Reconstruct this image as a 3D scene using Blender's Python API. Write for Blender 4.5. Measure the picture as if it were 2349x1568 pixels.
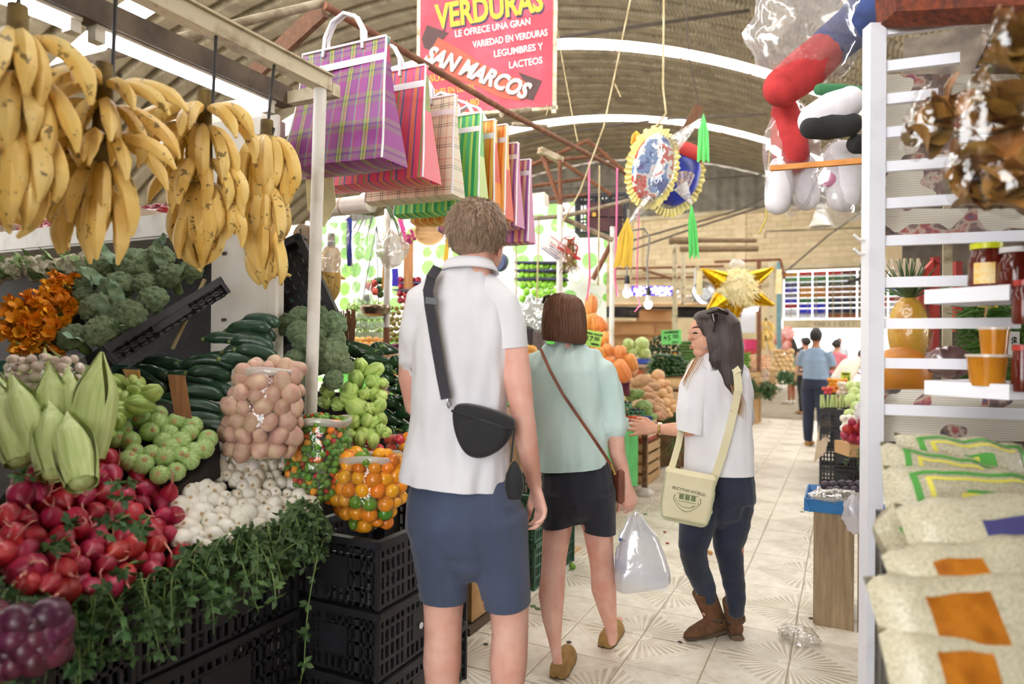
import bpy, bmesh, math, random
import numpy as np
from mathutils import Vector, Matrix, noise
for _o in list(bpy.data.objects):
 bpy.data.objects.remove(_o)
SC = bpy.context.scene
COL = SC.collection
PI = math.pi
rnd = random.Random(11)
V3 = Vector

# ------------------------------------------------------------------ camera
F, CX, CY, EYE = 1566.0, 1174.5, 784.0, 1.4          # 24 mm lens on the 2349 px wide frame
YAW, PITCH, ROLL = math.radians(26), math.radians(0.2), math.radians(0.5)
cam_d = bpy.data.cameras.new('camera')
cam = bpy.data.objects.new('camera', cam_d)
COL.objects.link(cam)
cam_d.sensor_width = 36
cam_d.lens = 24
cam_d.clip_start = 0.02
cam_d.clip_end = 200
cam.matrix_world = Matrix.Translation((0, 0, EYE)) @ Matrix.Rotation(YAW, 4, 'Z') @ \
 Matrix.Rotation(PI / 2 + PITCH, 4, 'X') @ Matrix.Rotation(ROLL, 4, 'Z')
cam_d.dof.use_dof = True
cam_d.dof.focus_distance = 2.75
cam_d.dof.aperture_fstop = 2.0
SC.camera = cam

# ------------------------------------------------------------------ world, exposure, daylight
SC.view_settings.view_transform = 'Standard'
SC.view_settings.look = 'None'
SC.view_settings.gamma = 1
SC.view_settings.use_curve_mapping = False
SC.view_settings.exposure = 1.58
world = bpy.data.worlds.new('world')
SC.world = world
world.use_nodes = True
_bg = world.node_tree.nodes['Background']
_bg.inputs[0].default_value = (0.98, 0.99, 1.0, 1)
_bg.inputs[1].default_value = 3.4
SKY_EMIT = 7.0        # daylight coming down through the translucent roof panels
SKY_TINT = (1.0, 0.975, 0.94)
SC.cycles.max_bounces = 6
SC.cycles.use_adaptive_sampling = True
SC.cycles.adaptive_threshold = 0.1
SC.cycles.adaptive_min_samples = 12
SC.cycles.transparent_max_bounces = 10
SC.cycles.diffuse_bounces = 3
SC.cycles.glossy_bounces = 2
SC.cycles.transmission_bounces = 2
SC.cycles.caustics_reflective = False
SC.cycles.caustics_refractive = False
SC.cycles.sample_clamp_indirect = 6

# ------------------------------------------------------------------ pixel -> place helpers
_fw = V3((-math.sin(YAW), math.cos(YAW), 0))

def ray(px, py):
 x, y = (px - CX) / F, -(py - CY) / F
 c, s = math.cos(ROLL), math.sin(ROLL)
 x, y = c * x - s * y, s * x + c * y
 cp, sp = math.cos(PITCH), math.sin(PITCH)
 d, z = cp - sp * y, sp + cp * y
 c, s = math.cos(YAW), math.sin(YAW)
 return V3((c * x - s * d, s * x + c * d, z)), d

def P(px, py, D):
 """the point seen at a pixel, D metres in front of the camera"""
 r, d = ray(px, py)
 return V3((0, 0, EYE)) + r * (D / d)

def on_u(px, py, u):
 r, d = ray(px, py)
 return V3((0, 0, EYE)) + r * (u / r.x)

def on_v(px, py, v):
 r, d = ray(px, py)
 return V3((0, 0, EYE)) + r * (v / r.y)

def on_z(px, py, z=0.0):
 r, d = ray(px, py)
 return V3((0, 0, EYE)) + r * ((z - EYE) / r.z)

def depth(p):
 return (p - V3((0, 0, EYE))).dot(_fw)

def px2m(n, D):
 return n * D / F

def plane3(a, b, c):
 """depth over the picture of the plane through three (px, py, D)"""
 A = np.array([[q[0], q[1], 1.0] for q in (a, b, c)])
 k = np.linalg.solve(A, np.array([1 / q[2] for q in (a, b, c)]))
 return lambda x, y: 1 / (k[0] * x + k[1] * y + k[2])

# ------------------------------------------------------------------ materials
def lin(h):
 if isinstance(h, str):
  h = h.lstrip('#')
  h = [int(h[i:i + 2], 16) / 255 for i in (0, 2, 4)]
  return tuple(((c + .055) / 1.055) ** 2.4 if c > .04045 else c / 12.92 for c in h) + (1,)
 return tuple(h)[:3] + (1,)

class NT:
 def __init__(s, name):
  s.mat = bpy.data.materials.new(name)
  s.mat.use_nodes = True
  s.t = s.mat.node_tree
  s.t.nodes.clear()
  s.out = s.n('ShaderNodeOutputMaterial')

 def n(s, kind, **kw):
  nd = s.t.nodes.new(kind)
  for k, v in kw.items():
   if k.startswith('i_'):
    nd.inputs[int(k[2:])].default_value = v
   else:
    setattr(nd, k, v)
  return nd

 def l(s, a, b):
  s.t.links.new(a, b)
  return b

 def math(s, op, a, b=None, c=None, clamp=False):
  nd = s.n('ShaderNodeMath', operation=op, use_clamp=clamp)
  for i, q in enumerate((a, b, c)):
   if q is None:
    continue
   if isinstance(q, (int, float)):
    nd.inputs[i].default_value = q
   else:
    s.l(q, nd.inputs[i])
  return nd.outputs[0]

 def mix(s, fac, a, b, blend='MIX'):
  nd = s.n('ShaderNodeMix', data_type='RGBA', blend_type=blend)
  for i, q in ((0, fac), (6, a), (7, b)):
   if isinstance(q, (int, float)):
    nd.inputs[i].default_value = q
   elif isinstance(q, tuple):
    nd.inputs[i].default_value = q
   else:
    s.l(q, nd.inputs[i])
  return nd.outputs[2]

 def ramp(s, fac, stops, interp='LINEAR'):
  nd = s.n('ShaderNodeValToRGB')
  cr = nd.color_ramp
  cr.interpolation = interp
  while len(cr.elements) > 1:
   cr.elements.remove(cr.elements[-1])
  cr.elements[0].position = stops[0][0]
  cr.elements[0].color = stops[0][1]
  for p, c in stops[1:]:
   e = cr.elements.new(p)
   e.color = c
  s.l(fac, nd.inputs[0])
  return nd.outputs[0]

 def obj(s):
  return s.n('ShaderNodeTexCoord').outputs['Object']

 def noise(s, scale, detail=3, vec=None, rough=.5):
  nd = s.n('ShaderNodeTexNoise', noise_dimensions='4D')
  nd.inputs['Scale'].default_value = scale
  nd.inputs['Detail'].default_value = detail
  nd.inputs['Roughness'].default_value = rough
  s.l(vec if vec is not None else s.obj(), nd.inputs['Vector'])
  s.l(s.math('MULTIPLY', s.n('ShaderNodeObjectInfo').outputs['Random'], 20.0), nd.inputs['W'])
  return nd.outputs['Fac']

 def bsdf(s, col, rough=.6, bump=None, bstr=.3, bdist=.004, **kw):
  b = s.n('ShaderNodeBsdfPrincipled')
  if isinstance(col, tuple):
   b.inputs['Base Color'].default_value = col
  else:
   s.l(col, b.inputs['Base Color'])
  if isinstance(rough, (int, float)):
   b.inputs['Roughness'].default_value = rough
  else:
   s.l(rough, b.inputs['Roughness'])
  for k, v in kw.items():
   b.inputs[k.replace('_', ' ')].default_value = v
  if bump is not None:
   bp = s.n('ShaderNodeBump')
   bp.inputs['Strength'].default_value = bstr
   bp.inputs['Distance'].default_value = bdist
   s.l(bump, bp.inputs['Height'])
   s.l(bp.outputs[0], b.inputs['Normal'])
  s.l(b.outputs[0], s.out.inputs[0])
  return b

_mats = {}

def mat(name, c1='ffffff', c2=None, rough=.6, scale=10, lo=.35, hi=.65, bump=0, bscale=60, bdist=.004, jit=0.0, **kw):
 """plain procedural surface: two tones mixed by noise, a fine relief, a slight shift per object"""
 if name in _mats:
  return _mats[name]
 t = NT(name)
 c1 = lin(c1)
 c2 = lin(c2) if c2 else tuple(x * .8 for x in c1[:3]) + (1,)
 col = t.ramp(t.noise(scale), [(lo, c2), (hi, c1)])
 if jit:
  hs = t.n('ShaderNodeHueSaturation')
  r = t.n('ShaderNodeObjectInfo').outputs['Random']
  t.l(t.math('MULTIPLY_ADD', r, jit, 1 - jit / 2), hs.inputs['Value'])
  t.l(t.math('MULTIPLY_ADD', t.math('FRACT', t.math('MULTIPLY', r, 7.3)), jit * .12, .5 - jit * .06), hs.inputs['Hue'])
  t.l(col, hs.inputs['Color'])
  col = hs.outputs[0]
 t.bsdf(col, rough, t.noise(bscale, 4) if bump else None, bump, bdist, **kw)
 _mats[name] = t.mat
 return t.mat

def emit(name, col, strength):
 if name in _mats:
  return _mats[name]
 t = NT(name)
 e = t.n('ShaderNodeEmission')
 e.inputs[0].default_value = lin(col)
 e.inputs[1].default_value = strength
 t.l(e.outputs[0], t.out.inputs[0])
 _mats[name] = t.mat
 return t.mat

def film(name, col='ffffff', clear=.75, rough=.12, bscale=30, bstr=.8, gloss=.35):
 """thin clear plastic: mostly see-through, crinkled, glossy, a little milky"""
 if name in _mats:
  return _mats[name]
 t = NT(name)
 tr = t.n('ShaderNodeBsdfTransparent')
 gl = t.n('ShaderNodeBsdfGlossy')
 gl.inputs['Roughness'].default_value = rough
 di = t.n('ShaderNodeBsdfDiffuse')
 di.inputs[0].default_value = lin(col)
 tl = t.n('ShaderNodeBsdfTranslucent')
 tl.inputs[0].default_value = lin(col)
 bp = t.n('ShaderNodeBump')
 bp.inputs['Strength'].default_value = bstr
 bp.inputs['Distance'].default_value = .01
 t.l(t.noise(bscale, 3), bp.inputs['Height'])
 t.l(bp.outputs[0], gl.inputs['Normal'])
 a = t.n('ShaderNodeMixShader')
 a.inputs[0].default_value = .5
 t.l(di.outputs[0], a.inputs[1])
 t.l(tl.outputs[0], a.inputs[2])
 b = t.n('ShaderNodeMixShader')
 b.inputs[0].default_value = gloss
 t.l(a.outputs[0], b.inputs[1])
 t.l(gl.outputs[0], b.inputs[2])
 m = t.n('ShaderNodeMixShader')
 m.inputs[0].default_value = clear
 t.l(b.outputs[0], m.inputs[1])
 t.l(tr.outputs[0], m.inputs[2])
 t.l(m.outputs[0], t.out.inputs[0])
 _mats[name] = t.mat
 return t.mat

def cloth(name, c1, c2=None, rough=.9, weave=900, bump=.15, scale=5, trans=0.0):
 if name in _mats:
  return _mats[name]
 t = NT(name)
 c1 = lin(c1)
 c2 = lin(c2) if c2 else tuple(x * .93 for x in c1[:3]) + (1,)
 col = t.ramp(t.noise(scale, 4), [(.35, c2), (.65, c1)])
 b = t.bsdf(col, rough, t.noise(weave, 2), bump, .001)
 b.inputs['Sheen Weight'].default_value = .15
 _mats[name] = t.mat
 return t.mat

def stripes(name, vert, horz=None, kx=1.0, kz=1.0, mixf=.5, rough=.35, trans=.25, base=None):
 """woven plastic: colour bands across local X and, for a plaid, across local Z"""
 if name in _mats:
  return _mats[name]
 t = NT(name)
 sp = t.n('ShaderNodeSeparateXYZ')
 t.l(t.obj(), sp.inputs[0])

 def band(ax, k, cols):
  f = t.math('FRACT', t.math('MULTIPLY_ADD', ax, k, 10.0))
  tot = sum(w for w, _ in cols)
  st, x = [], 0.0
  for w, c in cols:
   st.append((x / tot, lin(c)))
   x += w
  return t.ramp(f, st, 'CONSTANT')
 col = band(sp.outputs[0], kx, vert)
 if horz:
  col = t.mix(mixf, col, band(sp.outputs[2], kz, horz))
 b = t.bsdf(col, rough, t.noise(700, 1), .2, .001)
 tl = t.n('ShaderNodeBsdfTranslucent')
 t.l(col, tl.inputs[0])
 m = t.n('ShaderNodeMixShader')
 m.inputs[0].default_value = trans
 t.l(b.outputs[0], m.inputs[1])
 t.l(tl.outputs[0], m.inputs[2])
 t.l(m.outputs[0], t.out.inputs[0])
 _mats[name] = t.mat
 return t.mat

def wood(name, c1, c2, axis=2, rough=.75):
 if name in _mats:
  return _mats[name]
 t = NT(name)
 mp = t.n('ShaderNodeMapping')
 s = [26, 26, 26]
 s[axis] = 2.2
 mp.inputs['Scale'].default_value = s
 t.l(t.obj(), mp.inputs[0])
 nz = t.noise(1.6, 5, mp.outputs[0], .6)
 col = t.ramp(nz, [(.3, lin(c2)), (.68, lin(c1))])
 t.bsdf(col, rough, nz, .25, .003)
 _mats[name] = t.mat
 return t.mat

# ------------------------------------------------------------------ mesh builder
class MB:
 def __init__(s):
  s.v, s.f, s.k = [], [], []

 def add(s, vs, fs, k=0):
  o = len(s.v)
  s.v += [tuple(q) for q in vs]
  s.f += [tuple(i + o for i in q) for q in fs]
  s.k += [k] * len(fs)
  return s

 def box(s, c, d, rot=None, k=0):
  c = V3(c)
  h = V3(d) / 2
  vs = [V3((x * h.x, y * h.y, z * h.z)) for x in (-1, 1) for y in (-1, 1) for z in (-1, 1)]
  if rot is not None:
   vs = [rot @ q for q in vs]
  return s.add([c + q for q in vs], [(0, 1, 3, 2), (4, 6, 7, 5), (0, 4, 5, 1), (2, 3, 7, 6), (0, 2, 6, 4), (1, 5, 7, 3)], k)

 def bar(s, a, b, w, t, up=(0, 0, 1), k=0):
  """straight bar of section w (sideways) x t (along up) from a to b"""
  a, b = V3(a), V3(b)
  d = (b - a)
  L = d.length
  d.normalize()
  x = d.cross(V3(up))
  if x.length < 1e-4:
   x = d.cross(V3((1, 0, 0)))
  x.normalize()
  z = x.cross(d)
  m = Matrix((x, d, z)).transposed()
  return s.box((a + b) / 2, (w, L, t), m, k)

 def tube(s, pts, r, n=8, k=0, ref=None, cap=True, closed=False):
  """swept tube; r one radius, a list, or a list of (across, along ref) pairs"""
  pts = [V3(p) for p in pts]
  m = len(pts)
  rs = r if isinstance(r, (list, tuple)) else [r] * m
  vs, fs = [], []
  pa = None
  for i, p in enumerate(pts):
   if closed:
    t = pts[(i + 1) % m] - pts[i - 1]
   else:
    t = pts[min(i + 1, m - 1)] - pts[max(i - 1, 0)]
   if t.length < 1e-9:
    t = V3((0, 0, 1))
   t.normalize()
   if ref is not None:
    b = V3(ref) - t * t.dot(V3(ref))
   elif pa is None:
    q = V3((0, 0, 1)) if abs(t.z) < .9 else V3((1, 0, 0))
    b = q - t * t.dot(q)
   else:
    b = pa - t * t.dot(pa)
   if b.length < 1e-6:
    b = t.orthogonal()
   b.normalize()
   pa = b
   a = t.cross(b)
   ra, rb = rs[i] if isinstance(rs[i], (tuple, list)) else (rs[i], rs[i])
   for j in range(n):
    w = 2 * PI * j / n
    vs.append(p + a * (ra * math.cos(w)) + b * (rb * math.sin(w)))
  for i in range(m if closed else m - 1):
   i2 = (i + 1) % m
   for j in range(n):
    fs.append((i * n + j, i * n + (j + 1) % n, i2 * n + (j + 1) % n, i2 * n + j))
  if cap and not closed:
   fs.append(tuple(range(n))[::-1])
   fs.append(tuple((m - 1) * n + j for j in range(n)))
  return s.add(vs, fs, k)

 def lathe(s, prof, n=16, mtx=None, k=0, mod=None, capped=True):
  """profile of (r, z) turned about Z; mod(angle, r, z) may bend it"""
  vs, fs = [], []
  m = len(prof)
  for r, z in prof:
   for j in range(n):
    w = 2 * PI * j / n
    q = V3((r * math.cos(w), r * math.sin(w), z))
    if mod:
     q = V3(mod(w, r, z))
    vs.append(mtx @ q if mtx else q)
  for i in range(m - 1):
   for j in range(n):
    fs.append((i * n + j, i * n + (j + 1) % n, (i + 1) * n + (j + 1) % n, (i + 1) * n + j))
  if capped:
   fs.append(tuple(range(n))[::-1])
   fs.append(tuple((m - 1) * n + j for j in range(n)))
  return s.add(vs, fs, k)

 def ball(s, c, r, nu=12, nv=8, rot=None, k=0, disp=None):
  c = V3(c)
  r = r if isinstance(r, (tuple, list)) else (r, r, r)
  vs, fs = [], []
  for i in range(1, nv):
   a = PI * i / nv
   for j in range(nu):
    w = 2 * PI * j / nu
    vs.append(V3((math.sin(a) * math.cos(w), math.sin(a) * math.sin(w), -math.cos(a))))
  vs += [V3((0, 0, -1)), V3((0, 0, 1))]
  q = []
  for p in vs:
   g = disp(p) if disp else 1.0
   p = V3((p.x * r[0] * g, p.y * r[1] * g, p.z * r[2] * g))
   q.append(c + (rot @ p if rot else p))
  for i in range(nv - 2):
   for j in range(nu):
    fs.append((i * nu + j, i * nu + (j + 1) % nu, (i + 1) * nu + (j + 1) % nu, (i + 1) * nu + j))
  b, t = len(q) - 2, len(q) - 1
  for j in range(nu):
   fs.append((b, (j + 1) % nu, j))
   o = (nv - 2) * nu
   fs.append((t, o + j, o + (j + 1) % nu))
  return s.add(q, fs, k)

 def sheet(s, fn, nu, nv, k=0, closed=False):
  """surface fn(u, v) for u, v in 0..1"""
  vs = [fn(i / nu, j / nv) for j in range(nv + 1) for i in range(nu + (0 if closed else 1))]
  w = nu if closed else nu + 1
  fs = []
  for j in range(nv):
   for i in range(nu):
    i2 = (i + 1) % w
    fs.append((j * w + i, j * w + i2, (j + 1) * w + i2, (j + 1) * w + i))
  return s.add(vs, fs, k)

 def poly(s, pts, t, k=0):
  """flat outline in X-Z (points (x, z)), t thick along Y"""
  n = len(pts)
  vs = [(x, -t / 2, z) for x, z in pts] + [(x, t / 2, z) for x, z in pts]
  fs = [tuple(range(n)), tuple(range(2 * n - 1, n - 1, -1))]
  fs += [(i, i + n, (i + 1) % n + n, (i + 1) % n) for i in range(n)]
  return s.add(vs, fs, k)

 def xform(s, m):
  s.v = [tuple(m @ V3(q)) for q in s.v]
  return s

 def mesh(s, name, mats, smooth=True, recalc=True):
  me = bpy.data.meshes.new(name)
  me.from_pydata(s.v, [], s.f)
  for m in (mats if isinstance(mats, (list, tuple)) else [mats]):
   me.materials.append(m)
  if any(s.k):
   me.polygons.foreach_set('material_index', s.k)
  if recalc:
   bm = bmesh.new()
   bm.from_mesh(me)
   bmesh.ops.recalc_face_normals(bm, faces=bm.faces)
   bm.to_mesh(me)
   bm.free()
  if smooth:
   me.polygons.foreach_set('use_smooth', [True] * len(me.polygons))
   try:
    me.set_sharp_from_angle(angle=math.radians(42))
   except Exception:
    pass
  me.update()
  return me

 def build(s, name, mats, parent=None, smooth=True, loc=None):
  """link as one object; loc moves the origin there without moving the mesh"""
  if loc is not None:
   q = V3(loc)
   s.v = [tuple(V3(p) - q) for p in s.v]
  o = bpy.data.objects.new(name, s.mesh(name, mats, smooth))
  COL.objects.link(o)
  if loc is not None:
   o.location = loc
  if parent is not None:
   o.parent = parent
  return o

def tag(o, label, cat, group=None):
 o['label'] = label
 o['category'] = cat
 if group:
  o['group'] = group
 return o

def struct(o, label=None):
 o['kind'] = 'structure'
 if label:
  o['label'] = label
 return o

def thing(name, label, cat, loc=(0, 0, 0), group=None, rot=None):
 o = bpy.data.objects.new(name, None)
 COL.objects.link(o)
 o.empty_display_size = .05
 if rot is not None:
  o.matrix_world = Matrix.Translation(loc) @ rot.to_4x4()
 else:
  o.location = loc
 return tag(o, label, cat, group)

def inst(name, me, loc=(0, 0, 0), rot=None, scale=1.0, parent=None):
 """one more object on shared mesh data"""
 o = bpy.data.objects.new(name, me)
 COL.objects.link(o)
 m = Matrix.Translation(loc)
 if rot is not None:
  m = m @ rot.to_4x4()
 sc = scale if isinstance(scale, (tuple, list)) else (scale,) * 3
 m = m @ Matrix.Diagonal((*sc, 1))
 if parent is not None:
  o.parent = parent
  o.matrix_local = m
 else:
  o.matrix_world = m
 return o

def sub(name, mb, mats, parent, smooth=True):
 """part in its parent's own coordinates"""
 o = bpy.data.objects.new(name, mb.mesh(name, mats, smooth) if isinstance(mb, MB) else mb)
 COL.objects.link(o)
 o.parent = parent
 return o

def rot_to(d, up=(0, 0, 1), spin=0.0):
 """rotation that turns local +Z to direction d"""
 q = V3(d).normalized().to_track_quat('Z', 'Y')
 return q.to_matrix() @ Matrix.Rotation(spin, 3, 'Z')

def axes(x, y, z):
 return Matrix((V3(x), V3(y), V3(z))).transposed()

def rrot():
 return Matrix.Rotation(rnd.uniform(0, 6.28), 3, 'Z') @ Matrix.Rotation(rnd.uniform(0, 6.28), 3, 'X') @ Matrix.Rotation(rnd.uniform(0, 6.28), 3, 'Z')

FACE = Matrix.Rotation(YAW, 3, 'Z')      # local -Y looks back at the camera
CR = V3((math.cos(YAW), math.sin(YAW), 0))   # camera right
CF = V3((-math.sin(YAW), math.cos(YAW), 0))  # camera forward
UP = V3((0, 0, 1))
ORD = ['first', 'second', 'third', 'fourth', 'fifth', 'sixth', 'seventh', 'eighth', 'ninth', 'tenth', 'eleventh', 'twelfth', 'thirteenth', 'fourteenth']

def inside(x, y, poly):
 c = False
 j = len(poly) - 1
 for i in range(len(poly)):
  xi, yi = poly[i]
  xj, yj = poly[j]
  if (yi > y) != (yj > y) and x < (xj - xi) * (y - yi) / (yj - yi) + xi:
   c = not c
  j = i
 return c

def hexpts(poly, step, jit=.22, sy=.87):
 """jittered honeycomb of pixels inside an outline, back (top) rows first"""
 xs = [q[0] for q in poly]
 ys = [q[1] for q in poly]
 out = []
 y = min(ys)
 row = 0
 while y <= max(ys):
  x = min(xs) + (step / 2 if row % 2 else 0)
  while x <= max(xs):
   q = (x + rnd.uniform(-jit, jit) * step, y + rnd.uniform(-jit, jit) * step)
   if inside(q[0], q[1], poly):
    out.append(q)
   x += step
  y += step * sy
  row += 1
 return out

def text(body, size, m, parent=None, name='lettering', thick=.0012, offset=0.0, align='CENTER', shear=0.0, xf=None, sx=1.0):
 """lettering in the X-Z plane of its parent, facing local -Y"""
 cu = bpy.data.curves.new(name, 'FONT')
 cu.body = body
 cu.size = size
 cu.align_x = align
 cu.align_y = 'CENTER'
 cu.extrude = thick
 cu.offset = offset
 cu.shear = shear
 cu.resolution_u = 3
 ob = bpy.data.objects.new(name, cu)
 COL.objects.link(ob)
 me = bpy.data.meshes.new_from_object(ob)
 bpy.data.objects.remove(ob)
 me.materials.clear()
 me.materials.append(m)
 o = bpy.data.objects.new(name, me)
 COL.objects.link(o)
 M0 = Matrix.Rotation(PI / 2, 4, 'X') @ Matrix.Diagonal((sx, 1, 1, 1))
 if xf is not None:
  M0 = xf @ M0
 if parent is not None:
  o.parent = parent
 o.matrix_local = M0
 return o

def remesh(mb, name, mats, voxel=.008, smooth=4, parent=None, loc=None, wrinkle=None, cuts=()):
 """weld overlapping pieces into one continuous skin"""
 tmp = bpy.data.objects.new('tmp', mb.mesh('tmp', [], False))
 COL.objects.link(tmp)
 md = tmp.modifiers.new('r', 'REMESH')
 md.mode = 'VOXEL'
 md.voxel_size = voxel
 if smooth:
  ms = tmp.modifiers.new('s', 'SMOOTH')
  ms.factor = .5
  ms.iterations = smooth
 dg = bpy.context.evaluated_depsgraph_get()
 me = bpy.data.meshes.new_from_object(tmp.evaluated_get(dg))
 bpy.data.objects.remove(tmp)
 me.name = name
 me.materials.clear()
 for m in (mats if isinstance(mats, (list, tuple)) else [mats]):
  me.materials.append(m)
 n = len(me.vertices)
 if wrinkle or loc is not None:
  off = V3(loc) if loc is not None else V3((0, 0, 0))
  nor = [v.normal.copy() for v in me.vertices]
  for v, nn in zip(me.vertices, nor):
   if wrinkle:
    v.co += nn * wrinkle(v.co)
   v.co -= off
 if cuts:                                   # clean hems: trim past a plane, near a point only
  off = V3(loc) if loc is not None else V3((0, 0, 0))
  bm = bmesh.new()
  bm.from_mesh(me)
  for c, nn, rad in cuts:
   c = V3(c) - off
   fs = [f for f in bm.faces if (f.calc_center_median() - c).length < rad]
   ge = set(fs)
   for f in fs:
    ge.update(f.edges)
    ge.update(f.verts)
   bmesh.ops.bisect_plane(bm, geom=list(ge), plane_co=c, plane_no=nn, clear_outer=True)
  bm.to_mesh(me)
  bm.free()
 me.polygons.foreach_set('use_smooth', [True] * len(me.polygons))
 o = bpy.data.objects.new(name, me)
 COL.objects.link(o)
 if loc is not None:
  o.location = loc
 if parent is not None:
  o.parent = parent
  if loc is not None:
   o.location = V3(loc) - parent.location
 return o

def place(o, p):
 o.location = p
 return o

def wpart(name, mb, mats, parent, smooth=True):
 """part built in world coordinates, hung under an unturned thing"""
 q = V3(parent.location)
 mb.v = [tuple(V3(p) - q) for p in mb.v]
 return sub(name, mb, mats, parent, smooth)
# ================================================================== the market hall
T = .329
OX, OY = -2.647, 8.858
m_grout = mat('grout', 'a89b86', '8f8370', rough=.9, scale=6)

def tile_material():
 t = NT('printed_floor_tile')
 sp = t.n('ShaderNodeSeparateXYZ')
 t.l(t.obj(), sp.inputs[0])
 x = t.math('ADD', sp.outputs[0], T / 2)
 y = t.math('ADD', sp.outputs[1], T / 2)
 r = t.math('SQRT', t.math('ADD', t.math('MULTIPLY', x, x), t.math('MULTIPLY', y, y)))
 a = t.math('ARCTAN2', y, x)
 rays = t.math('GREATER_THAN', t.math('SINE', t.math('MULTIPLY', a, 40.0)), -.1)
 band = t.math('MULTIPLY', t.math('GREATER_THAN', r, .05), t.math('LESS_THAN', t.math('ADD', x, y), .30))
 fan = t.math('MULTIPLY', rays, band)
 d = t.math('ABSOLUTE', t.math('SUBTRACT', t.math('ADD', x, y), .335))
 ln = t.math('LESS_THAN', t.math('ABSOLUTE', t.math('SUBTRACT', d, .018)), .005)
 r2 = t.math('SUBTRACT', r, .40)
 arc = t.math('LESS_THAN', t.math('ABSOLUTE', r2), .004)
 fan = t.math('MAXIMUM', fan, t.math('MULTIPLY', t.math('MAXIMUM', ln, arc), .35))
 wear = t.ramp(t.noise(7, 4), [(.3, (.25, .25, .25, 1)), (.6, (1, 1, 1, 1))])
 fan = t.math('MULTIPLY', fan, wear)
 base = t.ramp(t.noise(16, 5), [(.3, lin('d6ccb9')), (.65, lin('e9e2d3'))])
 col = t.mix(fan, base, lin('b7aa94'))
 dirt = t.math('MULTIPLY', t.math('GREATER_THAN', t.noise(60, 2), .70), .5)
 col = t.mix(dirt, col, lin('8b7f6c'))
 t.bsdf(col, .42, t.noise(40, 3), .08, .002)
 return t.mat

def build_floor():
 m = MB()
 m.box((-9, 14, -.03), (34, 44, .06))
 fl = struct(m.build('floor', m_grout, smooth=False), 'pale floor of square printed tiles running down the market aisle')
 me = MB()
 e = .004
 h = T / 2 - .0016
 me.add([(-h, -h, 0), (h, -h, 0), (h, h, 0), (-h, h, 0), (-h + e, -h + e, e), (h - e, -h + e, e), (h - e, h - e, e), (-h + e, h - e, e)],
     [(0, 1, 5, 4), (1, 2, 6, 5), (2, 3, 7, 6), (3, 0, 4, 7), (4, 5, 6, 7)])
 tm = me.mesh('tile', tile_material(), False)
 for i in range(-3, 5):
  for j in range(-2, 34):
   if i > 3 and j > 8:
    continue
   # the fans of four tiles meet at every second crossing
   cx = 0 if i % 2 == 0 else 1
   cy = 0 if j % 2 != 0 else 1
   q = {(0, 0): 0, (1, 0): 1, (1, 1): 2, (0, 1): 3}[(cx, cy)]
   inst('tile', tm, ((i + .5 + OX) * T, (j + .5 + OY) * T, rnd.uniform(-.0008, .0008)), Matrix.Rotation(q * PI / 2, 3, 'Z'), 1, fl)

build_floor()

# ---- barrel vault of pressed steel arches, every tenth one translucent
UC, RV, ZA = -9.24, 17.5, 9.08
PW = .61

def vz(u, dr=0):
 return ZA - RV + math.sqrt(max((RV + dr) ** 2 - (u - UC) ** 2, .01))

def roof_material():
 t = NT('galvanised_arch_panel')
 sp = t.n('ShaderNodeSeparateXYZ')
 t.l(t.obj(), sp.inputs[0])
 ang = t.math('ARCTAN2', t.math('SUBTRACT', sp.outputs[0], UC), t.math('SUBTRACT', sp.outputs[2], ZA - RV))
 rib = t.math('SINE', t.math('MULTIPLY', ang, RV * 2 * PI / .085))
 nz = t.noise(3, 5)
 col = t.ramp(nz, [(.25, lin('83775f')), (.7, lin('aa9d80'))])
 col = t.mix(t.math('MULTIPLY', t.math('GREATER_THAN', t.noise(1.1, 6), .63), .4), col, lin('6f6455'))
 t.bsdf(col, .55, rib, .9, .02, Metallic=.25)
 return t.mat

def build_vault():
 roof = thing('vault_roof', 'arched ceiling of ribbed steel panels', 'roof')
 struct(roof)
 del roof['category']
 u0, u1, n = -24.5, 6.0, 56
 a0, a1 = math.asin((u0 - UC) / RV), math.asin((u1 - UC) / RV)
 prof = [(-.305, .0), (-.25, .0), (-.17, -.2), (.17, -.2), (.25, .0), (.305, .0)]

 def panel(mats, name):
  m = MB()

  def fn(a, b):
   w = a0 + (a1 - a0) * a
   i = min(int(b * 5 + .5), 5)
   v, d = prof[i]
   return (UC + (RV + .2 + d) * math.sin(w), v, ZA - RV + (RV + .2 + d) * math.cos(w))
  m.sheet(fn, n, 5)
  m.k = [1 if (isinstance(mats, list) and j >= 3) else 0 for j in range(5) for i in range(n)]  # one part glows, the rest is painted pale like a rib lit by daylight
  return m.mesh(name, mats, True)
 steel = panel(roof_material(), 'roof_panel')
 glow = panel([emit('daylit_fibreglass', SKY_TINT, SKY_EMIT), mat('lit_arch_panel', 'e8e2d4', 'd8d0c0', rough=.6)], 'skylight_panel')
 dull = panel([emit('dimmed_fibreglass', SKY_TINT, SKY_EMIT * .95), _mats['lit_arch_panel']], 'dull_skylight_panel')  # glow lowered on the nearer strips to leave the far hall brighter
 k0 = -18
 for k in range(k0, 40):
  v = 3.6 + k * PW
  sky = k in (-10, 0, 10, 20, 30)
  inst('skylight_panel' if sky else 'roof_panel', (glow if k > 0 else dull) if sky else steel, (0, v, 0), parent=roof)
 for k in (10, 20, 30):                       # seams across the translucent strips
  for w in np.linspace(-.42, .62, 12):
   m = MB()
   c, s = math.cos(w), math.sin(w)
   m.box((0, 0, 0), (.03, .5, .02), Matrix.Rotation(-w, 3, 'Z'))
   o = m.build('skylight_strap', mat('rusty_steel', '7a4a30', '5a3320', rough=.8), roof)
   o.location = (UC + (RV - .03) * s, 3.6 + k * PW, ZA - RV + (RV - .03) * c)
   o.rotation_euler = (0, w, 0)

build_vault()

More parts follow.
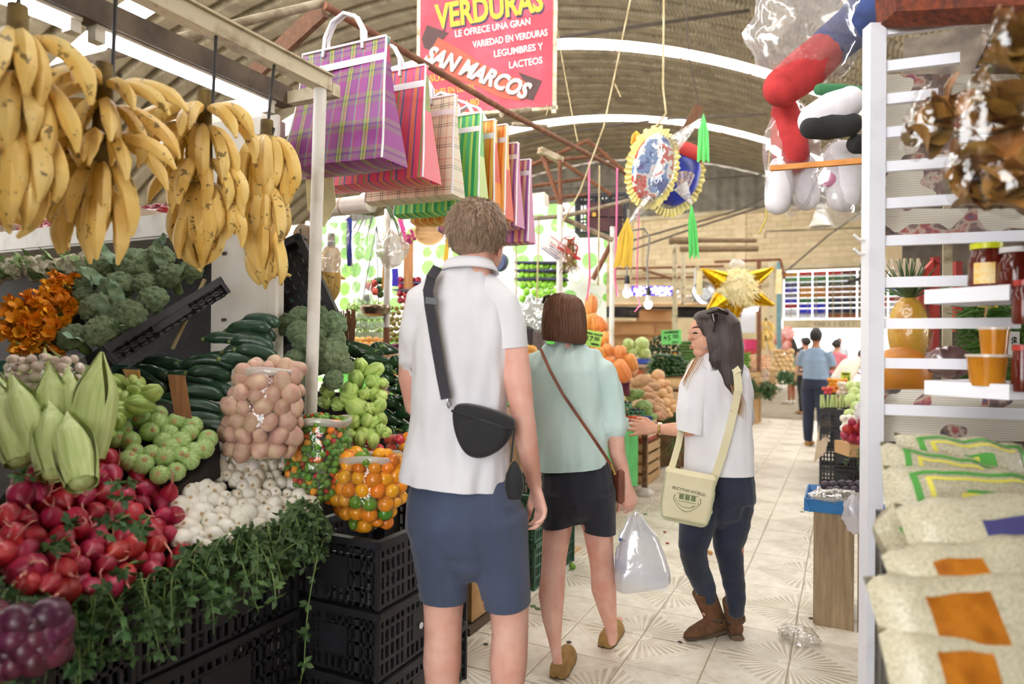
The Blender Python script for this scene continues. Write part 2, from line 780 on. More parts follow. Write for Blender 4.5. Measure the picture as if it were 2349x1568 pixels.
# ---- end wall: concrete blocks, ledges, corrugated gable, gate opening
VE = 27.3
m_block = mat('painted_block', 'ead6ae', 'd8c298', rough=.85, scale=1.2, bump=.3, bscale=25, jit=.10)
m_beam = mat('painted_concrete', 'd9cbab', 'b9a883', rough=.85, scale=1.5)
GL, GR = on_v(1797, 690, VE).x, on_v(2075, 690, VE).x

def build_back():
 m = MB()
 zt = 6.55
 g0, g1 = GL - .05, GR + .05
 m.box(((-24.5 + g0) / 2, VE + .15, zt / 2), (g0 + 24.5, .3, zt))
 m.box(((g1 + 8) / 2, VE + .15, zt / 2), (8 - g1, .3, zt))
 m.box(((g0 + g1) / 2, VE + .15, (4.25 + zt) / 2), (g1 - g0, .3, zt - 4.25))
 wall = struct(m.build('wall_back', mat('cream_wall', 'd8c6a0', 'c2ae86', rough=.9, scale=1.5), smooth=False), 'cream block end wall with a wide gate')
 b = MB()
 bw, bh = .46, .205
 b.box((0, 0, 0), (bw - .014, .05, bh - .014))
 bm = b.mesh('brick', m_block, False)
 z = 4.55
 row = 0
 while z < zt - .05:
  u = -9.2 + (bw / 2 if row % 2 else 0)
  while u < 3.2:
   inst('brick', bm, (u, VE - .015, z), None, 1, wall)
   u += bw
  z += bh
  row += 1
 m = MB()
 for z, h, d in ((4.36, .16, .18), (4.08, .10, .12), (3.72, .14, .10)):
  m.box(((-24.5 + g0) / 2 if z < 4.1 else -8.3, VE - d / 2, z), ((g0 + 24.5) if z < 4.1 else 32.4, d, h))
 wpart('ledge', m, m_beam, wall, False)
 m = MB()
 for u in (-7.6, -3.6, 1.6):
  m.box((u, VE - .06, 5.4), (.35, .1, 2.3))
 wpart('pilaster', m, m_block, wall, False)
 # gable of upright corrugated sheet
 gab = MB()
 us = np.arange(-24.4, 6, .17)

 def gx(i):
  return VE - (.0 if (i // 2) % 2 else .09)
 vs, fs = [], []
 for i, u in enumerate(us):
  top = max(vz(u) - .02, zt)
  vs += [(u, gx(i), zt - .03), (u, gx(i), top)]
 for i in range(len(us) - 1):
  fs.append((2 * i, 2 * i + 2, 2 * i + 3, 2 * i + 1))
 gab.add(vs, fs)
 g = gab.build('wall_gable', mat('weathered_sheet', '8a8273', '6d6558', rough=.7, scale=3), smooth=False)
 struct(g, 'corrugated metal gable above the block wall')
 m = MB()
 m.box((-9, VE - .08, zt - .02), (31, .2, .16))
 struct(m.build('trim_1', m_beam, smooth=False))
 # other sides, mostly hidden by stalls
 m = MB()
 m.box((-24.6, 12, 1.6), (.2, 34, 3.2))
 struct(m.build('wall_left', m_beam, smooth=False), 'far left wall of the hall')
 m = MB()
 m.box((5.9, 12, 2.6), (.2, 34, 5.2))
 struct(m.build('wall_right', m_beam, smooth=False), 'right wall of the hall behind the stalls')
 # street outside
 m = MB()
 m.box((-2, VE + 8, -.05), (40, 15, .08))
 struct(m.build('street_ground', mat('street', 'd8d2c8', 'c4beb2', rough=.9), smooth=False), 'sunlit street outside the gate')

build_back()

def build_gate():
 """coloured goods rolled up behind a square steel grille over the opening"""
 z0, z1 = on_v(1880, 738, VE).z + .12, 4.2
 m = MB()
 r = thing('rolling_shutter_box', 'beige rolled shutter box spanning the gate under the grille', 'shutter', ((GL + GR) / 2, VE - .1, z0 - .2))
 m = MB()
 m.box((0, 0, 0), (GR - GL, .3, .34))
 m.box((0, -.16, .12), (GR - GL, .03, .04))
 m.box((0, -.16, -.12), (GR - GL, .03, .04))
 sub('housing', m, m_beam, r, False)
 dk = mat('dark_print', '5b5142', rough=.8)
 for s, x in (('OO', -.62), ('1', -.3), ('I', -.12), ('O', .1), ('1 1', .4), ('I', .75)):
  text(s, .22, dk, r, thick=.004, xf=Matrix.Translation((x - .1, -.18, -.01)))
 g = thing('grille', 'square steel grille above the gate', 'grille', (GL, VE - .2, z0))
 gm = mat('grille_bar', 'a8987a', '8a7a5c', rough=.6)
 W, H = GR - GL, z1 - z0
 for i in range(15):
  b = MB()
  b.box((W * i / 14, 0, H / 2), (.035 if i % 2 == 0 else .02, .03, H))
  sub('upright', b, gm, g, False)
 for j in range(11):
  b = MB()
  b.box((W / 2, .02, H * j / 10), (W, .02, .022))
  sub('crossbar', b, gm, g, False)
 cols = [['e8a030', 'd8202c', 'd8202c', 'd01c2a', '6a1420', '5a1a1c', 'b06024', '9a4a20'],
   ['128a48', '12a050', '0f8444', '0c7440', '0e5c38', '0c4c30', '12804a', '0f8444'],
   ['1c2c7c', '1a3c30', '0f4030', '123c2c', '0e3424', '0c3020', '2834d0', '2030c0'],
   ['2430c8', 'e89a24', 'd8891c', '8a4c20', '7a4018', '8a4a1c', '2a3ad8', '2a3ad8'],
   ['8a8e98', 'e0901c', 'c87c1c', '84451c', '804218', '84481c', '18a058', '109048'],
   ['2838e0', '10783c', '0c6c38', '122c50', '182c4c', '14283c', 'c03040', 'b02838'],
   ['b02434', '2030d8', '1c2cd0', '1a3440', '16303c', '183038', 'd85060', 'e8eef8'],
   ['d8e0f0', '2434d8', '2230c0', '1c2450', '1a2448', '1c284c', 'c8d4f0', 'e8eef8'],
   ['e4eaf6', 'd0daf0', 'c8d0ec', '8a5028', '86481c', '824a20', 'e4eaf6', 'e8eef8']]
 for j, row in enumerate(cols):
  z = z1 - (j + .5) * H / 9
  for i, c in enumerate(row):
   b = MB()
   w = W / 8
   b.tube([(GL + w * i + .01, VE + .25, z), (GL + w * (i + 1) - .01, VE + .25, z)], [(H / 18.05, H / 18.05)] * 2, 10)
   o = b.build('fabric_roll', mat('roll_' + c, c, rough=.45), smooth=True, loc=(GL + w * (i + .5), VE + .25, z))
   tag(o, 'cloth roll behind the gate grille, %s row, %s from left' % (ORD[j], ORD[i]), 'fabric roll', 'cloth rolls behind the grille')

build_gate()

# ---- unseen awnings and boards added round the camera to shade the near goods
def added_shades():
 cv = mat('added_shade_brown', '5a4c40', '463a30', rough=.9)
 for nm, c, d, l in (('added_awning', (-3.45, -.03, 2.72), (4.3, 2.34, .03), 'brown canvas added above the left stall for shade'), ('added_awning', (2.35, 1.7, 2.75), (3.6, 6.0, .03), 'brown canvas added above the right rack for shade'), ('added_awning', (2.05, .55, 2.82), (4.2, 3.9, .03), 'second brown canvas added over the rice bags for shade'), ('awning_valance', (-1.3, -.15, 2.46), (.02, 2.1, .5), 'hanging flap added beside the left canvas to block light'), ('upright_board', (.2, .1, 1.35), (.04, 1.15, 2.7), 'side board added next to the camera to block light'),
      ('upright_board', (-3.15, -.55, 1.35), (4.3, .05, 2.7), 'board added behind the near left stall to block light'), ('upright_board', (2.1, -.45, 1.35), (3.4, .05, 2.7), 'board added behind the near right stall to block light')):
  m = MB()
  m.box(c, d)
  tag(m.build(nm, cv, None, False, c), l, 'awning' if 'awning' in nm else 'panel')

added_shades()
# ================================================================== people
def skin(name, c1, c2):
 return mat(name, c1, c2, rough=.5, scale=14, bump=.08, bscale=180, bdist=.001, Subsurface_Weight=.0)

sk_man = skin('fair_skin', 'e9b9a6', 'dca08c')
sk_tan = skin('tan_skin', 'dfab90', 'd0957a')
sk_far = skin('brown_skin', 'b57a5c', 'a0674a')

class Fig:
 """limbs laid out where the photo shows them, at one person's distance"""
 def __init__(s, D):
  s.D = D

 def p(s, x, y, d=0.0):
  return P(x, y, s.D + d)

 def limb(s, mb, rows, n=18, ref=None):
  """rows of (px, py, depth offset, half width px[, half depth px])"""
  pts = [s.p(r[0], r[1], r[2]) for r in rows]
  rad = [(px2m(r[3], s.D + r[2]), px2m(r[4] if len(r) > 4 else r[3], s.D + r[2])) for r in rows]
  mb.tube(pts, rad, n, ref=ref if ref is not None else CF)
  # rounded ends
  for q, rr in ((pts[0], rad[0]), (pts[-1], rad[-1])):
   mb.ball(q, min(rr), 10, 6)
  return mb

 def ball(s, mb, x, y, d, rx, ry, rd=None, nu=16, nv=12, disp=None):
  """ellipsoid with half sizes in px: across, up, in depth"""
  k = (s.D + d) / F
  rd = rx if rd is None else rd
  mb.ball(s.p(x, y, d), (rx * k, rd * k, ry * k), nu, nv, FACE, disp=disp)
  return mb

def hand(mb, w, d, side, nrm, curl=.5, s=1.0, spread=.06, bends=None):
 """palm, four fingers and a thumb; d to the fingertips, side to the thumb, nrm out of the palm"""
 d, side, nrm = V3(d).normalized(), V3(side), V3(nrm)
 side = (side - d * side.dot(d)).normalized()
 nrm = d.cross(side) if nrm.dot(d.cross(side)) > 0 else side.cross(d)
 pl = .092 * s
 mb.tube([w - d * .03 * s, w, w + d * .03 * s, w + d * pl * .7, w + d * pl], [(.021 * s, .017 * s), (.024 * s, .016 * s), (.036 * s, .016 * s), (.041 * s, .014 * s), (.038 * s, .010 * s)], 12, ref=nrm)
 lens = [.072, .080, .074, .058]
 for i in range(4):
  o = (1.5 - i) * .0215 * s
  b = w + d * (pl * (.93 if i in (1, 2) else .86)) + side * o
  a0 = (1.5 - i) * spread
  dd = (d + side * a0).normalized()
  c = bends[i] if bends else curl
  pts, q, ang = [b - dd * .03 * s, b], b, 0
  for k, fr in enumerate((.42, .32, .26)):
   ang += c * (.75 if k == 0 else 1.0)
   v = dd * math.cos(ang) + nrm * math.sin(ang)
   q = q + v * lens[i] * fr * s
   pts.append(q)
  mb.tube(pts, [.0095 * s, .0098 * s, .0092 * s, .0084 * s, .0062 * s], 8)
  mb.ball(pts[-1], .0064 * s, 8, 6)
 b = w + d * .02 * s + side * .024 * s
 v1 = (d * .75 + side * .62 + nrm * .25).normalized()
 v2 = (d * .95 + side * .15 + nrm * .35).normalized()
 q1 = b + v1 * .045 * s
 q2 = q1 + v2 * .034 * s
 q3 = q2 + v2 * .024 * s + nrm * .004
 mb.tube([b - v1 * .015, b, q1, q2, q3], [.014 * s, .0145 * s, .0115 * s, .0102 * s, .0075 * s], 8)
 mb.ball(q3, .0076 * s, 8, 6)

def folds(amp, fx, fz, seed=0.0, fine=.25):
 o = V3((seed, seed * 1.7, 0))

 def f(p):
  q = V3((p.x * fx, p.y * fx, p.z * fz)) + o
  return amp * (noise.noise(q) + fine * noise.noise(q * 2.7))
 return f

def strands(mb, n, root, path, r=.0011, k=0):
 """n fine locks; root(i) gives a start, path(start) the points"""
 for i in range(n):
  pts = path(root(i))
  m = len(pts)
  mb.tube(pts, [r * (1 - .75 * j / (m - 1)) for j in range(m)], 3, k, cap=False)

def hair_mat(name, c1, c2):
 t = NT(name)
 mp = t.n('ShaderNodeMapping')
 mp.inputs['Scale'].default_value = (120, 120, 7)
 t.l(t.obj(), mp.inputs[0])
 nz = t.noise(1.4, 4, mp.outputs[0], .65)
 col = t.ramp(nz, [(.25, lin(c2)), (.7, lin(c1))])
 t.bsdf(col, .42, nz, .7, .004)
 return t.mat

# ------------------------------------------------------------------ man in the white polo shirt
def build_man():
 g = Fig(2.2)
 base = on_z(1090, 1786)
 per = thing('person', 'man in white polo shirt, blue shorts and black shoulder pouch, seen from behind', 'person', (base.x, base.y, 0))
 b = MB()
 g.limb(b, [(1092, 600, -.01, 37, 37), (1085, 640, 0, 42, 40), (1070, 680, 0, 95, 52), (1060, 760, 0, 98, 66), (1052, 900, 0, 98, 70), (1045, 1080, 0, 102, 74), (1050, 1180, 0, 100, 70)])
 g.limb(b, [(1150, 700, 0, 34), (1172, 770, 0, 36), (1187, 870, -.02, 33), (1197, 935, -.03, 28), (1206, 1000, -.02, 27, 25), (1217, 1060, .01, 22, 20), (1227, 1112, .04, 17, 17)])
 w = g.p(1227, 1112, .04)
 e = (g.p(1241, 1165, .03) - w).normalized()
 hand(b, w, e, -CR * .35 + CF * .9, -CR * .9 - CF * .2, .62, 1.03)
 g.limb(b, [(962, 700, 0, 34), (950, 780, .03, 36), (946, 870, .08, 32), (955, 930, .12, 27), (985, 960, .24, 25), (1020, 950, .36, 18)])
 hand(b, g.p(1020, 950, .36), CF * .8 + CR * .5, UP, CR * .5 - UP * .2, .6)
 g.limb(b, [(1014, 1185, 0, 54), (1015, 1290, 0, 53), (1017, 1390, 0, 46), (1016, 1450, 0, 43), (1014, 1520, 0, 44), (1014, 1590, 0, 37), (1015, 1690, .0, 25), (1015, 1745, 0, 26)])
 g.limb(b, [(1128, 1190, 0, 56), (1155, 1290, 0, 56), (1168, 1390, 0, 46), (1170, 1450, 0, 42), (1166, 1520, 0, 44), (1164, 1590, 0, 36), (1166, 1690, .0, 25), (1166, 1745, 0, 26)])
 # head: skull, face turned a little to the right, jaw, ear
 g.ball(b, 1093, 532, .0, 59, 72, 66)
 g.ball(b, 1108, 575, .055, 46, 58, 46)
 g.ball(b, 1122, 580, .125, 9, 16, 16)
 remesh(b, 'body', sk_man, .0065, 4, per, per.location)
 e = MB()
 g.ball(e, 1146, 573, .005, 6, 19, 11)
 g.ball(e, 1147, 566, -.004, 7, 10, 9)
 remesh(e, 'ear', sk_man, .003, 2, per, per.location)
 # hair
 h = MB()

 def bump(p):
  return 1 + .035 * noise.noise(p * 5) + .02 * noise.noise(p * 11)
 g.ball(h, 1092, 524, -.004, 65, 69, 70, 40, 30, disp=bump)
 g.ball(h, 1088, 560, -.012, 52, 34, 52, 30, 20, disp=bump)
 c = g.p(1092, 524, -.004)
 k = g.D / F

 def root(i):
  while True:
   v = V3((rnd.gauss(0, 1), rnd.gauss(0, 1), rnd.gauss(0, 1))).normalized()
   if v.z > -.75 and v.y < .75:
    return v

 def path(v):
  ax = FACE @ V3((v.x * 65 * k, v.y * 70 * k, v.z * 69 * k))
  p0 = c + ax * .97
  out = ax.normalized()
  dn = V3((0, 0, -1)) - out * out.dot(V3((0, 0, -1)))
  sw = out.cross(UP) * rnd.uniform(-.5, .9)
  fl = (dn + sw + V3((rnd.gauss(0, .2), rnd.gauss(0, .2), 0)))
  L = rnd.uniform(.018, .036)
  return [p0, p0 + out * .006 + fl * L * .4, p0 + out * .008 + fl * L]
 strands(h, 2600, root, path, .0017)
 wpart('hair', h, hair_mat('brown_short_hair', 'b89c82', '6d5948'), per)
 # polo shirt
 s = MB()
 g.limb(s, [(1080, 628, 0, 52, 48), (1072, 650, 0, 88, 58), (1064, 685, 0, 112, 72), (1058, 760, 0, 116, 82), (1052, 850, 0, 109, 84), (1050, 950, 0, 111, 84), (1045, 1040, 0, 119, 88), (1038, 1090, 0, 123, 100), (1034, 1150, 0, 126, 108)])
 wh = cloth('white_pique', 'e9e8ec', 'dfdde2')
 s2 = MB()
 g.limb(s2, [(1110, 662, 0, 40, 50), (1148, 700, 0, 46, 50), (1164, 750, 0, 43, 46), (1170, 795, -.005, 39, 42), (1173, 835, -.01, 38, 41)])
 g.limb(s, [(1020, 662, 0, 40, 50), (972, 700, 0, 46, 50), (952, 760, .02, 40, 46), (945, 830, .05, 38, 42)])
 remesh(s2, 'sleeve', wh, .008, 4, per, per.location, folds(.006, 9, 5, 5, .4), [(g.p(1168, 798), g.p(1173, 835) - g.p(1166, 760), .3)])
 remesh(s, 'polo_shirt', wh, .008, 5, per, per.location, folds(.014, 10, 3.4, 3, .6),
     [(g.p(1034, 1108), -UP - CR * .096, .3)])
 c = MB()                                             # collar band turned down at the nape
 rows = []
 q = g.p(1078, 615, .0)

 def col(a, v):
  w = a * 2 * PI
  r = 1.0 + .25 * v
  return q + CR * (math.cos(w) * .078 * r - .002) + CF * (math.sin(w) * .074 * r) + UP * (.018 - .034 * v + .014 * math.sin(w) * -1)
 c.sheet(col, 28, 3, closed=True)
 o = wpart('collar', c, wh, per)
 o.modifiers.new('s', 'SOLIDIFY').thickness = .004
 # shorts
 s = MB()
 g.limb(s, [(1048, 1092, 0, 106, 74), (1054, 1125, 0, 118, 84), (1064, 1190, 0, 134, 92), (1074, 1250, .0, 120, 80)])
 g.limb(s, [(1014, 1190, 0, 78, 80), (1012, 1270, 0, 66, 70), (1015, 1330, 0, 58, 62), (1018, 1393, 0, 53, 58)])
 g.limb(s, [(1122, 1190, 0, 88, 84), (1140, 1270, 0, 73, 72), (1156, 1330, 0, 61, 64), (1168, 1406, 0, 50, 58)])
 remesh(s, 'shorts', cloth('blue_chino', '4b5570', '40495f'), .008, 4, per, per.location, folds(.008, 9, 5, 8, .4),
     [(g.p(1018, 1371), (0, 0, -1), .13), (g.p(1166, 1386), V3((0, 0, -1)) + CR * .12, .13)])
 # shoes, below the frame
 for x in (1015, 1166):
  m = MB()
  a = g.p(x, 1770, -.03)
  a.z = .045
  m.tube([a, a + CF * .08, a + CF * .2, a + CF * .26], [(.035, .045), (.042, .05), (.048, .036), (.03, .02)], 12, ref=UP)
  m.box(a + CF * .11 - V3((0, 0, .036)), (.09, .3, .018), FACE)
  wpart('shoe', m, mat('dark_leather', '3a332e', rough=.6), per)
 # ---- shoulder pouch
 bl = cloth('black_nylon', '1c1b1f', '141317', .75)
 D = 2.08
 o = P(1104, 990, D)
 bag = thing('shoulder_pouch', 'black half-moon camera pouch at the hip of the man in the white shirt', 'bag', o, rot=FACE @ Matrix.Rotation(math.radians(9), 3, 'Y'))
 k = D / F
 out = [(-74, 44), (-60, 58), (-20, 60), (40, 52), (70, 44), (76, 30), (70, 0), (52, -32), (20, -56), (-10, -62), (-34, -50), (-54, -22), (-68, 12)]

 def pouch(sc, th, z0=0):
  m = MB()
  n = len(out)
  rings = []
  for sc2, y in ((.86, -th), (1, -th * .72), (1.02, 0), (1, th * .7), (.9, th)):
   rings.append([(x * k * sc * sc2, y, z * k * sc * sc2 + z0) for x, z in out])
  vs = [q for r in rings for q in r]
  fs = [(i * n + j, i * n + (j + 1) % n, (i + 1) * n + (j + 1) % n, (i + 1) * n + j) for i in range(4) for j in range(n)]
  fs += [tuple(range(n))[::-1], tuple(4 * n + j for j in range(n))]
  m.add(vs, fs)
  return m
 a = sub('body', pouch(1, .035), bl, bag)
 a.modifiers.new('s', 'SUBSURF').levels = 2
 a.modifiers['s'].render_levels = 2
 a = sub('front_pocket', pouch(.72, .012).xform(Matrix.Translation((.004, -.034, -.014))), bl, bag)
 a.modifiers.new('s', 'SUBSURF').render_levels = 2
 fl = MB()
 fl.tube([(-.098, -.030, .052), (-.05, -.040, .046), (0, -.042, .036), (.06, -.040, .026), (.1, -.03, .030)], [(.004, .004)] * 5, 8)
 sub('flap_seam', fl, bl, bag)
 st = MB()

 def strap(pts, w):
  pts = [P(*q) for q in pts]
  for i in range(len(pts) - 1):
   st.bar(pts[i], pts[i + 1] + (pts[i + 1] - pts[i]).normalized() * .006, w, .003, CF)
 strap([(1004, 612, 2.10), (990, 634, 2.065), (982, 665, 2.05), (985, 700, 2.04), (998, 780, 2.03), (1012, 860, 2.03), (1022, 910, 2.03)], .030)
 so = MB()
 so.v, so.f, so.k = st.v, st.f, st.k
 im = (Matrix.Translation(o) @ (FACE @ Matrix.Rotation(math.radians(9), 3, 'Y')).to_4x4()).inverted()
 sub('strap', so.xform(im), cloth('black_webbing', '3a3840', '2c2a30', .8), bag)
 sl = MB()
 p0 = P(990, 690, 2.04)
 sl.box(p0, (.036, .008, .02), FACE @ Matrix.Rotation(math.radians(6), 3, 'Y'))
 sub('slider', sl.xform(im), mat('black_plastic', '222226', rough=.4), bag)
 rg = MB()
 q = [P(1022, 912, 2.05), P(1034, 910, 2.05), P(1032, 918, 2.05), P(1028, 940, 2.06)]
 rg.tube([q[0], q[1]], .004, 8)
 rg.tube([P(1027, 914, 2.05), P(1025, 925, 2.05), P(1029, 936, 2.05), P(1034, 928, 2.05), P(1030, 914, 2.05)], .0026, 8)
 sub('clip', rg.xform(im), mat('steel', 'b8b8bc', rough=.25, Metallic=1.0), bag)
 tl = MB()
 tl.tube([P(1172, 966, 2.09), P(1180, 985, 2.09), P(1176, 1020, 2.08), P(1172, 1060, 2.07)], [(.006, .002)] * 4, 8)
 sub('tail_strap', tl.xform(im), bl, bag)
 # soft black case swinging from the strap end
 m = MB()
 m.lathe([(.001, -.062), (.02, -.055), (.03, -.02), (.026, .02), (.012, .05), (.003, .06)], 14)
 c2 = m.build('hanging_case', bl)
 c2.matrix_world = Matrix.Translation(P(1180, 1102, 2.07)) @ FACE.to_4x4() @ Matrix.Diagonal((1, .55, 1, 1))
 tag(c2, 'small black drop-shaped case hanging below the black pouch', 'case')

build_man()

# ------------------------------------------------------------------ woman in the mint blouse
def build_mint():
 g = Fig(3.0)
 base = on_z(1330, 1520)
 per = thing('person', 'woman with a brown bob in a mint blouse and black shorts, seen from behind', 'person', (base.x, base.y, 0))
 b = MB()
 g.limb(b, [(1297, 775, 0, 22, 22), (1297, 798, 0, 25, 24), (1300, 830, 0, 70, 34), (1303, 920, 0, 72, 46), (1310, 1010, 0, 66, 46), (1322, 1100, 0, 74, 52)])
 g.limb(b, [(1372, 838, 0, 22), (1396, 900, 0, 22), (1404, 960, 0, 20), (1412, 1000, -.01, 20), (1416, 1040, .0, 19), (1428, 1080, .01, 16), (1438, 1112, .015, 12)])
 w = g.p(1438, 1112, .015)
 hand(b, w, g.p(1452, 1170, .03) - w, -CR * .8 - CF * .5, -CR * .4 + CF * .9, .35, .98, bends=[.75, .5, .45, .45])
 g.limb(b, [(1226, 838, 0, 22), (1208, 900, .02, 21), (1203, 970, .04, 18), (1215, 1030, .16, 15), (1230, 1050, .24, 12)])
 hand(b, g.p(1230, 1050, .24), CF * .8 + CR * .4, UP, CR, .5, .9)
 g.limb(b, [(1284, 1120, 0, 42), (1279, 1205, 0, 34), (1272, 1270, -.02, 29), (1270, 1300, -.03, 28), (1265, 1365, -.06, 30), (1267, 1420, -.08, 23), (1273, 1470, -.1, 15), (1277, 1505, -.11, 12), (1281, 1528, -.12, 11)])
 g.limb(b, [(1366, 1120, 0, 44), (1371, 1210, .02, 35), (1379, 1275, .05, 29), (1382, 1300, .07, 28), (1385, 1350, .09, 29), (1394, 1400, .11, 21), (1402, 1440, .13, 14), (1405, 1460, .14, 12), (1404, 1470, .15, 11)])
 for h, t in ((on_z(1281, 1552) + UP * .034, on_z(1302, 1508) + UP * .03), (on_z(1392, 1482) + UP * .034, on_z(1422, 1434) + UP * .03)):
  b.tube([h, h.lerp(t, .4), h.lerp(t, 1.0)], [.018, .02, .018], 10)
 g.ball(b, 1296, 728, .01, 41, 52, 47)
 g.ball(b, 1298, 752, .05, 33, 36, 32)
 remesh(b, 'body', sk_man, .0065, 4, per, per.location)
 # bob: smooth helmet of hair, cut level at the nape
 h = MB()
 k = g.D / F
 c = g.p(1294, 728, -.005)

 def bob(a, v):
  w = a * 2 * PI
  prof = [(0, 56), (22, 53), (38, 42), (46, 25), (49, 5), (51, -20), (51, -42), (48, -55), (38, -58)]
  x = v * 8
  i = min(int(x), 7)
  f = x - i
  r = prof[i][0] * (1 - f) + prof[i + 1][0] * f
  z = prof[i][1] * (1 - f) + prof[i + 1][1] * f
  fr = max(0, math.sin(w))
  r *= 1 + .015 * noise.noise(V3((math.cos(w) * 6, math.sin(w) * 6, z * .01)))
  z += -2 * math.cos(w) + (z < -30) * (fr * 18 + math.cos(w) * -2)
  return c + CR * (r * math.cos(w) * k) + CF * (r * math.sin(w) * 1.02 * k) + UP * (z * k)
 h.sheet(bob, 64, 24, closed=True)

 def root(i):
  return (rnd.uniform(0, 1), rnd.uniform(.12, .8))

 def path(q):
  a, v = q
  out = []
  for j in range(5):
   p = bob(a + .004 * math.sin(j + v * 9), min(v + j * .055, .97))
   d = p - c
   d.z = 0
   out.append(p + d.normalized() * .0022)
  return out
 strands(h, 1500, root, path, .0013)
 o = wpart('hair', h, hair_mat('chestnut_bob', '8a5f45', '4b2f22'), per)
 gl = MB()
 gl.tube([P(1246, 694, 2.95), P(1250, 681, 2.93), P(1262, 677, 2.92)], [.006, .008, .005], 8)
 wpart('sunglasses', gl, mat('tortoise_frame', '4a3324', '2a1c14', rough=.3), per)
 # blouse
 s = MB()
 g.limb(s, [(1296, 796, 0, 34, 30), (1298, 812, 0, 66, 44), (1300, 850, 0, 86, 58), (1303, 920, 0, 91, 64), (1308, 1000, 0, 87, 66), (1314, 1045, 0, 82, 66), (1317, 1100, 0, 78, 62)])
 g.limb(s, [(1340, 820, 0, 30, 34), (1376, 850, 0, 32, 36), (1396, 890, 0, 30, 34), (1405, 940, 0, 30, 32), (1410, 982, -.005, 29, 30)])
 g.limb(s, [(1258, 820, 0, 30, 34), (1226, 850, 0, 32, 36), (1210, 900, .01, 30, 34), (1205, 965, .03, 27, 30)])

 def fold(p):
  q = V3((p.x * 13, p.y * 13, p.z * 3.2))
  top = max(0, (p.z - 1.22) * 4)
  return .013 * noise.noise(q) + .006 * noise.noise(q * 2.3) + top * .012 * math.sin(p.x * 95)
 mint = cloth('mint_cotton', 'd2e8e4', 'c2dcd8')
 remesh(s, 'blouse', mint, .0075, 5, per, per.location, fold, [(g.p(1316, 1071), V3((0, 0, -1)) + CR * .1, .3)])
 c = MB()
 c.tube([g.p(1380, 972, -.05), g.p(1396, 984, -.055), g.p(1420, 982, -.045), g.p(1440, 968, .0), g.p(1430, 966, .05), g.p(1400, 966, .06), g.p(1384, 966, .03)], [(.006, .022)] * 7, 8, ref=UP, closed=True)
 wpart('sleeve_cuff', c, mint, per)
 s = MB()
 g.limb(s, [(1319, 1058, 0, 75, 58), (1324, 1100, 0, 82, 64), (1326, 1140, 0, 84, 66)])
 g.limb(s, [(1290, 1130, 0, 52, 60), (1284, 1165, 0, 44, 52), (1278, 1214, 0, 38, 48)])
 g.limb(s, [(1362, 1130, 0, 54, 62), (1369, 1170, 0, 45, 54), (1372, 1228, .01, 40, 50)])
 remesh(s, 'shorts', cloth('black_twill', '23242f', '1b1c25'), .0075, 4, per, per.location, folds(.005, 10, 6, 5),
     [(g.p(1278, 1202), V3((0, 0, -1)) + CR * .18, .12), (g.p(1372, 1217), V3((0, 0, -1)) - CR * .1, .12)])
 # flat shoes
 tan = mat('tan_suede', 'a9854f', '8e6d3d', rough=.9, scale=30)
 for h, t in ((on_z(1281, 1552, .0), on_z(1306, 1500, .0)), (on_z(1390, 1482, .0), on_z(1428, 1424, .0))):
  m = MB()
  d = (t - h).normalized()
  sd = d.cross(UP)
  prof = [(-.034, .008, .045), (-.026, .032, .064), (.02, .043, .068), (.08, .044, .062), (.14, .046, .058), (.19, .042, .052), (.225, .028, .036), (.24, .01, .018)]

  def shoe(a, v):
   x = v * 7
   i = min(int(x), 6)
   f = x - i
   l, w, z = [prof[i][q] * (1 - f) + prof[i + 1][q] * f for q in range(3)]
   ang = -.08 * PI + a * 1.16 * PI
   return h + d * l + sd * (w * math.cos(ang)) + UP * max(.008, z * max(0, math.sin(ang)) * (.8 if .08 < v < .42 and .3 < a < .7 else 1) + .008)
  m.sheet(shoe, 18, 14)
  m.ball(h - d * .006 + UP * .032, (.031, .031, .034), 14, 10)
  s = wpart('shoe', m, tan, per)
  m = MB()
  for i in range(7):
   a0, b0 = prof[i], prof[i + 1]
   m.add([h + d * a0[0] + sd * a0[1] + UP * .002, h + d * b0[0] + sd * b0[1] + UP * .002, h + d * b0[0] - sd * b0[1] + UP * .002, h + d * a0[0] - sd * a0[1] + UP * .002,
       h + d * a0[0] + sd * a0[1] + UP * .010, h + d * b0[0] + sd * b0[1] + UP * .010, h + d * b0[0] - sd * b0[1] + UP * .010, h + d * a0[0] - sd * a0[1] + UP * .010],
      [(0, 1, 2, 3), (4, 5, 6, 7), (0, 1, 5, 4), (3, 2, 6, 7)])
  wpart('sole', m, mat('dark_sole', '5a4630', rough=.8), per)
 # slim brown bag on a crossing strap
 lea = mat('brown_leather', '8a4f38', '6f3c2a', rough=.45, scale=12)
 bag = thing('crossbody_bag', 'slim brown leather bag at the hip of the woman in mint', 'bag', P(1416, 1110, 3.0))
 m = MB()
 m.box(P(1411, 1110, 3.03), (.03, .14, .15), Matrix.Rotation(YAW + .35, 3, 'Z'))
 o = wpart('pouch', m, lea, bag, False)
 o.modifiers.new('b', 'BEVEL').width = .012
 m = MB()
 q = [P(1240, 800, 2.885), P(1262, 850, 2.84), P(1292, 905, 2.82), P(1330, 960, 2.82), P(1368, 1015, 2.83), P(1398, 1060, 2.86), P(1412, 1085, 2.95)]
 for i in range(len(q) - 1):
  m.bar(q[i], q[i + 1] + (q[i + 1] - q[i]).normalized() * .006, .013, .004, CF)
 wpart('strap', m, lea, bag)
 m = MB()
 for i in range(5):
  m.ball(P(1402 + i * 2, 1066 + i * 5, 2.86), .006, 8, 6)
 wpart('chain', m, mat('brass', 'c8a860', rough=.3, Metallic=1.0), bag)
 # white carrier bag in her hand
 D = 3.0
 cb = thing('carrier_bag', 'white plastic carrier bag held by the woman in mint', 'bag', P(1472, 1345, D))
 k = D / F

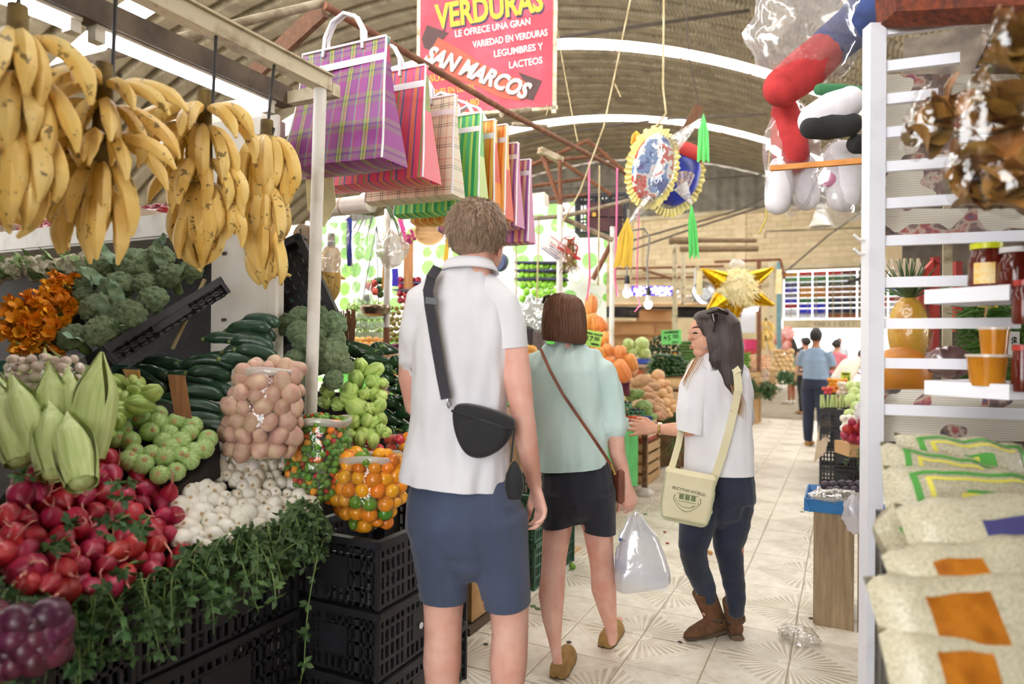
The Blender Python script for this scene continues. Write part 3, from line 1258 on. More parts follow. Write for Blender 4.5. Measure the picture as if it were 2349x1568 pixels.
 def shell(a, v):
  w = a * 2 * PI
  prof = [(4, 172, -14), (10, 158, -14), (26, 140, -10), (40, 115, -6), (52, 80, -2), (60, 45, 2), (63, 18, 2), (58, 2, 0), (20, -2, 0)]
  x = v * 8
  i = min(int(x), 7)
  f = x - i
  r, z, xo = [prof[i][q] * (1 - f) + prof[i + 1][q] * f for q in range(3)]
  sq = 1 / max(abs(math.cos(w)), abs(math.sin(w))) ** (.5 * min(1, v * 1.4))
  r *= 1 + .07 * noise.noise(V3((math.cos(w) * 3, math.sin(w) * 3, z * .012)))
  z += 10 * math.cos(w) * (v > .8)
  return cb.location + CR * ((r * math.cos(w) * sq + xo) * k) + CF * (r * .62 * math.sin(w) * sq * k) + UP * (z * k)
 m = MB()
 m.sheet(shell, 40, 24, closed=True)
 wpart('sack', m, film('white_carrier_film', 'f6f6fa', .28, .2, 18, .7, .2), cb)
 for pts in ([(1446, 1180), (1440, 1205), (1428, 1235)], [(1456, 1182), (1458, 1210), (1462, 1240)], [(1466, 1180), (1478, 1205), (1498, 1235)]):
  m = MB()
  m.tube([P(x, y, D - .03) for x, y in pts], [(.008, .004), (.014, .004), (.022, .006)], 8, ref=CF)
  wpart('handle', m, film('white_carrier_film'), cb)
 m = MB()
 m.box(P(1480, 1318, D), (.17, .12, .075), FACE @ Matrix.Rotation(.15, 3, 'Y'))
 tag(m.build('white_carton', mat('white_card', 'f2f0f2', rough=.6), None, False, P(1480, 1318, D)), 'white carton showing through the carrier bag', 'box')
 m = MB()
 m.lathe([(.001, -.085), (.03, -.085), (.033, -.07), (.033, .03), (.028, .055), (.013, .075), (.013, .095), (.001, .095)], 14)
 bt = m.build('water_bottle', mat('clear_bottle', 'dfe6f4', rough=.2))
 bt.matrix_world = Matrix.Translation(P(1428, 1285, D + .02))
 tag(bt, 'clear bottle with a blue cap showing through the carrier bag', 'bottle')
 m = MB()
 m.lathe([(.001, .088), (.017, .088), (.017, .112), (.001, .112)], 14)
 sub('cap', m, mat('blue_cap', '4a7fd8', rough=.4), bt)
 m = MB()
 m.lathe([(.0336, -.04), (.0336, .01)], 14, capped=False)
 sub('label_band', m, mat('blue_band', 'a8c0f0', rough=.4), bt)

build_mint()
# ------------------------------------------------------------------ woman in the white polo pointing left
def build_guide():
 g = Fig(3.3)
 base = on_z(1655, 1455)
 per = thing('person', 'long-haired woman in a white polo and dark jeans reaching toward the fruit table', 'person', (base.x, base.y, 0))
 b = MB()
 g.limb(b, [(1640, 800, 0, 21, 24), (1642, 822, 0, 24, 26), (1645, 850, 0, 56, 40), (1646, 920, 0, 60, 44), (1650, 1000, 0, 58, 42), (1650, 1090, 0, 66, 46)])
 g.limb(b, [(1598, 862, 0, 20), (1588, 920, -.04, 20), (1592, 968, -.06, 17), (1588, 984, -.05, 17), (1555, 984, .0, 16.5), (1522, 984, .05, 12.5), (1504, 983, .07, 10)])
 w = g.p(1504, 983, .07)
 hand(b, w, -CR * .95 + CF * .35 + UP * .02, UP * .8 + CF * .3, CF * .7 - UP * .5, .08, .95, .13)
 g.limb(b, [(1690, 862, .05, 20), (1700, 930, .12, 19), (1690, 980, .16, 16), (1650, 985, .25, 14), (1620, 975, .3, 11)])
 g.limb(b, [(1612, 1120, -.02, 34), (1592, 1230, -.04, 26), (1602, 1310, -.02, 20), (1624, 1400, .0, 16)])
 g.limb(b, [(1684, 1120, .02, 34), (1680, 1240, .0, 26), (1684, 1320, -.02, 20), (1688, 1400, -.03, 16)])
 remesh(b, 'body', sk_tan, .006, 3, per, per.location)
 # face in profile, looking left
 b = MB()
 g.ball(b, 1634, 752, .0, 47, 43, 36, 24, 18)
 g.ball(b, 1613, 780, -.0, 27, 33, 29, 20, 16)
 g.ball(b, 1604, 762, 0, 24, 28, 27, 20, 16)
 g.ball(b, 1604, 806, 0, 14, 14, 17, 14, 10)
 g.limb(b, [(1591, 758, 0, 5, 5), (1584, 771, 0, 5, 5.5), (1582, 777, 0, 5, 7)], 10)
 g.ball(b, 1591, 749, 0, 6, 6, 18, 12, 8)
 g.ball(b, 1588, 795, 0, 6, 4, 11, 10, 8)
 g.limb(b, [(1630, 800, 0, 20, 22), (1642, 825, 0, 23, 24)], 14)
 remesh(b, 'face', sk_tan, .0035, 4, per, per.location)
 m = MB()
 g.ball(m, 1585.5, 793, -.0, 4.2, 2.6, 9, 10, 8)
 g.ball(m, 1586.5, 798, -.0, 4.2, 2.8, 8, 10, 8)
 wpart('lips', m, mat('lip', 'c07868', rough=.5), per)
 m = MB()
 g.limb(m, [(1590, 764, -.036, 1.2), (1596, 763, -.046, 2.2), (1603, 765, -.05, 1.0)], 8)
 g.limb(m, [(1588, 752, -.036, .8), (1598, 749, -.05, 1.6), (1610, 753, -.054, .7)], 8)
 wpart('eye_and_brow', m, mat('dark_lash', '2a1f1c', rough=.5), per)
 m = MB()
 g.ball(m, 1624, 783, -.066, 8, 14, 5, 12, 10)
 wpart('ear', m, sk_tan, per)
 m = MB()
 g.ball(m, 1619, 798, -.078, 2.4, 2.4, 2.4, 8, 6)
 wpart('earring', m, mat('grey_pearl', '9a9298', rough=.2, Metallic=.6), per)
 # hair: swept back from the brow, long down the back
 h = MB()

 def bump(p):
  return 1 + .02 * noise.noise(p * 6)
 g.ball(h, 1643, 750, .0, 54, 44, 46, 32, 24, disp=bump)
 g.ball(h, 1618, 728, 0, 26, 17, 40, 20, 14)
 g.ball(h, 1626, 742, 0, 22, 22, 41, 20, 14)
 g.limb(h, [(1640, 728, -.03, 36, 26), (1662, 752, -.045, 38, 34), (1670, 800, -.06, 36, 34), (1672, 840, -.07, 34, 26), (1680, 880, -.10, 20, 14), (1690, 905, -.11, 9, 7)], 20)
 g.limb(h, [(1628, 740, -.05, 20, 12), (1645, 790, -.075, 17, 14), (1640, 830, -.09, 15, 12)], 14)
 hb = remesh(h, 'hair', hair_mat('dark_long_hair', '4a3a36', '1d1616'), .006, 3, per, per.location)
 st = MB()

 def root(i):
  return (rnd.uniform(0, 1), rnd.gauss(0, 1))

 def path(q):
  a, z = q
  x0 = 1612 + a * 70
  y0 = 722 + 40 * (a - .45) ** 2
  x1 = 1640 + a * 58 + z * 2
  pts = []
  for j in range(8):
   t = j / 7
   x = x0 + (x1 - x0) * t + 10 * math.sin(t * PI) * (a - .2)
   y = y0 + (rnd.uniform(840, 880) - y0) * t if j == 7 else y0 + (860 - y0) * t
   d = -.085 - .02 * math.sin(t * 3) + .09 * max(0, .25 - t)
   pts.append(g.p(x + 1.2 * math.sin(t * 7 + z), y, d + .015 * (a - .5) ** 2))
  return pts
 strands(st, 420, root, path, .0016)
 wpart('hair_strands', st, hair_mat('dark_long_hair2', '4f3d37', '1f1717'), per)
 bl = MB()                                             # bleached ends
 for i in range(40):
  z = rnd.gauss(0, 1)
  if i < 30:
   q = [g.p(1680 + z * 3, 872, -.12), g.p(1690 + z * 4, 900, -.13), g.p(1697 + z * 5, 925, -.13), g.p(1694 + z * 6, 950 + 6 * z, -.125)]
  else:
   q = [g.p(1602 + z * 7, 820, -.10), g.p(1588 + z * 7, 845, -.135), g.p(1575 + z * 5, 868, -.145), g.p(1568 + z * 4, 885 + 7 * z, -.14)]
  bl.tube(q, [.0022, .002, .0016, .0006], 3, cap=False)
 wpart('hair_ends', bl, hair_mat('bleached_ends', 'd2a878', '9a6a48'), per)['kind'] = 'stuff'
 sg = MB()
 g.limb(sg, [(1624, 717, -.10, 4, 5), (1645, 711, -.12, 5, 6), (1668, 719, -.10, 4, 5)], 8)
 g.limb(sg, [(1640, 720, -.125, 10, 3), (1642, 736, -.13, 8, 3)], 8)
 g.limb(sg, [(1641, 734, -.13, 2, 2), (1637, 760, -.115, 2, 2)], 8)
 wpart('sunglasses', sg, mat('glossy_black_frame', '2c2220', rough=.12), per)
 # polo
 wh = cloth('white_pique')if 'white_pique' not in _mats else _mats['white_pique']
 s = MB()
 g.limb(s, [(1646, 818, 0, 36, 34), (1646, 838, 0, 56, 44), (1645, 865, 0, 73, 54), (1647, 930, 0, 75, 60), (1648, 1000, 0, 76, 60), (1650, 1070, 0, 78, 62), (1652, 1120, 0, 78, 62)])
 s2 = MB()
 g.limb(s2, [(1610, 850, 0, 34, 40), (1592, 890, -.02, 34, 40), (1584, 945, -.04, 32, 38), (1582, 1010, -.06, 30, 36)])
 g.limb(s, [(1685, 855, .02, 30, 40), (1698, 900, .06, 30, 40), (1702, 960, .1, 28, 36)])
 remesh(s, 'polo_shirt', wh, .0075, 5, per, per.location, folds(.010, 9, 3.5, 21, .4),
     [(g.p(1650, 1083), V3((0, 0, -1)) - CR * .03, .3)])
 remesh(s2, 'sleeve', wh, .0075, 4, per, per.location, folds(.008, 9, 4, 9, .4), [(g.p(1582, 990, -.05), V3((0, 0, -1)) - CR * .2, .3)])
 c = MB()
 q = g.p(1644, 815, -.0)

 def col(a, v):
  w = a * 2 * PI
  r = 1 + .35 * v
  return q + CR * (math.cos(w) * .066 * r) + CF * (math.sin(w) * .062 * r) + UP * (.022 - .05 * v + .012 * math.cos(w))
 c.sheet(col, 28, 3, closed=True)
 o = wpart('collar', c, wh, per)
 o.modifiers.new('s', 'SOLIDIFY').thickness = .004
 # jeans
 s = MB()
 g.limb(s, [(1650, 1072, 0, 74, 56), (1654, 1110, 0, 76, 60), (1654, 1150, 0, 78, 62)])
 g.limb(s, [(1616, 1140, -.02, 46, 54), (1598, 1200, -.04, 40, 44), (1589, 1255, -.05, 33, 36), (1597, 1300, -.03, 29, 32), (1612, 1335, -.01, 26, 29), (1624, 1375, .0, 22, 24)])
 g.limb(s, [(1684, 1140, .02, 44, 54), (1677, 1200, .01, 41, 44), (1671, 1255, .0, 33, 36), (1677, 1305, -.02, 27, 31), (1686, 1350, -.03, 23, 27), (1688, 1400, -.04, 20, 23)])

 def jf(p):
  q = V3((p.x * 10, p.y * 10, p.z * 22))
  return .006 * noise.noise(q) * (1 if p.z < .62 else .6)
 remesh(s, 'jeans', cloth('dark_denim', '232b40', '1a2030'), .0065, 4, per, per.location, jf)
 # boots
 su = mat('brown_suede', '6f4a31', '55371f', rough=.95, scale=25)
 for heel, toe, top, hw in ((on_z(1656, 1452, 0), on_z(1578, 1470, 0), g.p(1612, 1352, .0), 27), (on_z(1690, 1468, 0), on_z(1668, 1436, 0), g.p(1682, 1378, -.03), 25)):
  m = MB()
  d = (toe - heel).normalized()
  L = (toe - heel).length
  L = max(L, .19)
  an = heel + d * .05 + UP * .09
  r = px2m(hw, 3.28)
  m.tube([top, top.lerp(an, .5), an, heel + d * .05 + UP * .045], [(r, r), (r * .92, r * .95), (r * .82, r * .9), (.036, .046)], 16, ref=d)
  m.tube([heel + d * .0 + UP * .05, heel + d * .06 + UP * .055, heel + d * L * .55 + UP * .047, heel + d * L * .85 + UP * .037, heel + d * (L + .02) + UP * .03], [(.034, .04), (.038, .048), (.043, .034), (.037, .024), (.014, .012)], 16, ref=UP)
  remesh(m, 'boot', su, .006, 3, per, per.location)
  m = MB()
  m.tube([heel - d * .02 + UP * .017, heel + d * .06 + UP * .016, heel + d * L * .6 + UP * .014, heel + d * (L + .015) + UP * .016], [(.032, .014), (.037, .014), (.041, .010), (.02, .009)], 12, ref=UP)
  m.box(heel + d * .025 + UP * .012, (.06, .062, .024), axes(d.cross(UP), d, UP))
  wpart('boot_sole', m, mat('worn_sole', '6a5644', '4f3f30', rough=.9), per)
  m = MB()
  q = an - UP * .005
  ring = [q + d * (.050 * math.cos(a)) + d.cross(UP) * (.047 * math.sin(a)) + UP * (.006 * math.cos(a)) for a in np.linspace(0, 2 * PI, 17)[:-1]]
  m.tube(ring, [(.004, .010)] * 16, 8, ref=UP, closed=True)
  bs = wpart('boot_strap', m, mat('boot_leather', '4a3226', rough=.5), per)
  m = MB()
  sd = d.cross(UP)
  sd = sd if sd.dot(CF) < 0 else -sd
  cc = q + sd * .050
  m.tube([cc + d * (.015 * math.cos(a)) + UP * (.015 * math.sin(a)) for a in np.linspace(0, 2 * PI, 13)[:-1]], .003, 6, closed=True)
  wpart('buckle', m, mat('aged_brass', '8a7448', rough=.4, Metallic=.8), per)
 # watch on the reaching wrist
 m = MB()
 q = g.p(1513, 984, .062)
 ax = (-CR * .95 + CF * .35).normalized()
 s1 = ax.cross(UP)
 m.tube([q + s1 * (.030 * math.cos(a)) + UP * (.026 * math.sin(a)) for a in np.linspace(0, 2 * PI, 17)[:-1]], [(.003, .006)] * 16, 8, ref=ax, closed=True)
 w = m.build('wristwatch', mat('gold_bracelet', 'b89a5c', rough=.3, Metallic=.9), loc=q)
 tag(w, 'gold wristwatch on the reaching arm of the woman in white', 'watch')
 m = MB()
 m.lathe([(.001, 0), (.012, 0), (.012, .006), (.001, .006)], 14, mtx=Matrix.Translation(UP * .025 - CF * .006) @ rot_to(UP - CF * .3).to_4x4())
 sub('dial', m, mat('cream_dial', 'efe6d0', rough=.3), w)
 # ---- canvas messenger bag
 cv = cloth('cream_canvas', 'e3dab8', 'd6cca6', weave=500, bump=.4)
 D = 3.12
 k = D / F
 R0 = FACE @ Matrix.Rotation(math.radians(8), 3, 'Y') @ Matrix.Rotation(math.radians(-14), 3, 'Z')
 o = P(1576, 1140, D)
 bag = thing('messenger_bag', 'cream canvas messenger bag with green crest print, hanging on the woman in white', 'bag', o, rot=R0)
 m = MB()
 m.box((0, 0, -4 * k), (106 * k, .085, 112 * k))
 a = sub('body', m, cv, bag, False)
 q = a.modifiers.new('b', 'BEVEL')
 q.width, q.segments = .03, 4
 m = MB()

 def flap(u, v):
  x = (u - .5) * 110 * k * (1 - .1 * max(0, v - .8) * 5 * abs(u - .5) * 2)
  if v < .15:
   return (x, .045 - v / .15 * .092, 58 * k + .006 * math.sin(v / .15 * PI))
  z = 58 - (v - .15) / .85 * 108
  return (x, -.048 - .006 * math.sin(v * PI), z * k)
 m.sheet(flap, 12, 16)
 a = sub('flap', m, cv, bag)
 a.modifiers.new('s', 'SOLIDIFY').thickness = .003
 m = MB()
 e = [flap(0, v) for v in np.linspace(.1, .97, 10)] + [(-46 * k, -.05, -52 * k), (46 * k, -.05, -52 * k)] + [flap(1, v) for v in np.linspace(.97, .1, 10)]
 m.tube(e, .0032, 6)
 sub('piping', m, cloth('sage_tape', 'b3b898', 'a4aa88'), bag)
 gm = mat('green_ink', '7d8a62', rough=.9)
 dk = mat('dark_ink', '55503e', rough=.9)
 text('BECYTHE WORLD', .018, dk, bag, xf=Matrix.Translation((.002, -.0565, .038)) @ Matrix.Rotation(math.radians(3), 4, 'Y'), thick=.0004)
 for i in range(3):
  m = MB()
  m.box((-.026 + i * .026, -.056, .008), (.02, .002, .022))
  sub('crest_panel', m, gm, bag, False)
 for pts in ([(-.05, -.002), (-.045, -.03), (-.02, -.05), (0, -.056), (.02, -.05), (.045, -.03), (.05, -.002)], [(-.04, -.012), (.04, -.012)], [(-.038, -.024), (-.015, -.036), (.015, -.036), (.038, -.024)],
    [(-.055, .012), (-.06, -.005), (-.052, -.02)], [(.055, .012), (.06, -.005), (.052, -.02)], [(-.045, .022), (.045, .022)]):
  m = MB()
  m.tube([(x, -.056, z) for x, z in pts], .0012, 6)
  sub('crest_line', m, gm if len(pts) != 3 else dk, bag)
 m = MB()
 m.box((58 * k, -.03, -6 * k), (.004, .022, .034))
 sub('side_tag', m, mat('navy_tag', '2c3050', rough=.7), bag, False)
 m = MB()
 m.box((57 * k, 0, 0), (.008, .06, .10))
 a = sub('side_pocket', m, cv, bag, False)
 a.modifiers.new('b', 'BEVEL').width = .004
 im = bag.matrix_world.copy() if False else (Matrix.Translation(o) @ R0.to_4x4())
 im = im.inverted()
 for pts, w in (([(1668, 818, 3.22), (1690, 850, 3.17), (1694, 890, 3.155), (1686, 930, 3.15), (1672, 990, 3.14), (1655, 1050, 3.13), (1634, 1110, 3.12)], .036),
       ([(1534, 1092, 3.14), (1545, 1058, 3.16), (1556, 1020, 3.19), (1562, 990, 3.24)], .03)):
  m = MB()
  q = [P(*z) for z in pts]
  for i in range(len(q) - 1):
   m.bar(q[i], q[i + 1] + (q[i + 1] - q[i]).normalized() * .012, w, .003, CF)
  sub('strap', m.xform(im), cv, bag, False)

build_guide()

# ------------------------------------------------------------------ shoppers farther down the aisle
def shopper(label, x, yf, h, top, low, hair, face=0.0, pose='stand', lower='trousers', skinm=None, bulk=1.0, D=None, longhair=False, arms='down', shoes='2a2622', bare_legs=False, sleeveless=False):
 """one standing figure; x, yf the pixel of its feet, h its height in metres, face 0 = away from the camera"""
 base = on_z(x, yf) if D is None else None
 if base is None:
  q = P(x, 800, D)
  base = V3((q.x, q.y, 0))
 per = thing('person', label, 'person', base)
 Rz = Matrix.Rotation(YAW + face, 3, 'Z')
 s = h / 1.7
 lean = .0
 skm = skinm or sk_far

 def q(a, b, c):
  return Rz @ V3((a * s, b * s, c * s))

 def lean_pt(a, b, c):
  if pose == 'bend' and c > .95:
   t = min((c - .95) / .5, 1.3)
   return q(a, b + .34 * t + .0, c - .16 * t * t)
  return q(a, b, c)

 def tube(mb, rows):
  mb.tube([lean_pt(*r[:3]) for r in rows], [(r[3] * s, (r[4] if len(r) > 4 else r[3]) * s) for r in rows], 14, ref=Rz @ V3((0, 1, 0)))
 b = MB()
 tube(b, [(0, 0, 1.46, .055), (0, 0, 1.40, .09, .07), (0, 0, 1.2, .13, .09), (0, 0, .95, .14, .1)])
 hd = lean_pt(0, .02, 1.58)
 b.ball(hd, (.075 * s, .09 * s, .115 * s), 14, 10, Rz)
 b.ball(hd + Rz @ V3((0, .085 * s, -.02 * s)), (.014, .02, .02), 8, 6)
 tube(b, [(0, .0, 1.5, .052), (0, 0, 1.40, .056)])
 for sg in (-1, 1):
  tube(b, [(.09 * sg, 0, .92, .09), (.1 * sg, 0, .5, .055), (.1 * sg, -.01, .35, .052), (.1 * sg, 0, .09, .034)])
  tube(b, [(.1 * sg, .0, .05, .035), (.1 * sg, .14, .035, .03)])
  if arms == 'folded':
   tube(b, [(.18 * sg, 0, 1.36, .05), (.23 * sg, .04, 1.14, .042), (.1 * sg, .22, 1.12, .034), (-.06 * sg, .23, 1.14, .026)])
   b.ball(lean_pt(-.1 * sg, .22, 1.15), .042 * s, 8, 6)
  elif arms == 'fwd':
   tube(b, [(.18 * sg, 0, 1.36, .048), (.2 * sg, .12, 1.14, .04), (.14 * sg, .34, 1.08, .03), (.12 * sg, .42, 1.06, .022)])
   b.ball(lean_pt(.12 * sg, .46, 1.05), (.03, .05, .025), 8, 6)
  else:
   tube(b, [(.18 * sg, 0, 1.36, .048), (.22 * sg, -.01, 1.1, .04), (.23 * sg, .04, .86, .026)])
   b.ball(lean_pt(.23 * sg, .05, .78), (.025, .03, .06), 8, 6)
 remesh(b, 'body', skm, .014, 3, per, None)
 c = MB()
 w = bulk
 tube(c, [(0, 0, 1.43, .075, .07), (0, 0, 1.38, .15, .09), (0, 0, 1.25, .175 * w, .115 * w), (0, .01, 1.1, .165 * w, .125 * w), (0, .01, .96, .17 * w, .125 * w), (0, 0, .88, .172 * w, .125 * w)])
 if not sleeveless:
  for sg in (-1, 1):
   if arms == 'fwd':
    tube(c, [(.15 * sg, 0, 1.36, .07), (.19 * sg, .06, 1.25, .06)])
   else:
    tube(c, [(.15 * sg, 0, 1.36, .07), (.2 * sg, .0, 1.28, .065), (.225 * sg, .02, 1.16, .06)])
 remesh(c, 'top', top, .014, 4, per, None, folds(.008, 8, 4, rnd.uniform(0, 50)))
 c = MB()
 if lower == 'dress':
  tube(c, [(0, 0, 1.0, .165, .12), (0, 0, .85, .2, .15), (0, 0, .55, .22, .17), (0, 0, .5, .2, .15)])
 else:
  tube(c, [(0, 0, .98, .165 * w, .128 * w), (0, 0, .84, .185 * w, .14 * w)])
  e = .06 if lower == 'trousers' else .5
  for sg in (-1, 1):
   tube(c, [(.085 * sg, 0, .86, .118), (.1 * sg, 0, .66, .1), (.1 * sg, 0, .5, .082), (.1 * sg, 0, .3, .074), (.1 * sg, 0, .07, .06)] if lower == 'trousers' else [(.085 * sg, 0, .86, .1), (.1 * sg, 0, .52, .08)])
 remesh(c, 'dress' if lower == 'dress' else 'trousers', low, .014, 3, per, None, folds(.006, 8, 8, rnd.uniform(0, 50)))
 m = MB()
 m.ball(hd + Rz @ V3((0, -.022 * s, .028 * s)), (.088 * s, .098 * s, .105 * s), 18, 12, Rz, disp=lambda p: 1 + .05 * noise.noise(p * 4))
 if longhair:
  m.tube([hd + Rz @ V3((0, -.06, .0)), hd + Rz @ V3((0, -.10, -.12)), hd + Rz @ V3((0, -.12, -.28 * s)), hd + Rz @ V3((0, -.10, -.36 * s))], [.07, .075, .055, .02], 12)
 elif longhair is None:
  m.ball(hd + Rz @ V3((0, -.1, .02)), .055, 12, 8)
 sub('hair', m, hair, per)
 for sg in (-1, 1):
  m = MB()
  m.tube([q(.1 * sg, -.04, .04), q(.1 * sg, .08, .045), q(.1 * sg, .2, .03)], [(.042, .04), (.045, .04), (.03, .022)], 10, ref=UP)
  sub('shoe', m, mat('shoe_' + shoes, shoes, rough=.7), per)
 return per

def build_shoppers():
 bk = mat('black_hair', '2a2422', '1a1514', rough=.5)
 br = mat('auburn_hair', '5a3328', '3c2119', rough=.5)
 shopper('man in a grey-blue polo and jeans with folded arms in the aisle', 1870, 1024, 1.66, cloth('greyblue_pique', '93a8c0', '8298b2'), cloth('aisle_denim', '2c344c', '232a3e'), bk, face=-.75, arms='folded', bulk=1.12, shoes='b98a52')
 shopper('woman in a peach top and black leggings walking away beside the man in blue', 1849, 950, 1.60, cloth('peach_knit', 'f0d8c8', 'e6cbb8'), cloth('black_leggings', '2b2c26', '22231e'), bk, face=.15, longhair=None, sleeveless=True, bulk=.86, skinm=sk_tan, shoes='b98a60')
 shopper('woman in a sleeveless cream top bending over the right-hand stall', 1925, 1015, 1.62, cloth('cream_top', 'f6f0e0', 'ece4d0'), cloth('dark_skirt', '2a2526', '221e20'), br, face=-1.35, pose='bend', arms='fwd', sleeveless=True, bulk=1.08, skinm=sk_far)
 shopper('girl in a pink top with a dark ponytail behind the bending woman', 1918, 960, 1.55, cloth('pink_top', 'ee8a9a', 'e47a8c'), cloth('far_trousers', '3a3a44'), bk, face=-1.0, longhair=None, skinm=sk_tan)
 t = NT('paisley_print')
 v = t.n('ShaderNodeTexVoronoi')
 v.inputs['Scale'].default_value = 16
 t.l(t.obj(), v.inputs['Vector'])
 col = t.ramp(v.outputs['Distance'], [(0, lin('38506c')), (.25, lin('c8b858')), (.5, lin('8a9a68')), (.8, lin('5c7890'))])
 t.bsdf(col, .9)
 shopper('woman in a patterned green dress with long black hair by the orange bags', 1815, 925, 1.62, t.mat, t.mat, bk, face=.7, lower='dress', longhair=True, skinm=sk_far, shoes='e8e0d4')
 shopper('man in a dark shirt and blue cap deep in the gateway', 1842, 905, 1.68, cloth('dark_shirt', '4a4448'), cloth('far_trousers2', '34323a'), mat('blue_cap_hair', '3a5a8c', rough=.7), face=2.8, skinm=sk_tan)
 shopper('pale-shirted passer-by silhouetted in the bright gateway', 1925, 905, 1.68, cloth('hazy_shirt', 'd8dce4'), cloth('far_trousers3', '6a6c78'), bk, face=2.9, skinm=sk_tan)

build_shoppers()
# ================================================================== produce, built once and copied
def produce():
 L = {}

 def keep(name, mb, mats, smooth=True):
  L[name] = mb.mesh(name, mats, smooth)
 # radish: swollen root, its tail a part of its own
 red = mat('radish_red', 'b82a3e', '941c34', rough=.38, scale=25, jit=.22)
 for i, st in enumerate((1.0, 1.25, .9)):
  m = MB()
  m.lathe([(.002, .028 * st), (.011, .026 * st), (.021, .017 * st), (.0255, .003), (.0245, -.011 * st), (.018, -.023 * st), (.009, -.032 * st), (.0035, -.040 * st)], 14, mod=lambda w, r, z: (r * math.cos(w) * (1 + .05 * math.sin(2 * w + z * 60)), r * math.sin(w), z))
  keep('radish%d' % i, m, red)
  m = MB()
  c = rnd.uniform(-.01, .01)
  m.tube([(0, 0, -.038 * st), (.003, .002, -.055 * st), (.008 + c, .0, -.072 * st), (.016 + c * 2, .004, -.082 * st)], [.0038, .0024, .0016, .0005], 5)
  keep('radish_root%d' % i, m, mat('radish_tail', 'd9a08c', 'c97a70', rough=.6))
 m = MB()
 m.lathe([(.001, .021), (.009, .0205), (.018, .014), (.0225, .001), (.0215, -.010), (.015, -.020), (.007, -.027), (.004, -.036)], 14)
 keep('onion', m, mat('white_onion', 'f6f3ea', 'ece6d4', rough=.32, scale=20, jit=.06))
 m = MB()
 m.lathe([(.0005, .0225), (.004, .0225), (.005, .0205), (.0075, .0195)], 8)
 keep('onion_root', m, mat('onion_root', 'cdb38c', 'b89a70', rough=.9))

 def ribs(n, amp):
  return lambda w, r, z: (r * math.cos(w) * (1 + amp * abs(math.sin(w * n / 2)) - amp), r * math.sin(w) * (1 + amp * abs(math.sin(w * n / 2)) - amp), z)
 t = NT('round_squash_skin')
 sp = t.n('ShaderNodeSeparateXYZ')
 t.l(t.obj(), sp.inputs[0])
 a = t.math('ARCTAN2', sp.outputs[1], sp.outputs[0])
 st = t.math('SINE', t.math('MULTIPLY', a, 12.0))
 nz = t.noise(90, 2)
 col = t.ramp(t.math('ADD', t.math('MULTIPLY', st, .18), nz), [(.2, lin('8fb060')), (.8, lin('b4cd88'))])
 t.bsdf(col, .35)
 m = MB()
 m.lathe([(.001, .030), (.010, .0295), (.024, .024), (.034, .010), (.036, -.004), (.031, -.020), (.018, -.030), (.001, -.031)], 20, mod=ribs(10, .03))
 keep('round_squash', m, t.mat)
 m = MB()
 m.lathe([(.0005, .0325), (.006, .032), (.010, .030)], 10, mod=lambda w, r, z: (r * math.cos(w) * (1 + .3 * math.cos(5 * w)), r * math.sin(w) * (1 + .3 * math.cos(5 * w)), z))
 keep('squash_scar', m, mat('squash_scar', 'c7a674', 'a9855a', rough=.9))
 # chayote: pear with deep folds
 m = MB()

 def chay(w, r, z):
  g = 1 - .22 * (max(0, (z + .02) / .10) if z > -.02 else .4) * (abs(math.cos(w * 2.5)) ** 7) - .09 * abs(math.cos(w * 2.5)) ** 9
  return (r * math.cos(w) * g, r * math.sin(w) * g * .86, z)
 m.lathe([(.002, .066), (.016, .068), (.032, .060), (.044, .042), (.0475, .020), (.044, -.005), (.036, -.030), (.027, -.050), (.018, -.062), (.006, -.067)], 30, mod=chay)
 keep('chayote', m, mat('chayote_skin', 'b9cf76', '9bb85a', rough=.4, scale=18, jit=.12))
 # courgette and cucumber
 for nm, L0, r0, c1, c2, bend in (('courgette', .25, .031, '40604a', '2a4434', .02), ('courgette_bent', .25, .030, '40604a', '2a4434', .045), ('cucumber', .19, .024, '3c5f38', '23401f', .01), ('slim_cucumber', .2, .018, '5b7f3c', '3c6028', .015)):
  m = MB()
  pts, rr = [], []
  for i in range(13):
   t_ = i / 12
   x = (t_ - .5) * L0
   pts.append((x, bend * (4 * (t_ - .5) ** 2), 0))
   rr.append(r0 * (min(1, (t_ + .02) * 5) ** .5) * (min(1, (1.03 - t_) * 7) ** .5) * (.86 + .14 * t_))
  m.tube(pts, rr, 14)
  keep(nm, m, mat(nm + '_skin', c1, c2, rough=.3, scale=30, jit=.15))
 m = MB()
 m.tube([(-.125, .02, 0), (-.14, .024, 0)], [.012, .010], 6)
 keep('courgette_stem', m, mat('courgette_stem', '8a9a5c', rough=.7))
 # maize in its husk
 hu = NT('maize_husk')
 mp = hu.n('ShaderNodeMapping')
 mp.inputs['Scale'].default_value = (90, 90, 3)
 hu.l(hu.obj(), mp.inputs[0])
 nz = hu.noise(1.2, 3, mp.outputs[0])
 hu.bsdf(hu.ramp(nz, [(.3, lin('a4b868')), (.7, lin('cdd896'))]), .55, nz, .4, .002)
 m = MB()
 m.lathe([(.008, -.11), (.024, -.10), (.036, -.06), (.039, -.01), (.036, .04), (.027, .085), (.014, .12), (.003, .14)], 16)
 keep('maize', m, hu.mat)
 for i in range(2):
  m = MB()
  wv = .5 + .3 * i

  def leaf(u, v, wv=wv):
   a = (u - .5) * 2.0
   z = -.10 + v * (.24 + .05 * wv)
   r = (.026 + .018 * math.sin(PI * min(1, v * .9 + .12))) * (1 if v < .6 else max(.06, 1 - ((v - .6) / .4) ** 1.5 * .93)) + .002
   return (r * math.cos(a * (1 - .55 * v)), r * math.sin(a * (1 - .55 * v)), z)
  m.sheet(leaf, 8, 12)
  keep('husk_leaf%d' % i, m, hu.mat)
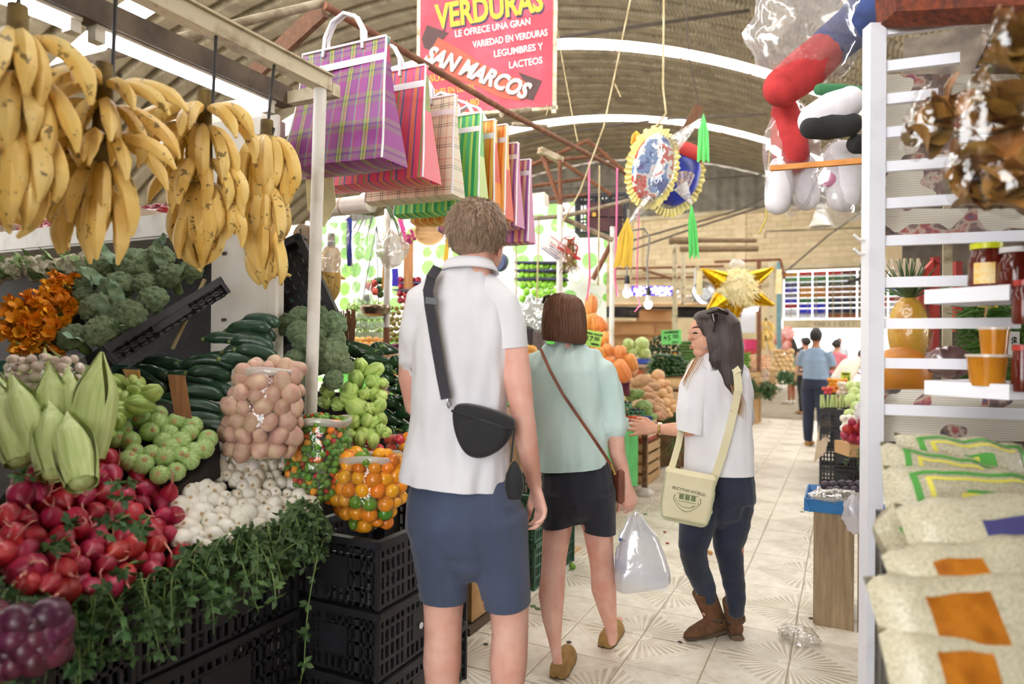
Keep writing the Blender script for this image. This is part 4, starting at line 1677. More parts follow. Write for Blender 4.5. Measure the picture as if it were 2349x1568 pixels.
 # broccoli / cauliflower heads: a dome of budding curds on a stalk
 def curd(seed, R, squash):
  r_ = random.Random(seed)
  cs = []
  for i in range(26):
   a = i * 2.4
   z = 1 - i / 26 * 1.15
   cs.append((V3((math.cos(a) * math.sqrt(max(0, 1 - z * z)), math.sin(a) * math.sqrt(max(0, 1 - z * z)), z)) + V3((r_.gauss(0, .1), r_.gauss(0, .1), r_.gauss(0, .06)))).normalized())

  def disp(p):
   d = sorted((p - c).length for c in cs)
   g = max(0, 1 - d[0] * 1.9)
   e = min(1, (d[1] - d[0]) * 5)
   return (.86 + .16 * g ** .5 * e) * (1 + .035 * noise.noise(p * 9) + .03 * noise.noise(p * 22)) if p.z > -.45 else .62
  m = MB()
  m.ball((0, 0, 0), (R, R, R * squash), 44, 30, disp=disp)
  return m
 bro = mat('broccoli_bud', '7d8e6a', '5f7352', rough=.9, scale=70, bump=1.0, bscale=240, bdist=.006, jit=.25)
 for i in range(3):
  keep('broccoli%d' % i, curd(40 + i, .07, .78), bro)
 m = MB()
 m.tube([(0, 0, -.03), (.0, 0, -.07), (.004, 0, -.10)], [.026, .021, .019], 10)
 keep('broccoli_stalk', m, mat('broccoli_stalk', '8fa66c', '7a925a', rough=.6))

 def leafm(L0, W0, curl):
  m = MB()

  def fn(u, v):
   w = W0 * math.sin(PI * min(1, v * .93 + .04)) ** .8
   x = (u - .5) * w
   return (x, v * L0, curl * v * v * L0 + .22 * abs(x) + .006 * math.sin(v * 14 + u * 5))
  m.sheet(fn, 6, 10)
  return m
 keep('brassica_leaf', leafm(.11, .05, .35), mat('brassica_leaf', '93ab8a', '6f8f72', rough=.6, scale=30))
 for i in range(2):
  keep('cauliflower%d' % i, curd(60 + i, .075, .72), mat('cauliflower_curd', 'e8e2cc', 'd8cfb0', rough=.85, scale=40, bump=.9, bscale=220, bdist=.005))
 keep('cauliflower_leaf', leafm(.13, .06, .6), mat('cauliflower_leaf', '9cb47c', '7e9c60', rough=.6, scale=30))
 # squash blossom
 m = MB()
 for i in range(5):
  a = i * 2 * PI / 5

  def pet(u, v, a=a):
   w = (.012 + .014 * v) * math.sin(PI * min(.98, v * .75 + .2))
   o = .004 + .022 * v * v + .006 * math.sin(v * 9)
   q = V3((o, (u - .5) * w * 2, v * .075))
   return Matrix.Rotation(a, 3, 'Z') @ q
  m.sheet(pet, 3, 6)
 keep('blossom', m, mat('blossom_petal', 'f2a81c', 'd98410', rough=.6, scale=40, jit=.25))
 m = MB()
 m.tube([(0, 0, .012), (0, 0, 0), (.002, 0, -.03)], [.007, .005, .004], 6)
 keep('blossom_stem', m, mat('blossom_stem', '94a04a', '7c8838', rough=.7))
 # lumpy round things
 def lump(nm, R, sx, sz, c1, c2, rough=.5, jit=.2, amp=.05, fr=1.6, nu=14, nv=10, **kw):
  m = MB()
  o = rnd.uniform(0, 50)
  m.ball((0, 0, 0), (R * sx, R, R * sz), nu, nv, disp=lambda p: 1 + amp * noise.noise(p * fr + V3((o, o, o))))
  keep(nm, m, mat(nm + '_skin', c1, c2, rough=rough, jit=jit, **kw))
 lump('potato', .030, 1.05, 1.35, 'dfc2a4', 'd0a090', scale=30)
 lump('rocoto_orange', .0225, 1, .95, 'f0a02c', 'e28a1c', .25, .35, .07, 2.2)
 lump('rocoto_green', .0225, 1, .95, '6f9a35', '4f7f2a', .25, .3, .07, 2.2)
 lump('rocoto_red', .020, 1, 1.1, 'd84a28', 'c03420', .25, .2, .07, 2.2)
 lump('tomato', .034, 1, .85, 'd84a48', 'c43238', .25, .2, .03, 2)
 lump('plum', .020, 1, 1.1, '8a3a58', '5a2448', .3, .5, .03, 2, 10, 8)
 lump('red_onion', .026, 1, 1.1, '6a2a44', '3f1628', .35, .4, .03, 2, 12, 9)
 lump('apricot', .030, 1, .95, 'f0c070', 'e4a850', .5, .2, .03, 2, 10, 8)
 lump('peach', .034, 1, .95, 'f0d0a8', 'e8b490', .7, .2, .03, 2, 10, 8)
 lump('kiwi', .026, 1, 1.25, '9a8a50', '827238', .9, .2, .03, 2, 10, 8, scale=60)
 lump('grape', .011, 1, 1.2, 'b9cf80', '9cba5c', .3, .2, .02, 2, 8, 6)
 lump('mamey', .052, 1, 1.75, 'd2a884', 'b98a68', .8, .2, .06, 1.4, 18, 12, scale=25)
 lump('tan_squash', .058, 1, .82, 'e6bc8c', 'd8a874', .55, .15, .04, 1.5, 18, 12, scale=8)
 lump('garlic', .024, 1, .85, 'efe2d2', 'd8c0b0', .6, .15, .08, 3, 12, 8, scale=20)
 lump('fig', .026, 1, 1.15, '4a3a48', '2f2430', .5, .5, .05, 2, 12, 8, scale=25)
 lump('melon', .075, 1, 1.0, 'e6c898', 'd6b480', .8, .15, .02, 2, 16, 12, scale=40, bump=.6, bscale=90)
 lump('white_egg', .022, 1, 1.2, 'f4ece4', 'eadfd4', .5, .1, .01, 1, 10, 8)
 lump('carrot_root', .016, 1, 3.2, 'ee8a50', 'e07a40', .5, .2, .05, 1, 8, 8)
 # apple
 for nm, c1, c2 in (('green_apple', 'a4d850', '8ccb3a'), ('red_apple', '9a1c30', '7a1224')):
  m = MB()
  m.lathe([(.002, .024), (.010, .029), (.022, .029), (.033, .018), (.036, .002), (.032, -.016), (.022, -.028), (.010, -.030), (.002, -.026)], 16)
  keep(nm, m, mat(nm + '_skin', c1, c2, rough=.28, jit=.15, scale=14))
 # cabbage
 m = MB()
 m.ball((0, 0, 0), (.10, .10, .085), 24, 18, disp=lambda p: 1 + .05 * abs(math.sin(3 * math.atan2(p.y, p.x) + p.z * 2)) + .03 * noise.noise(p * 4))
 keep('cabbage', m, mat('cabbage_leaf', 'cfdc9c', 'a9c06a', rough=.5, scale=22, bump=.5, bscale=40, jit=.12))
 # pumpkin: long ribbed squash
 m = MB()
 m.lathe([(.01, .19), (.06, .185), (.105, .15), (.125, .08), (.13, 0), (.125, -.08), (.10, -.15), (.055, -.185), (.01, -.19)], 40, mod=lambda w, r, z: (r * math.cos(w) * (.90 + .1 * abs(math.sin(w * 5)) ** .6), r * math.sin(w) * (.90 + .1 * abs(math.sin(w * 5)) ** .6), z))
 keep('pumpkin', m, mat('pumpkin_skin', 'eda05a', 'de8a40', rough=.45, scale=6, jit=.2))
 m = MB()
 m.tube([(0, 0, .18), (0, 0, .205), (.012, 0, .23)], [.022, .014, .012], 8)
 keep('pumpkin_stalk', m, mat('pumpkin_stalk', 'b89a68', rough=.9))
 # poblano chilli
 m = MB()
 m.lathe([(.004, .052), (.022, .05), (.034, .038), (.036, .015), (.030, -.02), (.020, -.055), (.008, -.085), (.001, -.095)], 20, mod=lambda w, r, z: (r * math.cos(w) * (.86 + .16 * abs(math.cos(1.5 * w))), r * math.sin(w) * (.86 + .16 * abs(math.cos(1.5 * w))), z))
 keep('poblano', m, mat('poblano_skin', '30502f', '1c3622', rough=.16, scale=12, jit=.3))
 m = MB()
 m.tube([(0, 0, .045), (.002, 0, .065), (.012, 0, .09)], [.010, .006, .005], 7)
 keep('poblano_stem', m, mat('poblano_stem', '7f9a48', rough=.6))
 # custard apple
 m = MB()
 m.ball((0, 0, 0), (.06, .06, .085), 26, 20, disp=lambda p: 1 + .05 * math.sin(p.z * 16 + 3 * math.atan2(p.y, p.x)) * math.sin(8 * math.atan2(p.y, p.x)))
 keep('cherimoya', m, mat('cherimoya_skin', '9bb56c', '6f8f4c', rough=.6, scale=45, bump=.6, bscale=80, jit=.15))
 # banana: ridged, hooked, dark tip
 t = NT('plantain_skin')
 sp = t.n('ShaderNodeSeparateXYZ')
 t.l(t.obj(), sp.inputs[0])
 base = t.ramp(t.noise(9, 3), [(.3, lin('dfb456')), (.7, lin('f3d588'))])
 spots = t.math('GREATER_THAN', t.noise(26, 5, None, .7), .60)
 base = t.mix(t.math('MULTIPLY', spots, .8), base, lin('5d4322'))
 tip = t.math('GREATER_THAN', t.math('ADD', sp.outputs[2], t.math('MULTIPLY', t.noise(60, 2), .02)), .222)
 neck = t.math('LESS_THAN', sp.outputs[2], .012)
 base = t.mix(tip, base, lin('2c2018'))
 base = t.mix(t.math('MULTIPLY', neck, .6), base, lin('7a6634'))
 t.bsdf(base, .5, t.noise(70, 3), .15, .002)
 for i, cv in enumerate((1.15, 1.6)):
  m = MB()
  pts, rr = [], []
  n = 14
  for j in range(n):
   u = j / (n - 1)
   a = cv * u
   pts.append((.24 / cv * (1 - math.cos(a)) * .9, 0, .24 / cv * math.sin(a)))
   rr.append(.0205 * (.42 + .58 * min(1, u * 5)) * (1 if u < .72 else max(.22, 1 - (u - .72) * 2.9)))
  vs = []
  m.tube(pts, rr, 10, ref=(0, 1, 0))
  nb = []
  for q, v in enumerate(m.v):               # five blunt ridges
   j, k = divmod(q, 10)
   c = V3(pts[j])
   nb.append(tuple(c + (V3(v) - c) * (1.07 if k % 2 == 0 else .95)))
  m.v = nb
  keep('banana%d' % i, m, t.mat)
 L['banana_skin'] = t.mat
 return L

PR = produce()

def put(kind, loc, rot, scale, label, cat, group, part=None, name=None, partname=None):
 """one fruit or vegetable as a thing of its own, with a shared-mesh part where it shows one"""
 o = inst(name or kind, PR[kind], loc, rot, scale)
 tag(o, label, cat, group)
 if part:
  inst(partname or part, PR[part], parent=o)
 return o

def towards(p, tilt=0.0, spread=.5):
 """a direction from p roughly to the camera with some scatter"""
 d = (V3((0, 0, EYE)) - p).normalized()
 return (d + V3((rnd.gauss(0, spread), rnd.gauss(0, spread), rnd.gauss(0, spread) + tilt))).normalized()
# ================================================================== left-hand vegetable stall
blk = mat('black_crate_plastic', '26262b', '1b1b1f', rough=.5, scale=12)

def crate_meshes(L, W, H, tagname):
 """slotted plastic crate: side and end walls, rim, base"""
 def wall(l):
  m = MB()
  t = .012
  for z in (.012, H * .27, H * .5, H * .73, H - .03):
   m.box((0, 0, z), (l, t, .012))
  n = int(l / .03)
  for i in range(n + 1):
   x = -l / 2 + l * i / n
   m.box((x, 0, H / 2), (.010 if i % 5 else .022, t, H - .01))
  m.box((0, -.002, H * .5), (l * .32, t, H * .42))
  return m
 r = MB()
 for sx, sy, lx, ly in ((0, 1, L, .03), (0, -1, L, .03), (1, 0, .03, W), (-1, 0, .03, W)):
  r.box((sx * (L / 2 - .008), sy * (W / 2 - .008), H - .012), (lx, ly, .024))
 b = MB()
 for i in range(9):
  b.box((-L / 2 + L * (i + .5) / 9, 0, .008), (.024, W - .02, .012))
 for i in range(6):
  b.box((0, -W / 2 + W * (i + .5) / 6, .008), (L - .02, .024, .010))
 return dict(long=wall(L - .01).mesh('wall_' + tagname, blk, False), short=wall(W - .01).mesh('end_' + tagname, blk, False),
    rim=r.mesh('rim_' + tagname, blk, False), base=b.mesh('base_' + tagname, blk, False), d=(L, W, H))

CR60 = crate_meshes(.60, .40, .238, 'sixty')

def crate(loc, rz, label, group, cm=CR60, tilt=None):
 R0 = Matrix.Rotation(rz, 3, 'Z')
 if tilt is not None:
  R0 = tilt
 L, W, H = cm['d']
 t = thing('plastic_crate', label, 'crate', loc, group, R0)
 inst('rim', cm['rim'], parent=t)
 inst('base', cm['base'], parent=t)
 for sy in (-1, 1):
  inst('side_wall', cm['long'], (0, sy * (W / 2 - .008), 0), Matrix.Rotation(0 if sy < 0 else PI, 3, 'Z'), 1, t)
 for sx in (-1, 1):
  inst('end_wall', cm['short'], (sx * (L / 2 - .008), 0, 0), Matrix.Rotation(PI / 2 if sx > 0 else -PI / 2, 3, 'Z'), 1, t)
 return t

def left_crates():
 rows = ['bottom', 'middle', 'top']
 for k in range(3):
  for i, v in enumerate((.30, .905, 1.51)):
   crate((-1.90, v, k * .24), PI / 2, 'black crate under the radishes, %s row, %s' % (rows[k], ['nearest the camera', 'middle of three', 'beside the corner stack'][i]), 'black crates under the front display')
 for k in range(3):
  c = crate((-1.615, 2.19, k * .243), PI / 2, 'black plastic crate, %s of the corner stack under the orange peppers' % rows[k], 'crates of the corner stack')
  # stickers on the face toward the aisle (local -Y)
  for x, z, r, col in ((-.05, .16, .016, 'e8e8ea'), (-.035, .142, .014, 'f2f2f2')) if k == 2 else (((.0, .15, .015, 'f0f0f0'), (-.05, .11, .012, 'e6e6e8')) if k == 1 else ()):
   m = MB()
   m.lathe([(.0005, 0), (r, 0), (r, .002), (.0005, .002)], 16, Matrix.Translation((x, -.2055, z)) @ Matrix.Rotation(PI / 2, 4, 'X'))
   sub('sticker', m, mat('sticker_' + col, col, rough=.5), c)
  for x, z, col in (((.02, .10, '28b060'),) if k == 2 else (((.03, .05, '30a868'), (.0, .07, 'd84030')) if k == 1 else ())):
   m = MB()
   m.box((x, -.205, z), (.016, .002, .010))
   sub('mark', m, mat('mark_' + col, col, rough=.5), c, False)

left_crates()

def bed(poly, fD, off, name, label, cat, m):
 """rough sloping bed the goods lie on, following their depth"""
 xs = [p[0] for p in poly]
 ys = [p[1] for p in poly]
 b = MB()
 pts = []
 for x, y in poly:
  D = fD(x, y) + off
  pts.append(P(x, y, D))
 n = len(pts)
 c = sum(pts, V3()) / n
 low = [p + V3((0, 0, -.05)) + CF * .02 for p in pts]
 b.add(pts + low + [c], [(i, (i + 1) % n, 2 * n) for i in range(n)] + [(i, i + n, (i + 1) % n + n, (i + 1) % n) for i in range(n)])
 return tag(b.build(name, m, None, False, c), label, cat)

m_bed = mat('dark_leaf_bed', '26331f', '141d12', rough=.95, scale=18, bump=.8, bscale=30, bdist=.01)
m_dark = mat('dark_board', '2e2823', '1c1815', rough=.9)

def radishes_and_onions():
 fD = plane3((0, 1350, 1.50), (400, 1300, 1.88), (250, 1050, 2.0))
 poly = [(70, 1062), (250, 1035), (335, 1080), (405, 1150), (412, 1285), (330, 1318), (180, 1385), (60, 1360), (-25, 1280), (-25, 1180), (40, 1090)]
 bed(poly, fD, .05, 'radish_leaf_bed', 'bed of dark radish leaves beneath the red radishes', 'leaves', m_bed)
 gl = 'red radish with a pale tail in the heap at front left'
 for lay, step in ((0, 47), (1, 50)):
  for x, y in hexpts(poly, step, .28):
   D = fD(x, y) - (.0 if lay == 0 else .03)
   p = P(x + (12 if lay else 0), y + (10 if lay else 0), D)
   d = towards(p, -.25, .55)
   k = rnd.randrange(3)
   o = put('radish%d' % k, p, rot_to(-d, spin=rnd.uniform(0, 6)), rnd.uniform(.92, 1.32), gl, 'radish', 'radishes in the front heap', 'radish_root%d' % k, 'radish', 'root')
 fO = plane3((420, 1250, 1.95), (730, 1180, 2.33), (640, 1020, 2.5))
 poly = [(420, 1060), (470, 1045), (510, 1062), (560, 1045), (600, 1015), (645, 1012), (690, 1040), (730, 1085), (738, 1130), (728, 1185), (640, 1205), (560, 1235), (450, 1262), (408, 1235), (405, 1150), (425, 1100)]
 bed(poly, fO, .05, 'onion_leaf_bed', 'bed of green stalks beneath the white onions', 'leaves', m_bed)
 for x, y in hexpts(poly, 23, .25):
  p = P(x, y, fO(x, y) - rnd.uniform(0, .03))
  s = rnd.choice((.8, .95, 1.05, 1.15, 1.3, 1.4))
  put('onion', p, rot_to(towards(p, .0, .4), spin=rnd.uniform(0, 6)), s, 'small white spring onion bulb in the heap beside the radishes', 'onion', 'white onions in the front heap', 'onion_root', 'spring_onion', 'root')

radishes_and_onions()

def leafmats():
 return (mat('herb_leaf_dark', '4d6b38', '33502a', rough=.6, scale=40, jit=.3), mat('herb_stem', '7f9a55', '64803f', rough=.6))

def sprigs(name, label, starts, L=.3, leaf=.02, n=7, droop=1.0, D=None, cat='herbs', m=None, spread=.35, width=.5):
 """trailing greens: stems with three-part leaves"""
 lm, sm = leafmats()
 lm = m or lm
 p0 = starts[0]
 t = thing(name, label, cat, p0)
 st, lf = MB(), MB()
 for p in starts:
  d = (-CF * rnd.uniform(.3, .9) + CR * rnd.gauss(0, spread) + UP * rnd.uniform(.0, .5)).normalized()
  q = V3(p)
  pts = [q.copy()]
  l = L * rnd.uniform(.6, 1.15)
  for i in range(7):
   d = (d + V3((rnd.gauss(0, .12), rnd.gauss(0, .12), -.32 * droop))).normalized()
   q = q + d * l / 7
   pts.append(q.copy())
  st.tube(pts, [.0022 - .0002 * i for i in range(8)], 4, cap=False)
  for i in range(n):
   k = 1 + rnd.randrange(7)
   b = pts[k]
   for j in range(3):
    dd = V3((rnd.gauss(0, 1), rnd.gauss(0, 1), rnd.gauss(-.3, .7))).normalized()
    sd = dd.orthogonal().normalized()
    s = leaf * rnd.uniform(.6, 1.25)
    e = b + dd * s * 2
    mid = b + dd * s
    up = dd.cross(sd) * s * .15
    lf.add([b, mid + sd * s * width + up, e, mid - sd * s * width + up, mid], [(0, 1, 4), (1, 2, 4), (2, 3, 4), (3, 0, 4)])
 o = wpart('stems', st, sm, t)
 o['kind'] = 'stuff'
 o = wpart('leaves', lf, lm, t)
 o['kind'] = 'stuff'
 return t

def front_greens():
 fD = lambda x, y: plane3((0, 1350, 1.47), (400, 1300, 1.84), (730, 1190, 2.28))(x, y)
 segs = [((-20, 1345), (90, 1385), 'beneath the leftmost radishes'), ((90, 1385), (230, 1365), 'under the middle of the radish heap'), ((230, 1355), (400, 1310), 'where radishes meet onions'),
   ((400, 1285), (560, 1240), 'below the lower left onions'), ((560, 1235), (680, 1205), 'below the onions by the crate rim'), ((670, 1200), (745, 1175), 'at the right corner of the onion heap')]
 for i, (a, b, w) in enumerate(segs):
  st = []
  for j in range(26 if i < 3 else 30):
   f = rnd.random()
   x, y = a[0] + (b[0] - a[0]) * f, a[1] + (b[1] - a[1]) * f + rnd.uniform(-25, 20)
   st.append(P(x, y, fD(x, y) - rnd.uniform(0, .03)))
  sprigs('greens_bunch', 'bunch of trailing green leaves ' + w, st, .22 if i != 5 else .2, .015, 9, 1.0, cat='greens')
 st = [P(762, 1205 + 6 * i, 2.25) for i in range(3)]
 sprigs('greens_sprig', 'single long sprig of leaves hanging over the corner crates', st, .55, .014, 16, .55, cat='greens', spread=.1)
 st = [P(110 + rnd.uniform(-80, 240), rnd.uniform(1090, 1330), 1.62) for i in range(14)]
 sprigs('radish_greens', 'dark radish leaves poking out between the red radishes', st, .06, .014, 6, .6, cat='leaves')

front_greens()

def maize_etc():
 ears = [(45, 1050, 12, 935), (88, 1045, 42, 900), (133, 1015, 120, 885), (150, 945, 118, 840), (172, 1000, 164, 905), (52, 930, 44, 868), (98, 935, 84, 868), (122, 1060, 116, 985), (2, 970, -10, 900), (18, 1010, 4, 920), (182, 1080, 168, 1012)]
 for i, (x0, y0, x1, y1) in enumerate(ears):
  D = 1.72 + (1050 - y0) * .0022
  a, b = P(x0, y0, D), P(x1, y1, D + .05)
  d = (b - a).normalized()
  o = inst('maize_ear', PR['maize'], a.lerp(b, .5), rot_to(d, spin=rnd.uniform(0, 6)), (1.02, 1.02, .88))
  tag(o, 'maize ear in a pale green husk behind the radishes', 'corn', 'maize ears at left')
  for k in range(3):
   inst('husk_leaf', PR['husk_leaf%d' % (k % 2)], (0, 0, 0), Matrix.Rotation(k * 2.1 + i, 3, 'Z'), 1, o)
 D = 1.80
 a, b = P(200, 1040, D), P(222, 885, D + .04)
 o = inst('maize_ear', PR['maize'], a.lerp(b, .5), rot_to(b - a, spin=.3), (1.15, 1.15, .95))
 tag(o, 'largest maize ear with its husk opening, nearest the round squashes', 'corn', 'maize ears at left')
 for k in range(4):
  inst('husk_leaf', PR['husk_leaf1'], (0, 0, 0), Matrix.Rotation(k * 1.5, 3, 'Z'), 1.08, o)
 for x, y in ((266, 876), (312, 878), (266, 906), (309, 901), (337, 906), (323, 929), (281, 943), (260, 967), (203, 869), (193, 904), (240, 990), (230, 915), (288, 915)):
  p = P(x, y, 2.12 - (y - 880) * .001)
  put('chayote', p, rot_to(towards(p, .1, .5), spin=rnd.uniform(0, 6)), .70, 'small pale chayote squash in the cluster behind the maize', 'chayote', 'chayotes behind the maize')
 sq = [(915, 1165), (1035, 1140), (1150, 1190), (1030, 1200), (805, 1235), (980, 1255), (1240, 1265), (1260, 1215), (1360, 1300), (850, 1315), (1070, 1320), (1180, 1320), (1105, 1265), (1330, 1365), (1075, 1420), (1190, 1410), (990, 1400), (935, 1465), (1045, 1535), (1150, 1515), (1265, 1385), (880, 1390), (1240, 1440), (840, 1440), (760, 1300), (1110, 1360)]
 f = plane3((280, 1060, 1.98), (480, 1060, 2.1), (380, 930, 2.2))
 bed([(245, 960), (300, 925), (400, 925), (500, 1000), (500, 1060), (400, 1120), (300, 1110), (250, 1040)], f, .06, 'squash_tray', 'dark tray beneath the round green squashes', 'tray', m_dark)
 for x, y in sq:
  x, y = x / 2.851, 550 + y / 2.851
  p = P(x, y, f(x, y))
  put('round_squash', p, rot_to(towards(p, .1, .35), spin=rnd.uniform(0, 6)), rnd.uniform(.78, .92), 'round pale green squash in the heap between maize and potatoes', 'squash', 'round squashes', 'squash_scar', 'round_squash', 'blossom_scar')

maize_etc()

def courgettes():
 segs = [(1480, 545, 1770, 535), (1345, 600, 1660, 640), (1490, 580, 1785, 625), (1170, 755, 1560, 765), (925, 755, 1240, 800), (1200, 805, 1480, 720), (780, 800, 1120, 930), (890, 815, 1080, 850), (1065, 850, 1440, 890), (1290, 825, 1470, 850),
   (1220, 955, 1405, 975), (1540, 690, 1660, 700), (1600, 630, 1715, 650), (1000, 1040, 1150, 1080), (1240, 1050, 1395, 1075), (1250, 1135, 1400, 1150), (1330, 1185, 1450, 1200), (1650, 490, 1765, 500), (1520, 745, 1640, 770), (1640, 690, 1745, 715),
   (1000, 900, 1200, 960), (1100, 1000, 1300, 1010), (1080, 1120, 1250, 1140), (1380, 920, 1450, 940), (1600, 560, 1760, 590), (1300, 1100, 1440, 1110), (1620, 745, 1720, 760)]
 for i, (x0, y0, x1, y1) in enumerate(segs):
  q = [(x0 / 2.851, 550 + y0 / 2.851), (x1 / 2.851, 550 + y1 / 2.851)]
  m = (q[0][1] + q[1][1]) / 2
  D = 2.58 - (m - 730) * .0013 + (i % 3) * .012 + (.06 if i >= 20 else 0)
  a, b = P(q[0][0], q[0][1], D), P(q[1][0], q[1][1], D + rnd.uniform(-.02, .05))
  L = max((b - a).length, .15)
  x = (b - a).normalized()
  y = UP - x * x.dot(UP)
  y.normalize()
  kind = 'courgette_bent' if i in (3, 6) else 'courgette'
  o = inst('courgette', PR[kind], (a + b) / 2 - y * .012, axes(x, -y, x.cross(-y)), (L / .25, .8, .8))
  tag(o, 'dark green courgette in the stack behind the chayotes', 'courgette', 'courgette stack')
  inst('stem', PR['courgette_stem'], parent=o)
 m = MB()
 q = [(800, 845, 905, 850, 915, 905, 825, 905), (1095, 880, 1205, 885, 1250, 1170, 1140, 1140)]
 for k, z in enumerate(q):
  pts = [P(z[j] / 2.851, 550 + z[j + 1] / 2.851, 2.1 - .02 * k) for j in (0, 2, 4, 6)]
  m = MB()
  m.add(pts + [p + CF * .006 for p in pts], [(0, 1, 2, 3), (7, 6, 5, 4), (0, 4, 5, 1), (1, 5, 6, 2), (2, 6, 7, 3), (3, 7, 4, 0)])
  o = m.build('wooden_price_tag', wood('tag_wood_%d' % k, ('9a6a3c', 'c49a5c')[k == 0], ('6f4522', 'a07a44')[k == 0]), None, False, sum(pts, V3()) / 4)
  tag(o, ['short light wooden slat stuck among the courgettes', 'brown wooden slat standing in front of the courgettes'][k], 'price tag')

courgettes()

def heads():
 hs = [(890, 170, 125), (1040, 120, 95), (1110, 240, 95), (660, 190, 95), (770, 310, 115), (1000, 390, 95), (560, 290, 75), (640, 450, 108), (840, 500, 118), (480, 640, 100), (670, 600, 118), (1250, 200, 75), (540, 370, 70), (960, 290, 80)]
 for i, (x, y, r) in enumerate(hs):
  x, y, r = x / 2.851, 550 + y / 2.851, r / 2.851
  D = 2.42 - (y - 590) * .0014
  p = P(x, y, D)
  o = inst('broccoli_head', PR['broccoli%d' % (i % 3)], p, rot_to((-CF + UP * .9 + CR * rnd.gauss(0, .25)).normalized(), spin=rnd.uniform(0, 6)), px2m(r, D) / .066)
  tag(o, 'broccoli head piled on the tilted black tray at left', 'broccoli', 'broccoli on the left tray')
  inst('stalk', PR['broccoli_stalk'], parent=o)
  if i % 2 == 0:
   for k in range(2):
    inst('leaf', PR['brassica_leaf'], (.045 * math.cos(k * 2.4 + i), .045 * math.sin(k * 2.4 + i), .0), Matrix.Rotation(k * 2.4 + i - PI / 2, 3, 'Z') @ Matrix.Rotation(.6, 3, 'X'), 1, o)
 h2 = [(225, 120, 95), (95, 205, 105), (240, 300, 120), (170, 580, 95), (330, 350, 150), (560, 210, 125), (420, 590, 120), (610, 380, 90), (545, 530, 150), (705, 640, 70), (270, 800, 95), (580, 790, 90), (400, 110, 95)]
 for i, (x, y, r) in enumerate(h2):
  x, y, r = 640 + x / 4.61, 700 + y / 4.61, r / 4.61
  D = 2.72 - (y - 720) * .0010 + (.1 if i == 1 else 0)
  p = P(x, y, D)
  o = inst('broccoli_head', PR['broccoli%d' % (i % 3)], p, rot_to((-CF + UP * .6 + CR * rnd.gauss(0, .3)).normalized(), spin=rnd.uniform(0, 6)), px2m(r, D) / .052)
  tag(o, 'broccoli head in the mound around the white post', 'broccoli', 'broccoli by the white post')
  inst('stalk', PR['broccoli_stalk'], parent=o)
 for i, (x, y, r) in enumerate(((90, 190, 85), (265, 190, 95), (-20, 220, 80), (385, 185, 70), (465, 165, 75), (560, 130, 60), (180, 160, 60))):
  x, y, r = x / 2.851, 550 + y / 2.851, r / 2.851
  D = 2.75
  p = P(x, y, D)
  o = inst('cauliflower_head', PR['cauliflower%d' % (i % 2)], p, rot_to((-CF + UP * .5).normalized(), spin=rnd.uniform(0, 6)), px2m(r, D) / .07)
  tag(o, 'white cauliflower in the row beneath the apple shelf', 'cauliflower', 'cauliflower row')
  for k in range(3):
   inst('leaf', PR['cauliflower_leaf'], (.05 * math.cos(k * 2.1 + i), .05 * math.sin(k * 2.1 + i), -.03), Matrix.Rotation(k * 2.1 + i - PI / 2, 3, 'Z') @ Matrix.Rotation(.9, 3, 'X'), .9, o)
 poly = [(510, 200), (535, 460), (430, 585), (330, 695), (170, 725), (60, 610), (75, 480), (150, 385), (260, 425), (340, 320), (420, 230)]
 poly = [(x / 2.851, 550 + y / 2.851) for x, y in poly]
 fB = plane3((30, 780, 2.12), (170, 780, 2.2), (170, 640, 2.36))
 bed(poly, fB, .06, 'blossom_tray', 'black tray under the orange squash blossoms', 'tray', m_dark)
 for x, y in hexpts(poly, 14.5, .35):
  p = P(x, y, fB(x, y) - rnd.uniform(0, .03))
  d = (towards(p, .1, .7) - CR * .4).normalized()
  put('blossom', p, rot_to(d, spin=rnd.uniform(0, 6)), rnd.uniform(.55, .8), 'orange squash blossom in the heap beside the broccoli', 'flower', 'squash blossoms', 'blossom_stem', 'squash_blossom', 'stem')

heads()

